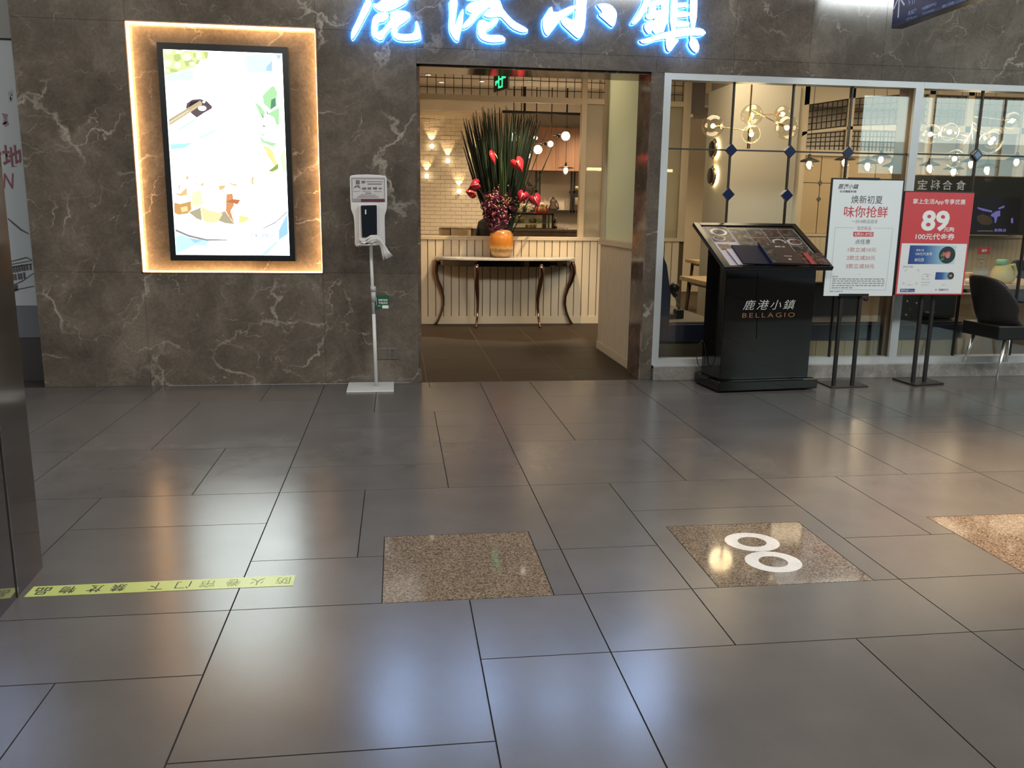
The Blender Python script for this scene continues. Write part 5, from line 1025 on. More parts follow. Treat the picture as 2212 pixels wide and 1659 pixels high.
J = [((0,0,0.86),0.14,0.10), ((0,0,1.05),0.135,0.095), ((0,0,1.25),0.15,0.10), ((0,0,1.33),0.07,0.06), ((0,0,1.40),0.05,0.05),
     ((-0.17,0,1.27),0.06), ((-0.22,-0.03,1.02),0.045), ((-0.17,-0.2,0.98),0.036), ((0.17,0,1.27),0.06), ((0.22,-0.03,1.02),0.045), ((0.17,-0.2,0.98),0.036),
     ((-0.09,0,0.80),0.085), ((-0.09,0,0.44),0.062), ((-0.09,0.02,0.06),0.05), ((-0.09,-0.10,0.04),0.038), ((0.09,0,0.80),0.085), ((0.09,0,0.44),0.062), ((0.09,0.02,0.06),0.05), ((0.09,-0.10,0.04),0.038)]
skin_mesh('body', J, [(0,1),(1,2),(2,3),(3,4),(2,5),(5,6),(6,7),(2,8),(8,9),(9,10),(0,11),(11,12),(12,13),(13,14),(0,15),(15,16),(16,17),(17,18)], dcl, pn)
hd = MB().ball((0, -0.01, 1.50), 0.088, 16, 0, 1.25); hd.tube([(0, -0.09, 1.50), (0, -0.108, 1.475), (0, -0.09, 1.465)], [0.01, 0.014, 0.01], 6)
for s_ in (-1, 1): hd.ball((s_*0.088, 0.0, 1.49), 0.02, 8, 0, 1.4)
hd.build('head', skin_c, pn)
MB().lathe([(0.093, -0.01), (0.097, 0.05), (0.075, 0.10), (0.001, 0.125)], (0, 0.012, 1.50), 14).lathe([(0.085, -0.07), (0.094, 0.0)], (0, 0.016, 1.50), 14, a0=0, a1=math.pi).build('hair', hair, pn)
for s_ in (-1, 1):
    h_ = MB().tube([(s_*0.17, -0.20, 0.98), (s_*0.16, -0.27, 0.985)], [0.028, 0.034], 8)
    for k in range(4): h_.tube([(s_*(0.14+0.013*k), -0.265, 0.985), (s_*(0.14+0.013*k), -0.31, 0.98), (s_*(0.14+0.013*k), -0.335+0.006*abs(k-1.5), 0.965)], [0.0085, 0.008, 0.006], 6)
    h_.tube([(s_*0.135, -0.22, 0.985), (s_*0.11, -0.26, 0.98), (s_*0.112, -0.285, 0.975)], [0.011, 0.009, 0.007], 6)
    h_.build('hand', skin_c, pn)

# linear lamp glowing through the hammered glass
ly = (2.613, 11.5, 1.986); lz = ly[2]
ll = thing('linear_lamp', 'long glowing linear lamp hanging behind the hammered glass panes', 'lamp', (3.1, 11.5, lz))
MB().box(-0.56, 0.62, -0.02, 0.02, 0.0, 0.035).build('diffuser', emis('linear_glow', (1.0, 0.74, 0.36), 11.0), ll)
MB().box(-0.57, 0.63, -0.024, 0.024, 0.035, 0.06).build('housing', black_metal, ll)
for x in (-0.4, 0.45): MB().tube([(x, 0, 0.06), (x, 0, 3.14-lz)], 0.003, 5).build('cord', black_metal, ll)

# pipe lamp with bulbs, disc pendant over the bar
pp = thing('pipe_lamp', 'black pipe chandelier with round glowing bulbs behind the reeds', 'lamp', (2.0, 12.3, 3.14))
pbm = MB()
bul = [(1.653, 12.3, 2.461), (2.389, 12.3, 2.492), (1.993, 12.3, 2.298), (2.172, 12.3, 2.379), (1.957, 12.3, 2.456), (1.849, 12.3, 2.213)]
for i, p in enumerate(bul):
    q = Vector(p)-Vector((2.0, 12.3, 3.14)); sx_ = (-1 if i == 0 else 1)*(0.16 if i != 0 else 0.1)
    r_ = 0.062 if i in (0, 1, 2) else 0.042 if i in (3, 5) else 0.028
    o = MB().ball(q, r_, 14).build('bulb', bulb, pp)
    j = q-Vector((sx_*1.3, 0.0, 0))
    MB().tube([q-Vector((math.copysign(r_, sx_), 0, 0)), q-Vector((math.copysign(r_+0.07, sx_), 0, 0))], 0.022, 8).build('socket', black_metal, pp)
    MB().tube([q-Vector((math.copysign(r_+0.06, sx_), 0, 0)), j, (j.x, j.y, 0)], 0.008, 6).build('pipe', black_metal, pp)
    lamp('POINT', 'bulb_light', p, 3.5, WARM, size=0.05)
MB().tube([(1.478-2.0, 0, 2.8-3.14), (2.649-2.0, 0, 2.795-3.14)], 0.02, 8).build('crossbar', black_metal, pp)
MB().tube([(-0.2, 0, 0), (-0.2, 0, 2.8-3.14)], 0.012, 6).tube([(0.4, 0, 0), (0.4, 0, 2.795-3.14)], 0.012, 6).build('drop_rod', black_metal, pp)
pd = (2.48, 12.7, 2.04)
dp = thing('disc_pendant', 'pendant lamp with flat bronze disc shade over the bar', 'lamp', (pd[0], 12.7, pd[2]))
MB().lathe([(0.012, 0.075), (0.03, 0.06), (0.055, 0.055), (0.118, 0.035), (0.118, 0.03), (0.05, 0.045), (0.01, 0.05)], (0, 0, 0), 24).build('shade', mat('bronze_shade', (0.16, 0.10, 0.06), 0.3, metal=0.7), dp)
MB().ball((0, 0, 0.0), 0.034, 12, 0, 1.35).build('bulb', bulb, dp)
MB().ball((0, 0, -0.012), 0.055, 14, 0, 1.2).build('glass_cover', globe_glass, dp)
MB().tube([(0, 0, 0.07), (0, 0, 0.11)], 0.016, 8).tube([(0, 0, 0.1), (0, 0, 3.14-pd[2])], 0.0035, 5).tube([(0, 0, 0.60), (0, 0, 0.62)], 0.03, 8).build('cord', black_metal, dp)

# ------------------------------------------------------------------ shop windows
W1 = MB()
for a in ((2.172, 2.232, 7.03, 7.14, 0.128, 2.541), (2.2325, 4.45, 7.031, 7.14, 2.49, 2.541), (2.2325, 4.45, 7.031, 7.14, 0.128, 0.178)): W1.box(*a)
W1 = tag(W1.build('window_1', alu), kind='structure')
MB().box(4.378, 4.452, 7.03, 7.06, 0.178, 2.49).build('mullion', alu, W1)
MB().box(4.378, 4.452, 7.06, 7.27, 0.128, 2.541).build('mullion_back', bronze, W1)
MB().box(2.232, 4.378, 7.075, 7.083, 0.178, 2.49).build('pane', pane_glass, W1)
W2 = MB()
for a in ((4.45, 9.0, 7.03, 7.14, 2.49, 2.541), (4.45, 9.0, 7.03, 7.14, 0.128, 0.178)): W2.box(*a)
W2 = tag(W2.build('window_2', alu), kind='structure')
MB().box(4.452, 6.65, 7.075, 7.083, 0.178, 2.49).build('pane', pane_glass, W2)
MB().box(6.65, 6.725, 7.03, 7.27, 0.128, 2.541).build('mullion', alu, W2)
MB().box(6.725, 9.0, 7.075, 7.083, 0.178, 2.49).build('pane', pane_glass, W2)
sheen_d = mat('diamond_reflect_blue', (0.16, 0.24, 0.36), 0.3)  # pale blue puts a reflection into the colour of the navy diamonds
def muntin(par, x=None, z=None, x0=0, x1=0):
    if x is not None: MB().box(x-0.006, x+0.006, 7.062, 7.074, 0.178, 2.49).box(x-0.004, x+0.004, 7.084, 7.096, 0.178, 2.49).build('muntin', black_metal, par)
    else: MB().box(x0, x1, 7.060, 7.074, z-0.006, z+0.006).build('muntin', black_metal, par)
def diamond(par, x, z, m_=navy_paint, inner=None):
    MB().prism([(x-0.052, z), (x, z-0.053), (x+0.052, z), (x, z+0.053)], 7.048, 7.074, 'y').build('diamond', m_, par)
    if inner: MB().prism([(x-0.034, z), (x, z-0.035), (x+0.034, z), (x, z+0.035)], 7.046, 7.05, 'y').build('diamond_sheen', inner, par)
for x in (2.786, 3.308, 3.829): muntin(W1, x=x)
muntin(W1, z=1.948, x0=2.232, x1=4.378)
for x, z in ((2.786, 1.947), (3.308, 1.947), (3.829, 1.951), (2.786, 1.585), (3.308, 1.585)): diamond(W1, x, z)
for x in (5.03, 5.60, 6.15): muntin(W2, x=x)
muntin(W2, z=1.955, x0=4.452, x1=6.65)
diamond(W2, 5.03, 1.955, navy_paint, sheen_d); diamond(W2, 5.60, 1.955, navy_paint, sheen_d)

# ------------------------------------------------------------------ column and lamps behind the window
cl_x = 3.615
col = MB(); col.box(cl_x, 4.385, 9.2, 9.95, 0, 2.815); col = tag(col.build('wall_column', mat('beige_panel', (0.50, 0.48, 0.42), 0.7)), kind='structure')
MB().box(cl_x+0.02, 4.36, 9.22, 9.93, 2.815, 3.25).build('dark_head', dark_ceil, col)
MB().box(4.385, 4.46, 9.25, 9.4, 0, 2.815).build('edge_post', cream, col)
for i, (u, v, lb) in enumerate([(0, (-0.404, 1.0, 1.609), 0)]): pass
for p, lb in zip([(3.6, 9.603, 2.153), (3.6, 9.597, 1.855)], ('black disc wall lamp with glowing halo, upper one on the pale column', 'black disc wall lamp with glowing halo, lower one on the pale column')):
    wlp = thing('disc_wall_lamp', lb, 'wall lamp', (cl_x, p[1], p[2]), 0, 'disc wall lamps on the column')
    MB().lathe([(0.001, -0.062), (0.088, -0.062), (0.09, -0.055), (0.088, -0.048), (0.001, -0.048)], (0, 0, 0), 24, axis='x').build('disc', black, wlp)
    MB().lathe([(0.09, -0.05), (0.115, -0.03), (0.11, -0.026), (0.088, -0.046)], (0, 0, 0), 24, axis='x').build('rim', brass, wlp)
    MB().lathe([(0.001, -0.024), (0.098, -0.024), (0.1, -0.012), (0.001, -0.012)], (0, 0, 0), 24, axis='x').build('halo', emis('halo_warm', (1.0, 0.70, 0.34), 28.0), wlp)
    MB().lathe([(0.02, -0.05), (0.02, 0.0)], (0, 0, 0), 8, axis='x').build('stem', black, wlp)
# fluted dark post left of the column
tag(MB().box(3.74, 3.95, 11.0, 11.25, 2.72, 3.14).build('wall_post', mat('mauve_post', (0.28, 0.24, 0.23), 0.6)), kind='structure')

# globe chandeliers
def chandelier(lab, base, top_z, globes):
    c = thing('globe_chandelier', lab, 'chandelier', base, 0, 'brass chandeliers with clear globes')
    MB().tube([(0, 0, 0), (0.0, 0, top_z-base[2])], 0.009, 8).tube([(0.018, 0, 0), (0.018, 0, 0.28)], 0.006, 8).build('stem', brass, c)
    MB().lathe([(0.06, 0), (0.06, -0.02), (0.001, -0.02)], (0, 0, top_z-base[2]), 16).build('canopy', brass, c)
    for (p, r_, zz) in globes:
        q = Vector(p)-Vector(base); hub = Vector((0, 0, zz))
        d = (q-hub); l = d.length; d.normalize()
        MB().tube([hub, q-d*r_*0.75], 0.004, 6).build('arm', brass, c)
        g_ = MB().ball(q, r_, 20).build('globe', globe_glass, c)
        MB().ball(q, 0.024, 10).build('filament', bulb, g_)
        MB().tube([q-d*r_, q-d*0.02], [0.016, 0.010], 8).build('lamp_holder', brass, g_)
    return c
g1 = [((3.13, 8.45, 2.284), 0.112), ((3.59, 8.6, 2.415), 0.11), ((3.348, 8.0, 2.171), 0.086), ((3.894, 8.55, 2.427), 0.083), ((3.769, 8.15, 2.255), 0.115)]
b1 = (3.445, 8.3, 2.062)
chandelier('brass chandelier with five clear globes behind the first window', b1, 3.25, [(p, r_, 0.17+0.05*i) for i, (p, r_) in enumerate(g1)])
g2 = [((5.505, 8.5, 2.267), 0.105), ((5.513, 8.2, 2.264), 0.088), ((5.43, 7.95, 1.986), 0.088), ((5.831, 8.0, 2.153), 0.11), ((6.296, 8.6, 2.248), 0.11), ((6.334, 8.4, 2.413), 0.088)]
b2 = (5.823, 8.3, 2.061)
chandelier('brass chandelier with six clear globes behind the window at right', b2, 3.25, [(p, r_, 0.12+0.05*i) for i, (p, r_) in enumerate(g2)])
for p in (b1, b2): lamp('POINT', 'chandelier_light', (p[0], p[1], p[2]+0.2), 10, WARM, size=0.12)

# ------------------------------------------------------------------ booths, tables near the window
bo_ = thing('booth_bench', 'navy booth bench with grey seat just inside the first window', 'bench', (2.62, 7.85, 0))
sz = 0.465
MB().box(-0.245, 0.24, -0.62, 1.0, 0.30, sz-0.01).build('seat_base', navy, bo_, bevel=0.006)
MB().box(-0.235, 0.235, -0.60, 1.0, sz-0.01, sz+0.012).build('seat_pad', seat_grey, bo_, bevel=0.008)
bkp = MB().prism([(-0.375, 0.30), (-0.24, 0.30), (-0.235, sz+0.25), (-0.285, 0.98), (-0.33, 1.07), (-0.375, 1.07)], -0.62, 1.0, 'y').build('backrest', navy, bo_, bevel=0.01)
MB().box(-0.33, 0.20, -0.58, 0.98, 0.0, 0.30).build('plinth', mat('booth_plinth', (0.10, 0.08, 0.055), 0.6), bo_)
sb = (2.484, 7.5, 0.68)
fs_ = thing('folded_stroller', 'black folded stroller with chrome tube lying on the booth seat', 'stroller', (sb[0], 7.5, sz+0.012))
P1 = [Vector(p)-Vector((sb[0], 7.5, sz+0.012)) for p in [(2.472, 7.5, 0.739), (2.519, 7.5, 0.68), (2.577, 7.5, 0.586)]]
MB().tube([P1[0], P1[1], (P1[2].x, 0, 0.03)], 0.012, 8).build('tube', chrome, fs_)
MB().ball(P1[0]+Vector((0.03, 0, 0.02)), 0.048, 12).tube([P1[0], P1[1]], 0.022, 8).build('foam_grip', black, fs_)
MB().box(-0.09, 0.07, -0.05, 0.06, 0.0, 0.045).box(0.03, 0.11, -0.04, 0.05, 0.0, 0.085).build('hinge', black, fs_, bevel=0.012)
def table(lab, x0, x1, y0, y1, legs=True):
    t_ = thing('dining_table', lab, 'table', ((x0+x1)/2, (y0+y1)/2, 0), 0, 'oak dining tables behind the window')
    w, d = (x1-x0)/2, (y1-y0)/2
    MB().box(-w, w, -d, d, 0.70, 0.745).build('table_top', table_wood, t_, bevel=0.004)
    for sx_ in (-1, 1):
        for sy_ in (-1, 1): MB().tube([(sx_*(w-0.09), sy_*(d-0.09), 0.70), (sx_*(w-0.05), sy_*(d-0.05), 0.0)], [0.026, 0.015], 8).build('leg', dark_wood, t_)
    MB().box(-w+0.08, w-0.08, -d+0.08, d-0.08, 0.66, 0.70).build('apron', dark_wood, t_)
    return t_
table('oak dining table beside the navy booth, half hidden by menu stand', 3.12, 3.98, 8.1, 9.2)
table('oak dining table further back in line with the menu stand edge', 4.42, 5.3, 12.0, 12.8)
table('oak dining table behind the white poster stand', 3.98, 4.36, 7.86, 8.6)
table('oak dining table behind the empty black chair', 5.55, 7.15, 8.05, 9.3)
# second booth row under the window
b2_ = thing('booth_bench', 'navy bench running along under the windows behind posters', 'bench', (4.4, 7.6, 0))
MB().box(-0.95, 0.80, -0.40, 0.1, 0.32, 0.455).build('seat_base', navy, b2_, bevel=0.006)
MB().box(-0.95, 0.80, -0.38, 0.1, 0.455, 0.475).build('seat_pad', mat('dark_seat', (0.02, 0.02, 0.024), 0.6), b2_, bevel=0.006)
MB().box(-0.92, 0.78, -0.36, 0.06, 0.0, 0.32).build('plinth', mat('beige_plinth', (0.34, 0.27, 0.17), 0.6), b2_)
MB().box(-0.97, -0.90, -0.40, 0.14, 0.0, 0.95).build('end_panel', dark_wood, b2_)
MB().box(-0.89, 0.04, 0.10, 0.2, 0.32, 0.80).build('backrest', mat('dark_brown_back', (0.022, 0.018, 0.016), 0.5), b2_, bevel=0.02)
pr_ = MB()
for i in range(6): pr_.box(-0.9+i*0.28, -0.9+i*0.28+0.275, -0.368, -0.36, 0.0, 0.30)
pr_.build('plinth_panels', mat('beige_plinth', (0.34, 0.27, 0.17), 0.6), b2_)
bgx = (4.94, 7.4, 0.516)
bag = thing('black_bag', 'black quilted bag with bright studs on the window bench', 'bag', (bgx[0]-0.02, 7.45, 0.477))
MB().box(-0.36, 0.30, -0.10, 0.12, 0.0, 0.30).build('bag_body', mat('black_leather', (0.012, 0.012, 0.012), 0.35), bag, bevel=0.04, bseg=3)
std = MB()
for u, v, r_ in [(4.794, 0.631, 0.013), (4.699, 0.649, 0.011), (4.7, 0.519, 0.018), (4.736, 0.575, 0.008), (4.861, 0.54, 0.008)]: std.ball((u-bgx[0]+0.02, -0.105, v-0.477), r_, 8)
std.build('studs', chrome, bag)
MB().tube([(-0.2, 0, 0.28), (-0.12, 0, 0.36), (0.08, 0, 0.36), (0.16, 0, 0.28)], 0.009, 6).build('strap', black, bag)

# things on the table behind the black chair
tz_ = 0.746
ah = (6.078, 8.3, 0.995)
hold = thing('acrylic_card_stand', 'clear acrylic stand with small red price card on the oak table', 'card stand', (6.181, 8.4, tz_))
MB().box(-0.06, 0.06, -0.03, 0.03, 0, 0.15).build('acrylic_box', mat('acrylic_grey', (0.40, 0.42, 0.42), 0.15), hold)
MB().tube([(0, 0, 0.15), (0.0, 0, 0.26)], 0.006, 6).box(-0.05, 0.05, -0.006, 0.006, 0.24, 0.25).build('clip', steel, hold)
cz_ = 1.083-tz_; cx_ = 0.017000000000000348
MB().box(cx_-0.068, cx_+0.068, -0.004, 0.004, cz_-0.038, cz_+0.038).build('price_card', red_print, hold)
text('89', white_ink, hold, (cx_-0.032, cz_-0.018, 0.06, 0.032), 'y', -0.005, bold=0.03)
tag(MB().box(-0.18, 0.16, -0.10, 0.10, 0.0, 0.05).build('black_pouch', black, loc=(6.322, 8.75, tz_), bevel=0.02), 'black flat pouch lying on the oak table behind the card stand', 'pouch')
pbx = (6.345, 8.3, 0.801)
pb_ = thing('baby_bottle_bag', 'pale yellow cloth bag with mint green lid on the oak table', 'bag', (pbx[0]+0.02, 8.3, tz_))
MB().lathe([(0.001, 0), (0.10, 0), (0.115, 0.06), (0.10, 0.14), (0.065, 0.19), (0.05, 0.20), (0.001, 0.2)], (0, 0, 0), 16).build('bag_body', mat('pale_yellow', (0.60, 0.56, 0.30), 0.7), pb_)
MB().lathe([(0.055, 0.19), (0.06, 0.20), (0.06, 0.235), (0.045, 0.25), (0.001, 0.252)], (-0.02, 0, 0), 14).build('lid', mat('mint', (0.25, 0.52, 0.38), 0.4), pb_)
MB().tube([(0.06, 0, 0.18), (0.12, 0, 0.19), (0.15, -0.01, 0.1), (0.11, -0.02, 0.02)], [0.02, 0.024, 0.022, 0.015], 8).build('handle', mat('pale_yellow', (0.60, 0.56, 0.30), 0.7), pb_)
bx_ = (6.184, 8.6, 0.879)
tag(MB().box(-0.11, 0.12, -0.08, 0.08, 0, 0.035).box(-0.10, 0.11, -0.07, 0.07, 0.035, 0.06).box(-0.11, 0.12, -0.08, 0.08, 0.06, 0.09).build('menu_stack', mat('kraft', (0.62, 0.48, 0.28), 0.6), loc=(bx_[0]+0.03, 8.55, tz_)), 'stack of pale menus on the oak table by the red poster', 'menus')
tag(MB().lathe([(0.001, 0), (0.03, 0), (0.045, 0.03), (0.03, 0.05), (0.001, 0.045)], (0, 0, 0), 10).build('crumpled_napkin', white_ink, loc=(5.9319999999999995, 8.22, tz_)), 'crumpled white napkin on the near edge of the oak table', 'napkin')
nc = thing('dining_chair', 'navy upholstered dining chair beyond the oak table at the frame edge', 'chair', (7.633, 9.75, 0))
MB().prism([(-0.24, 0.44), (0.24, 0.44), (0.23, 0.86), (0.19, 0.93), (-0.19, 0.93), (-0.23, 0.86)], -0.25, -0.19, 'y').build('backrest', mat('teal_navy', (0.012, 0.030, 0.045), 0.5), nc, bevel=0.02)
MB().box(-0.24, 0.24, -0.22, 0.25, 0.40, 0.47).build('seat', mat('teal_navy', (0.012, 0.030, 0.045), 0.5), nc, bevel=0.02)
for sx_ in (-1, 1):
    for sy_ in (-1, 1): MB().tube([(sx_*0.19, sy_*0.19, 0.41), (sx_*0.22, sy_*0.22, 0)], [0.018, 0.012], 8).build('leg', dark_wood, nc)

# ------------------------------------------------------------------ far dining room
FY = 15.0
fw_ = MB(); fw_.box(6.9, 16.5, FY, FY+0.12, 0, 1.09); fw_ = tag(fw_.build('wall_arcade', cream), kind='structure')
pk = MB().box(-0.0475, 0.0475, -0.014, 0, 0.10, 1.05).build('plank', cream, fw_); x = 7.0; i = 0
while x < 13.5:
    o = pk if i == 0 else pk.copy()
    if i: COL.objects.link(o)
    o.location = (x, FY, 0); x += 0.0995; i += 1
MB().box(6.9, 16.5, FY-0.03, FY+0.14, 1.07, 1.115).build('rail', cream, fw_)
pan = mat('beige_sheet', (0.60, 0.47, 0.30), 0.6)
px0 = 7.311; pxa, pxb = 8.056, 8.174
zt = 2.505; zl1 = 2.026; zl2 = 1.738
dx_ = 7.663
xe = px0; k = 0
for (a, b) in ((px0, dx_), (dx_, pxa), (pxb, pxb+0.55), (pxb+0.55, pxb+1.1), (pxb+1.1, pxb+1.65), (pxb+1.65, pxb+2.2)):
    for (c, d) in ((1.115, zl1), (zl1, zt)): MB().box(a+0.008, b-0.008, FY+0.03, FY+0.05, c+0.006, d-0.006).build('sheet', pan, fw_)
MB().box(px0, pxb+2.2, FY+0.05, FY+0.06, 1.115, zt).build('sheet_back', mat('dark_seam', (0.03, 0.025, 0.02), 0.6), fw_)
for z in (zl1, zl2):
    for xq in (dx_, pxb+0.55, pxb+1.65): MB().prism([(xq-0.045, z), (xq, z-0.05), (xq+0.045, z), (xq, z+0.05)], FY+0.015, FY+0.03, 'y').build('diamond', mat('grey_diamond', (0.10, 0.10, 0.11), 0.4), fw_)
for a, b in ((px0-0.12, px0), (pxa, pxb), (pxb+2.2, pxb+2.32), (11.506, 11.64), (9.608, 9.718)): MB().box(a, b, FY-0.03, FY+0.08, 1.115, 4.1).build('post', cream, fw_)
MB().box(px0-0.12, 16.5, FY-0.02, FY+0.08, zt, zt+0.10).build('header', cream, fw_)
# arched header bands and wire mesh panels
def quad_mesh(x0, x1, zb0, zb1, zt0, zt1, nx, nz, name='wire_mesh'):
    b = MB()
    for i in range(nx+1):
        f = i/nx; x = x0+(x1-x0)*f; b.tube([(x, FY+0.02, zb0+(zb1-zb0)*f), (x, FY+0.02, zt0+(zt1-zt0)*f)], 0.009, 5)
    for j in range(nz+1):
        f = j/nz; b.tube([(x0, FY+0.02, zb0+(zt0-zb0)*f), (x1, FY+0.02, zb1+(zt1-zb1)*f)], 0.009, 5)
    return tag(b.build(name, black_metal, fw_), kind='stuff')
A_ = {'a': (7.221, 15.0, 2.925), 'b': (7.917, 15.0, 3.039), 'c': (7.927, 15.0, 3.494), 'd': (7.211, 15.0, 3.354)}
quad_mesh(A_['a'][0], pxa, A_['a'][2], A_['b'][2], A_['d'][2], A_['c'][2], 9, 4)
B_ = {'a': (8.04, 15.0, 3.05), 'b': (9.238, 15.0, 3.106), 'c': (9.235, 15.0, 3.613), 'd': (8.031, 15.0, 3.513)}
quad_mesh(pxb, B_['b'][0], B_['a'][2], B_['b'][2], B_['d'][2], B_['c'][2], 9, 4)
C_ = {'a': (7.24, 15.0, 2.596), 'b': (7.94, 15.0, 2.604), 'c': (7.935, 15.0, 2.943), 'd': (7.235, 15.0, 2.861)}
quad_mesh(C_['a'][0], pxa, C_['a'][2], C_['b'][2], C_['d'][2], C_['c'][2], 9, 4)
D_ = {'a': (8.066, 15.0, 2.598), 'b': (9.333, 15.0, 2.585), 'c': (9.318, 15.0, 2.961), 'd': (8.05, 15.0, 2.946)}
quad_mesh(pxb, D_['b'][0], D_['a'][2], D_['b'][2], D_['d'][2], D_['c'][2], 16, 4)
E_ = {'a': (9.554, 15.0, 3.13), 'b': (11.571, 15.0, 3.101), 'c': (11.498, 15.0, 3.6), 'd': (9.525, 15.0, 3.606)}
quad_mesh(E_['a'][0], E_['b'][0]+1.5, E_['a'][2], E_['b'][2], E_['d'][2], E_['c'][2], 22, 4)
ar = MB()
ar.prism([(px0-0.12, A_['a'][2]-0.02), (pxa, A_['b'][2]-0.02), (pxb, B_['a'][2]-0.02), (B_['b'][0], B_['b'][2]-0.02), (16.4, B_['b'][2]-0.02), (16.4, C_['c'][2]+0.03), (pxa, C_['c'][2]+0.03), (px0, C_['d'][2]+0.02), (px0-0.12, C_['d'][2]-0.05)], FY-0.03, FY+0.06, 'y')
ar.prism([(px0-0.12, A_['d'][2]+0.01), (pxa, A_['c'][2]+0.01), (B_['b'][0], B_['c'][2]+0.01), (16.4, B_['c'][2]+0.01), (16.4, 4.1), (px0-0.12, 4.1)], FY-0.03, FY+0.06, 'y')
ar.build('arched_header', cream, fw_)
# pale screen wall between the column and the arcade
tag(MB().box(5.9, 6.74, 14.0, 15.2, 0, 4.1).build('wall_pier', cream), kind='structure')
# pendants over the far tables
pps = [(6.619, 13.4, 2.269), (7.229, 13.4, 2.311), (7.628, 13.4, 2.261), (8.07, 13.4, 2.225), (8.379, 14.3, 2.433), (8.723, 13.4, 2.253), (9.16, 13.4, 2.202), (9.461, 13.4, 2.328), (9.757, 13.4, 2.244), (10.278, 13.4, 2.382)]
wd = ['black dome pendant with glowing bulb next to the plain column', 'black dome pendant with glowing bulb behind the third diamond of window bars', 'black dome pendant with glowing bulb over the white poster, nearest of its pair', 'black dome pendant with glowing bulb beside the silver mullion', 'black dome pendant with glowing bulb above white poster, hung highest',
      'black dome pendant with glowing bulb just past the silver mullion', 'black dome pendant with glowing bulb over the red poster, hung lowest', 'black dome pendant with glowing bulb under the pale diamond', 'black dome pendant with glowing bulb between pale diamond and thin post', 'black dome pendant with glowing bulb at the edge of the picture']
dpn = thing('dome_pendant', wd[0], 'lamp', pps[0], 0, 'dome pendants in the dining room')
MB().lathe([(0.022, 0.135), (0.03, 0.09), (0.055, 0.075), (0.12, 0.05), (0.168, 0.022), (0.165, 0.018), (0.11, 0.04), (0.04, 0.06)], (0, 0, 0), 20).build('shade', mat('black_shade', (0.012, 0.012, 0.012), 0.4), dpn)
MB().ball((0, 0, -0.02), 0.042, 12, 0, 1.4).build('bulb', bulb, dpn)
MB().ball((0, 0, -0.035), 0.075, 14, 0, 1.2).build('glass_cover', globe_glass, dpn)
MB().tube([(0, 0, 0.13), (0, 0, 4.1-2.24)], 0.005, 5).build('cord', black_metal, dpn)
for p, lb in list(zip(pps, wd))[1:]: copy_tree(dpn, loc=p, label=lb)
for p in (pps[0], pps[2], pps[5], pps[8]): lamp('POINT', 'pendant_light', (p[0], p[1]-0.1, p[2]-0.15), 12, WARM, size=0.08)
# wall screen in the dining room
sc0, sc1 = (10.34, 14.6, 1.814), (11.308, 14.6, 1.175)
ws = thing('wall_screen', 'dark wall screen with violet graphics above the far wainscot', 'screen', (sc0[0], 14.6, sc1[2]))
w_, h_ = sc1[0]-sc0[0], sc0[2]-sc1[2]
dkx = 9.266-sc0[0]; dkz = 2.177-sc1[2]
MB().box(dkx, w_+0.35, 0.0, 0.06, -0.04, dkz).build('bezel', mat('dark_board', (0.020, 0.023, 0.020), 0.3), ws)
MB().box(-0.05, w_+0.10, -0.003, 0.0, 0, h_).build('panel', mat('screen_dark', (0.012, 0.012, 0.018), 0.1), ws)
vio = emis('violet_graphic', (0.22, 0.19, 0.55), 0.8)
g = MB()
for q in [[(10.529, 1.633), (10.612, 1.616), (10.832, 1.571), (10.836, 1.54), (10.645, 1.568), (10.54, 1.603)], [(10.901, 1.559), (10.992, 1.579), (11.006, 1.476), (10.954, 1.463), (10.941, 1.366), (10.917, 1.342), (10.889, 1.451), (10.818, 1.474), (10.827, 1.51)], [(11.229, 1.431), (11.266, 1.455), (11.286, 1.358), (11.247, 1.346)], [(10.946, 1.62), (11.06, 1.67), (11.072, 1.634), (10.963, 1.596)]]: g.poly([(x-sc0[0], z-sc1[2]) for x, z in q], -0.004, 'y')
g.build('violet_shapes', vio, ws)
MB().poly([(x-sc0[0], z-sc1[2]) for x, z in [(10.537, 1.47), (10.653, 1.508), (10.822, 1.45), (10.873, 1.366), (10.813, 1.31), (10.651, 1.321), (10.562, 1.386)]], -0.0038, 'y').build('dish_picture', mat('dish_dim', (0.09, 0.075, 0.06), 0.6), ws)
text('食融合', vio, ws, bx((10.913, 1.191, 0.257, 0.061), (sc0[0], 0, sc1[2])), 'y', -0.005, bold=0.02)
MB().poly([(x-sc0[0], z-sc1[2]) for x, z in [(10.585, 1.211), (10.894, 1.214), (10.896, 1.198), (10.587, 1.195)]], -0.005, 'y').build('caption_bar', mat('caption_grey', (0.3, 0.3, 0.32), 0.5), ws)

# ------------------------------------------------------------------ menu stand (lectern)
LB = (2.548, 6.415, 0.0); LR = R(5.6)
le = thing('menu_stand', 'glossy black menu stand with slanted photo menu top before the window', 'menu stand', LB, LR)
MB().prism([(0.0, 0.0), (0.895, 0.0), (0.895, 0.44), (0.84, 0.50), (0.05, 0.50), (0.0, 0.45)], 0.012, 0.092).build('plinth', blackgloss, le, bevel=0.008)
for x, y in ((0.08, 0.08), (0.81, 0.08), (0.08, 0.42), (0.81, 0.42)): MB().lathe([(0.001, 0), (0.03, 0), (0.03, 0.014), (0.001, 0.014)], (x, y, 0), 10).build('foot', black, le)
cxl = 0.045; cxr = 0.845
MB().prism([(0.075, 0.092), (0.42, 0.092), (0.42, 1.222), (0.075, 1.036)], cxl, cxr, 'x').build('cabinet', blackgloss, le, bevel=0.004)
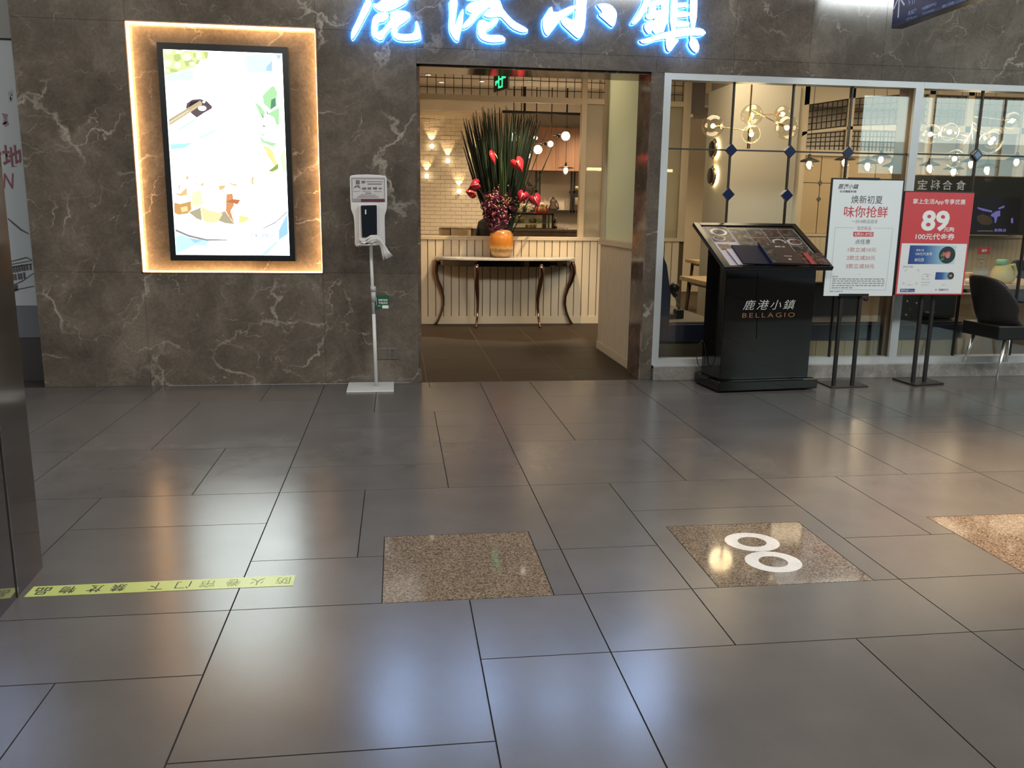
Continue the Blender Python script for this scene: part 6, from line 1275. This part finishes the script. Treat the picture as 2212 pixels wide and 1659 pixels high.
# two raised curved fascia strips and a seam on the front
fp = MB()
fp.prism([(cxl+0.004, 0.80), (cxl+0.27, 0.72), (cxl+0.27, 0.955), (cxl+0.004, 0.955)], 0.069, 0.0752, 'y'); fp.build('fascia', blackgloss, le)
fp = MB(); fp.prism([(cxl+0.275, 0.73), (cxl+0.42, 0.705), (cxl+0.60, 0.70), (cxr-0.004, 0.73), (cxr-0.004, 0.955), (cxl+0.275, 0.955)], 0.069, 0.0752, 'y'); fp.build('fascia', blackgloss, le)
fp = MB(); fp.prism([(cxl+0.004, 0.46), (cxl+0.30, 0.33), (cxl+0.285, 0.69), (cxl+0.004, 0.79)], 0.069, 0.0752, 'y'); fp.build('fascia', blackgloss, le)
fp = MB(); fp.prism([(cxl+0.305, 0.43), (cxl+0.45, 0.37), (cxl+0.60, 0.36), (cxr-0.004, 0.43), (cxr-0.004, 0.72), (cxl+0.60, 0.69), (cxl+0.42, 0.695), (cxl+0.29, 0.72)], 0.069, 0.0752, 'y'); fp.build('fascia', blackgloss, le)
silver = mat('silver_lettering', (0.55, 0.55, 0.53), 0.35, metal=0.4); gold = mat('copper_lettering', (0.30, 0.15, 0.06), 0.4, metal=0.4)
text('鹿港小鎮', silver, le, (0.205, 0.665, 0.47, 0.080), 'y', 0.066, bold=0.0, shear=0.25).data.space_character = 1.3
text('BELLAGIO', gold, le, (0.205, 0.602, 0.47, 0.038), 'y', 0.066).data.space_character = 1.35
# slanted top: local slab frame, u to the right, v up the slope
T0 = Vector((-0.035, -0.035, 0.985)); vdir = Vector((0, 0.615, 0.335)); VL = vdir.length; vdir.normalize(); nrm = Vector((1, 0, 0)).cross(vdir)
TM = Matrix(((1, vdir.x, nrm.x, T0.x), (0, vdir.y, nrm.y, T0.y), (0, vdir.z, nrm.z, T0.z), (0, 0, 0, 1)))
TW = 0.955
MB().box(0, TW, 0, VL, 0, 0.022).xf(TM).build('desk_top', black, le, bevel=0.004)
fr = MB()
for a in ((0, 0.05, 0, VL), (TW-0.05, TW, 0, VL), (0.05, TW-0.05, 0, 0.03), (0.05, TW-0.05, VL-0.045, VL)): fr.box(a[0], a[1], a[2], a[3], 0.022, 0.034)
fr.xf(TM).build('desk_frame', mat('desk_frame_black', (0.008, 0.008, 0.008), 0.22, spec=0.25), le, bevel=0.003)
MB().box(0.05, TW-0.05, 0.03, VL-0.045, 0.022, 0.024).xf(TM).build('backing', black, le)
sheet_m = mat('menu_white', (0.34, 0.31, 0.34), 0.4, spec=0.3)
MB().box(0.065, 0.275, 0.04, VL-0.055, 0.024, 0.0255).xf(TM).build('menu_sheet', sheet_m, le)
MB().box(0.28, TW-0.06, 0.19, VL-0.085, 0.024, 0.0255).xf(TM).build('menu_sheet', sheet_m, le)
food = [photo_mat('food_photo_%d' % i, s, sc_) for i, (s, sc_) in enumerate(((
   [(0.35, (0.008, 0.007, 0.007)), (0.5, (0.030, 0.023, 0.020)), (0.64, (0.11, 0.085, 0.075))], 24), ([(0.35, (0.010, 0.010, 0.009)), (0.52, (0.035, 0.03, 0.026)), (0.66, (0.14, 0.13, 0.12))], 20), ([(0.35, (0.010, 0.007, 0.006)), (0.5, (0.045, 0.020, 0.016)), (0.64, (0.14, 0.075, 0.055))], 28)))]
pn_ = 0
def mphoto(u0, u1, v0, v1, k): MB().box(u0, u1, v0, v1, 0.0255, 0.0268).xf(TM).build('menu_photo', food[k % 3], le)
def disc(u, v, ru, rv, m_, z=0.0268, n=20): MB().prism(ell(u, v, ru, rv, n), z, z+0.0006).xf(TM).build('dish', m_, le)
mphoto(0.072, 0.268, 0.40, VL-0.062, 0); mphoto(0.085, 0.19, 0.27, 0.36, 2)
uc = [0.285, 0.435, 0.585, 0.735, TW-0.066]; vc = [0.20, 0.335, 0.475, VL-0.09]
for i in range(4):
    for j in range(3):
        if i == 0 and j == 2: continue
        if i == 0 and j == 1: mphoto(uc[0]+0.003, uc[1]-0.003, vc[1]+0.003, vc[3]-0.003, 1); continue
        mphoto(uc[i]+0.003, uc[i+1]-0.003, vc[j]+0.003, vc[j+1]-0.003, i+j)
plate_m = mat('plate_grey', (0.34, 0.33, 0.33), 0.3); dish_d = food[2]
disc(0.175, 0.555, 0.075, 0.058, plate_m); disc(0.175, 0.555, 0.052, 0.040, food[1], 0.0274); disc(0.140, 0.455, 0.055, 0.040, plate_m); disc(0.140, 0.455, 0.046, 0.033, food[0], 0.0274)
disc(0.66, 0.40, 0.062, 0.048, plate_m); disc(0.66, 0.395, 0.045, 0.034, dish_d, 0.0274); disc(0.80, 0.40, 0.068, 0.05, plate_m); disc(0.81, 0.40, 0.052, 0.036, dish_d, 0.0274)
disc(0.82, 0.535, 0.068, 0.05, food[0]); disc(0.66, 0.535, 0.066, 0.048, food[2]); disc(0.51, 0.535, 0.06, 0.045, food[1])
LM = Matrix.Translation(LB) @ Matrix.Rotation(LR, 4, 'Z') @ TM
def flat(name, lab, cat, u0, u1, v0, v1, th, m_, rot=0.0, z=0.034, lift=0.0):
    w, d = (u1-u0)/2, (v1-v0)/2
    o = MB().box(-w, w, -d, d, 0, th).build(name, m_, bevel=0.0015)
    o.matrix_world = LM @ Matrix.Translation(((u0+u1)/2, (v0+v1)/2, z)) @ Matrix.Rotation(rot, 4, 'Z')
    return tag(o, lab, cat)
flat('paper_sheet', 'white paper sheet under navy folder on the menu stand', 'paper', 0.125, 0.30, 0.035, 0.275, 0.002, sheet_m, R(1.5), 0.0345)
flat('navy_folder', 'plain navy blue menu folder lying on the menu stand', 'folder', 0.175, 0.475, 0.03, 0.31, 0.010, mat('navy_card', (0.004, 0.006, 0.019), 0.6, spec=0.15), R(-2), 0.0375)
mb_ = thing('brown_menu', 'thick brown menu book with small photos down its spine', 'menu', (0, 0, 0))
mb_.matrix_world = LM @ Matrix.Translation((0.555, 0.165, 0.0480)) @ Matrix.Rotation(R(-3), 4, 'Z')
MB().box(-0.135, 0.125, -0.155, 0.155, 0, 0.018).build('cover', mat('brown_card', (0.030, 0.016, 0.015), 0.4, spec=0.3), mb_, bevel=0.002)
MB().box(-0.142, -0.133, -0.155, 0.155, 0, 0.020).build('spine', mat('spine_navy', (0.012, 0.018, 0.05), 0.4), mb_)
for k, (a, b) in enumerate(((0.06, 0.145), (-0.03, 0.05), (-0.145, -0.04))): MB().box(-0.128, -0.06, a, b, 0.018, 0.0188).build('cover_photo', (food[1], food[0], food[1])[k], mb_)
text('鹿港小鎮', white_ink, mb_, (-0.02, 0.085, 0.09, 0.02), 'z', 0.0186, shear=0.2)
MB().box(0.0, 0.07, -0.055, -0.045, 0.018, 0.0187).box(0.02, 0.045, -0.11, -0.085, 0.018, 0.0187).build('cover_print', mat('pale_print', (0.30, 0.25, 0.24), 0.5), mb_)
flat('food_leaflet', 'dark food photo leaflet between brown menu and red leaflet', 'leaflet', 0.66, 0.80, 0.035, 0.235, 0.004, food[2], R(2), 0.0345)
lf = flat('red_leaflet', 'leaflet with red strip and food photo at the stand corner', 'leaflet', 0.765, 0.945, 0.025, 0.20, 0.004, food[2], R(-1), 0.040)
MB().box(-0.088, -0.045, -0.086, 0.086, 0.004, 0.0046).build('red_strip', mat('bright_red2', (0.30, 0.02, 0.03), 0.4), lf)
# cord loop at the side of the stand
cp = [(2.519, 6.75, 0.384), (2.481, 6.75, 0.346), (2.469, 6.75, 0.267), (2.486, 6.75, 0.188), (2.516, 6.75, 0.156), (2.543, 6.75, 0.188), (2.553, 6.75, 0.278), (2.537, 6.75, 0.357)]
tag(MB().tube(cp, 0.0035, 6, closed=True).build('cable_loop', black), 'thin black cord hanging in a loop beside the menu stand', 'cord')

# ------------------------------------------------------------------ poster stands
def stand(name, lab, loc, poles, base, zb, bz, w0, w1, z0, z1, ybd):
    p = thing(name, lab, 'poster stand', loc)
    MB().prism([(x-loc[0], y-loc[1]) for x, y in base], 0, bz).build('base_plate', black_metal, p, bevel=0.002)
    for (x, y) in poles: MB().box(x-loc[0]-0.013, x-loc[0]+0.013, y-loc[1]-0.013, y-loc[1]+0.013, bz, zb).build('pole', black_metal, p)
    MB().box(w0-loc[0], w1-loc[0], ybd-loc[1], ybd-loc[1]+0.016, z0, z1).build('board', black, p, bevel=0.002)
    return p
P1L = (3.725, 6.63, 0)
p1 = stand('poster_stand', 'black stand holding the white new-dish poster beside the menu stand', P1L, ((3.645, 6.62), (3.813, 6.62)), [(3.594, 6.806), (3.59, 6.548), (3.941, 6.582), (3.949, 6.867)], 1.0, 0.010, 3.456, 4.085, 0.778, 1.716, 6.585)
YP = 6.58
def pb1(*a): return None
pw0, pw1 = 3.466, 4.069
MB().box(pw0-P1L[0], pw1-P1L[0], YP-P1L[1], 6.586-P1L[1], 0.772, 1.704).build('poster', paper, p1)
MB().box(3.60-P1L[0], 3.86-P1L[0], YP-0.006-P1L[1], YP-P1L[1], 0.772, 0.79).box(3.60-P1L[0], 3.86-P1L[0], YP-0.006-P1L[1], YP+0.02-P1L[1], 1.706, 1.722).build('clip_bar', black, p1)
MB().box(3.632-P1L[0], 3.826-P1L[0], 0.02-0.03, 0.02+0.01, 0.74, 0.78).build('bracket', black_metal, p1)
MB().lathe([(0.001, -0.02), (0.018, -0.02), (0.018, 0.0), (0.001, 0.0)], (3.856-P1L[0], -0.01, 0.745), 10, axis='y').build('knob', black, p1)
def t1(s, m_, box4, par=p1, L=P1L, y=YP, **k): return text(s, m_, par, bx(box4, L), 'y', y-0.0008-L[1], **k)
t1('鹿港小鎮', ink, (3.51, 1.63, 0.177, 0.041), shear=0.25, bold=0.01)
t1('台式雞飯料理', ink, (3.529, 1.602, 0.142, 0.019), bold=0.015)
t1('焕新初夏', ink, (3.634, 1.518, 0.271, 0.064))
t1('味你抢鲜', red_ink, (3.581, 1.408, 0.379, 0.091), bold=0.007)
t1('一2018新品首发', grey_ink, (3.653, 1.361, 0.227, 0.031))
t1('指定新品', rose_ink, (3.706, 1.308, 0.122, 0.03))
t1('点任意', ink, (3.7, 1.195, 0.131, 0.038))
t1('1款立减10元', rose_ink, (3.644, 1.131, 0.246, 0.037), bold=0.003)
t1('2款立减20元', rose_ink, (3.64, 1.065, 0.248, 0.038), bold=0.003)
t1('3款立减30元', rose_ink, (3.638, 0.997, 0.25, 0.039), bold=0.003)
q = [(3.677, 1.293), (3.852, 1.293), (3.854, 1.256), (3.679, 1.255)]
MB().prism([(x-P1L[0], z) for x, z in q], YP-0.001-P1L[1], YP-P1L[1], 'y').build('red_label', red_ink, p1)
t1('5月21-27日', white_ink, (3.689, 1.261, 0.153, 0.026), y=YP-0.0008, bold=0.02)
ln = MB(); pa_, pb_2, pc_, pd_ = [(3.518, 1.326), (4.017, 1.323), (4.008, 0.82), (3.515, 0.826)]
def seg(a, b, w=0.0018): 
    d = Vector((b[0]-a[0], b[1]-a[1])).normalized(); n_ = Vector((-d.y, d.x))*w/2
    ln.poly([(a[0]-n_.x-P1L[0], a[1]-n_.y), (b[0]-n_.x-P1L[0], b[1]-n_.y), (b[0]+n_.x-P1L[0], b[1]+n_.y), (a[0]+n_.x-P1L[0], a[1]+n_.y)], YP-0.0007-P1L[1], 'y')
m1_, m2_ = [(3.684, 1.325), (3.849, 1.325)]
seg(pa_, m1_); seg(m2_, pb_2); seg(pb_2, pc_); seg(pc_, pd_); seg(pd_, pa_)
ln.build('ruled_border', grey_ink, p1)
fp = MB()
rr = random.Random(3)
for r0, (ua, ub, v) in enumerate([((3.531, 0.93), (3.578, 0.931), 0), ((3.532, 0.911), (3.992, 0.913), 0), ((3.531, 0.894), (3.992, 0.895), 0), ((3.53, 0.876), (3.992, 0.877), 0), ((3.531, 0.857), (3.992, 0.858), 0), ((3.53, 0.839), (3.713, 0.839), 0), ((3.517, 0.809), (3.63, 0.809), 0)]):
    x = ua[0]
    while x < ub[0]:
        w = rr.uniform(0.012, 0.04); w = min(w, ub[0]-x)
        if w > 0.004: fp.box(x-P1L[0], x+w-P1L[0], YP-0.0006-P1L[1], YP-P1L[1], ua[1]-0.0045, ua[1]+0.0045)
        x += w+rr.uniform(0.004, 0.010)
for u_, v_ in [(3.75, 0.952), (3.762, 0.952), (3.774, 0.952)]: fp.box(u_-0.002-P1L[0], u_+0.002-P1L[0], YP-0.0006-P1L[1], YP-P1L[1], v_-0.002, v_+0.002)
tag(fp.build('fine_print', mat('fine_print_ink', (0.30, 0.31, 0.32), 0.6), p1), kind='stuff')

P2L = (4.475, 6.70, 0)
p2 = stand('poster_stand', 'black stand holding the red and white coupon poster', P2L, ((4.419, 6.70), (4.535, 6.715)), [(4.34, 6.884), (4.355, 6.574), (4.668, 6.633), (4.66, 6.92)], 1.0, 0.016, 4.115, 4.740, 0.775, 1.626, 6.625)
Y2 = 6.62
q0, q1 = 4.117999999999999, 4.720000000000001
x0p, x1p = 4.121, 4.735
MB().box(x0p-P2L[0], x1p-P2L[0], Y2-P2L[1], 6.626-P2L[1], 0.778, 1.618).build('poster', red_print, p2)
wq = [(4.126, 1.202), (4.712, 1.203), (4.7, 0.996), (4.7, 0.809), (4.688, 0.791), (4.125, 0.786), (4.113, 0.799), (4.115, 0.993)]
za = 1.203; zb_ = 0.788
MB().box(x0p+0.014-P2L[0], x1p-0.014-P2L[0], Y2-0.001-P2L[1], Y2-P2L[1], zb_, za).build('white_panel', mat('poster_white2', (0.68, 0.72, 0.74), 0.55), p2)
def t2(s, m_, box4, yy=Y2, **k): return text(s, m_, p2, bx(box4, P2L), 'y', yy-0.0012-P2L[1], **k)
t2('掌上生活App专享优惠', white_ink, (4.195, 1.517, 0.468, 0.049), bold=0.012)
t2('89', white_ink, (4.289, 1.303, 0.249, 0.17), bold=0.035)
t2('元购', white_ink, (4.495, 1.301, 0.093, 0.039), yy=Y2-0.0008, bold=0.015)
t2('100元代金券', white_ink, (4.251, 1.234, 0.35, 0.053), bold=0.015)
# coupon card
ck = [(4.21, 1.187), (4.628, 1.187), (4.625, 1.035), (4.206, 1.033)]
def grad_mat():
    m, t, out = nt('coupon_blue'); b = t.nodes.new('ShaderNodeBsdfPrincipled'); t.links.new(b.outputs[0], out.inputs[0]); b.inputs['Roughness'].default_value = 0.5
    tc = t.nodes.new('ShaderNodeTexCoord'); s = t.nodes.new('ShaderNodeSeparateXYZ'); t.links.new(tc.outputs['Generated'], s.inputs[0])
    r = ramp(t, [(0.0, (0.018, 0.05, 0.22)), (0.35, (0.03, 0.10, 0.30)), (0.7, (0.25, 0.45, 0.60)), (1.0, (0.50, 0.62, 0.68))]); t.links.new(s.outputs[0], r.inputs[0]); t.links.new(r.outputs[0], b.inputs['Base Color'])
    return m
cblue = grad_mat()
def prism2(q, th, m_, name, yy=Y2-0.001): return MB().prism([(x-P2L[0], z) for x, z in q], yy-th-P2L[1], yy-P2L[1], 'y').build(name, m_, p2)
prism2(ck, 0.001, cblue, 'coupon_card')
t2('鹿港小鎮', white_ink, (4.269, 1.14, 0.069, 0.017), yy=Y2-0.0012)
t2('100元代金券', white_ink, (4.266, 1.106, 0.15, 0.025), yy=Y2-0.0012)
t2('89元购', white_ink, (4.264, 1.053, 0.082, 0.032), yy=Y2-0.0012)
dkb = mat('bowl_dark', (0.02, 0.035, 0.04), 0.4); meat = mat('meat_pink', (0.42, 0.13, 0.11), 0.5); leafg = mat('leaf_print', (0.08, 0.18, 0.08), 0.5)
def dishprint(ox, oy, sx_, sz_):
    MB().prism(ell(ox-P2L[0], oy, sx_, sz_, 24), Y2-0.0028-P2L[1], Y2-0.002-P2L[1], 'y').build('bowl_picture', dkb, p2)
    mt = MB(); r_ = random.Random(9)
    for i in range(12):
        a = r_.uniform(0, 6.28); d = r_.uniform(0.0, 0.55)
        mt.poly(ell(ox+math.cos(a)*d*sx_+sx_*0.08-P2L[0], oy+math.sin(a)*d*sz_+sz_*0.1, sx_*0.26, sz_*0.2, 9, r_.uniform(0, 3)), Y2-0.0030-0.00002*i-P2L[1], 'y', i % 2)
    mt.build('meat_picture', [meat, mat('meat_light', (0.55, 0.22, 0.19), 0.5)], p2)
    MB().poly(ell(ox-0.55*sx_-P2L[0], oy-0.5*sz_, sx_*0.26, sz_*0.16, 9, 0.6), Y2-0.0034-P2L[1], 'y').poly(ell(ox-0.68*sx_-P2L[0], oy-0.05*sz_, sx_*0.15, sz_*0.17, 9), Y2-0.0034-P2L[1], 'y').build('leaf_picture', leafg, p2)
d0_, d1_, d2_ = [(4.551, 1.11), (4.625, 1.11), (4.56, 1.039)]
dishprint(d0_[0], d0_[1], d1_[0]-d0_[0], d0_[1]-d2_[1])
ck2 = [(4.467, 0.967), (4.631, 0.966), (4.633, 0.906), (4.466, 0.905)]
prism2(ck2, 0.001, cblue, 'coupon_card')
d0_, d1_, d2_ = [(4.604, 0.938), (4.634, 0.938), (4.608, 0.908)]
dishprint(d0_[0], d0_[1], d1_[0]-d0_[0], d0_[1]-d2_[1])
bk_ = MB()
for q in [[(4.188, 0.986), (4.206, 0.987), (4.205, 0.983), (4.192, 0.983), (4.192, 0.969), (4.188, 0.969)], [(4.293, 0.987), (4.311, 0.987), (4.312, 0.97), (4.308, 0.97), (4.307, 0.984), (4.293, 0.984)], [(4.18, 0.885), (4.184, 0.885), (4.184, 0.871), (4.198, 0.871), (4.198, 0.867), (4.181, 0.867)], [(4.288, 0.871), (4.303, 0.871), (4.303, 0.885), (4.307, 0.885), (4.308, 0.868), (4.289, 0.868)]]: bk_.poly([(x-P2L[0], z) for x, z in q], Y2-0.0016-P2L[1], 'y')
for u_, v_, w, h in [(4.36, 0.948, 0.008, 0.004), (4.385, 0.949, 0.01, 0.006), (4.412, 0.947, 0.012, 0.003), (4.352, 0.93, 0.006, 0.004), (4.396, 0.932, 0.01, 0.008), (4.354, 0.91, 0.008, 0.005), (4.372, 0.908, 0.01, 0.003), (4.403, 0.91, 0.014, 0.003), (4.353, 0.881, 0.005, 0.007), (4.375, 0.881, 0.005, 0.007), (4.395, 0.881, 0.005, 0.007), (4.416, 0.881, 0.005, 0.007), (4.242, 0.86, 0.024, 0.003), (4.381, 0.861, 0.034, 0.003), (4.548, 0.862, 0.014, 0.003), (4.328, 0.936, 0.004, 0.002), (4.447, 0.938, 0.004, 0.002)]:
    bk_.box(u_-w-P2L[0], u_+w-P2L[0], Y2-0.0018-P2L[1], Y2-0.001-P2L[1], v_-h/2, v_+h/2)
tag(bk_.build('fine_print', mat('fine_print_ink', (0.30, 0.31, 0.32), 0.6), p2), kind='stuff')
t2('【购买步骤】', grey_ink, (4.169, 1.003, 0.087, 0.016), yy=Y2-0.0006)
lg = [(4.163, 0.827), (4.293, 0.828), (4.294, 0.801), (4.162, 0.8)]
prism2(lg, 0.0008, blue_print, 'logo_label')
t2('鹿港小鎮', white_ink, (4.168, 0.804, 0.073, 0.019), yy=Y2-0.0012, bold=0.02, shear=0.2)
t2('Bellagio', white_ink, (4.246, 0.806, 0.044, 0.01), yy=Y2-0.0012)
c0_ = (4.485, 0.82)
MB().lathe([(0.0055, -0.0002), (0.0075, -0.0002)], (c0_[0]-P2L[0], Y2-0.0016-P2L[1], c0_[1]), 20, axis='y').build('emblem', grey_ink, p2)
t2('M', grey_ink, (c0_[0]-0.0042, c0_[1]-0.003, 0.0084, 0.006), yy=Y2-0.0006, bold=0.02)
t2('招商银行', grey_ink, (4.509, 0.811, 0.089, 0.018), yy=Y2-0.0006, bold=0.03)

# ------------------------------------------------------------------ black leather chair
KB = (5.30, 6.77, 0)
ch = thing('leather_chair', 'black leather tub chair on chrome legs at the shop window', 'chair', KB, 0)
prof = [(0.245, 0.440, 0.235, 0.00, 0.000), (0.20, 0.462, 0.245, 0.0, 0.004), (0.08, 0.455, 0.25, 0.0, 0.022), (-0.06, 0.448, 0.255, 0.02, 0.055), (-0.17, 0.458, 0.262, 0.06, 0.12), (-0.235, 0.52, 0.272, 0.14, 0.13), (-0.27, 0.62, 0.278, 0.16, 0.08), (-0.305, 0.74, 0.270, 0.14, 0.03), (-0.335, 0.85, 0.245, 0.11, 0.0), (-0.350, 0.91, 0.215, 0.09, -0.012), (-0.356, 0.938, 0.175, 0.07, -0.02)]
nn = 13; vs = []; fs = []
for (x, z, w, fwd_, lift) in prof:
    for j in range(nn):
        t_ = j/(nn-1)*2-1; a = abs(t_)**2.4
        vs.append((x+fwd_*a, w*t_*(1-0.04*a), z+lift*a))
for i in range(len(prof)-1):
    for j in range(nn-1): fs.append((i*nn+j, (i+1)*nn+j, (i+1)*nn+j+1, i*nn+j+1))
leather = mat('black_grain_leather', (0.016, 0.014, 0.013), 0.34, bump=0.5, bscale=90)
o = MB().add(vs, fs, 0, True).build('shell', leather, ch); sm = o.modifiers.new('thick', 'SOLIDIFY'); sm.thickness = 0.045; sm.offset = -1; ss = o.modifiers.new('round', 'SUBSURF'); ss.levels = 1; ss.render_levels = 2
MB().box(-0.20, 0.22, -0.215, 0.215, 0.475, 0.505).build('seat_cushion', leather, ch, bevel=0.014, bseg=3)
MB().box(-0.255, 0.02, -0.238, 0.238, 0.40, 0.52).build('back_skirt', black, ch, bevel=0.01)
MB().box(0.0, 0.235, -0.225, -0.205, 0.398, 0.415).box(0.0, 0.235, 0.205, 0.225, 0.398, 0.415).box(0.215, 0.235, -0.225, 0.225, 0.398, 0.415).build('seat_rail', chrome, ch, bevel=0.003)
for (tx, ty, bx_, by_) in ((-0.155, -0.20, -0.235, -0.255), (-0.155, 0.20, -0.21, 0.255), (0.19, 0.20, 0.235, 0.245), (0.19, -0.20, 0.24, -0.25)):
    MB().tube([(tx, ty, 0.405), (bx_, by_, 0.006)], [0.017, 0.0095], 12).build('leg', mat('satin_chrome', (0.88, 0.88, 0.86), 0.28, metal=1.0), ch)
    
# ------------------------------------------------------------------ floor tape
TL = (-0.895, 3.145, 0)
tp = thing('floor_tape', 'yellow-green warning tape with black characters stuck on the floor tiles', 'tape', TL)
MB().prism([(-1.3725-TL[0], -0.047), (0.484, -0.048), (0.481, 0.048), (-1.3725-TL[0], 0.042)], 0.0002, 0.0012).build('strip', mat('lime_tape', (0.52, 0.60, 0.17), 0.35), tp)
tp_in = mat('tape_ink', (0.03, 0.035, 0.02), 0.5); tp_fade = mat('tape_ink_worn', (0.22, 0.26, 0.08), 0.5)
pos = [-1.326, -1.237, -1.142, -1.057, -0.92, -0.824, -0.734, -0.64, -0.551, -0.454]
for c_, x in zip('品物放禁下门帘卷火防', pos):
    text(c_, tp_in if c_ in '品物放禁下门' else tp_fade, tp, (x-TL[0]-0.027, -0.032, 0.054, 0.062), 'z', 0.0014, flip=True, bold=0.015 if c_ in '品物放禁' else 0.0)

# ------------------------------------------------------------------ hanging direction sign
h0 = (3.696, 6.338, 2.8)
hs = thing('hanging_sign', 'dark blue double-sided direction sign hanging edge-on over the window', 'sign', (h0[0], h0[1], 2.8))
blu = mat('sign_blue', (0.012, 0.022, 0.075), 0.12)
MB().box(0.0, 0.09, -1.7, 0.0, 0.0, 0.52).build('case', mat('sign_case', (0.012, 0.015, 0.03), 0.3), hs, bevel=0.003)
MB().box(-0.003, 0.0, -1.69, -0.008, 0.028, 0.51).build('face', blu, hs)
for y_ in (-0.3, -1.4): MB().tube([(0.045, y_, 0.52), (0.045, y_, 2.4)], 0.008, 6).build('hanger', black_metal, hs)
fx = h0[0]
ar_ = MB()
for a, b in [((6.251, 2.859), (6.261, 3.011)), ((6.321, 2.935), (6.267, 3.008)), ((6.184, 2.932), (6.264, 3.007))]:
    d = Vector((b[0]-a[0], b[1]-a[1])).normalized(); n_ = Vector((-d.y, d.x))*0.006
    ar_.prism([(a[0]-n_.x-h0[1], a[1]-n_.y-2.8), (b[0]-n_.x-h0[1], b[1]-n_.y-2.8), (b[0]+n_.x-h0[1], b[1]+n_.y-2.8), (a[0]+n_.x-h0[1], a[1]+n_.y-2.8)], -0.005, -0.003, 'x')
ar_.build('arrow', white_ink, hs)
def hb4(x0, y0, x1, y1, o): return o
bxs = [(6.027, 2.913, 0.1200000000000001, 0.06950000000000056), (6.023, 2.845, 0.10200000000000031, 0.031999999999999584), (6.009, 2.813, 0.13699999999999957, 0.017999999999999794), (5.789, 2.845, 0.17400000000000038, 0.022499999999999964), (5.805, 2.813, 0.13900000000000023, 0.01650000000000018), (5.593, 2.808, 0.1299999999999999, 0.020500000000000185)]
for (s_, q, b_) in (('VIP', bxs[0], 0.0), ('贵宾厅', bxs[1], 0.01), ('VIP Room', bxs[2], 0.0), ('卡座服务中心', bxs[3], 0.01), ('Information', bxs[4], 0.0), ('影院', bxs[5], 0.0)):
    text(s_, mat('sign_white', (0.34, 0.39, 0.50), 0.4), hs, (q[0]-h0[1], q[1]-2.8, q[2], abs(q[3])), 'x', -0.0045, bold=b_)

fit_texts()
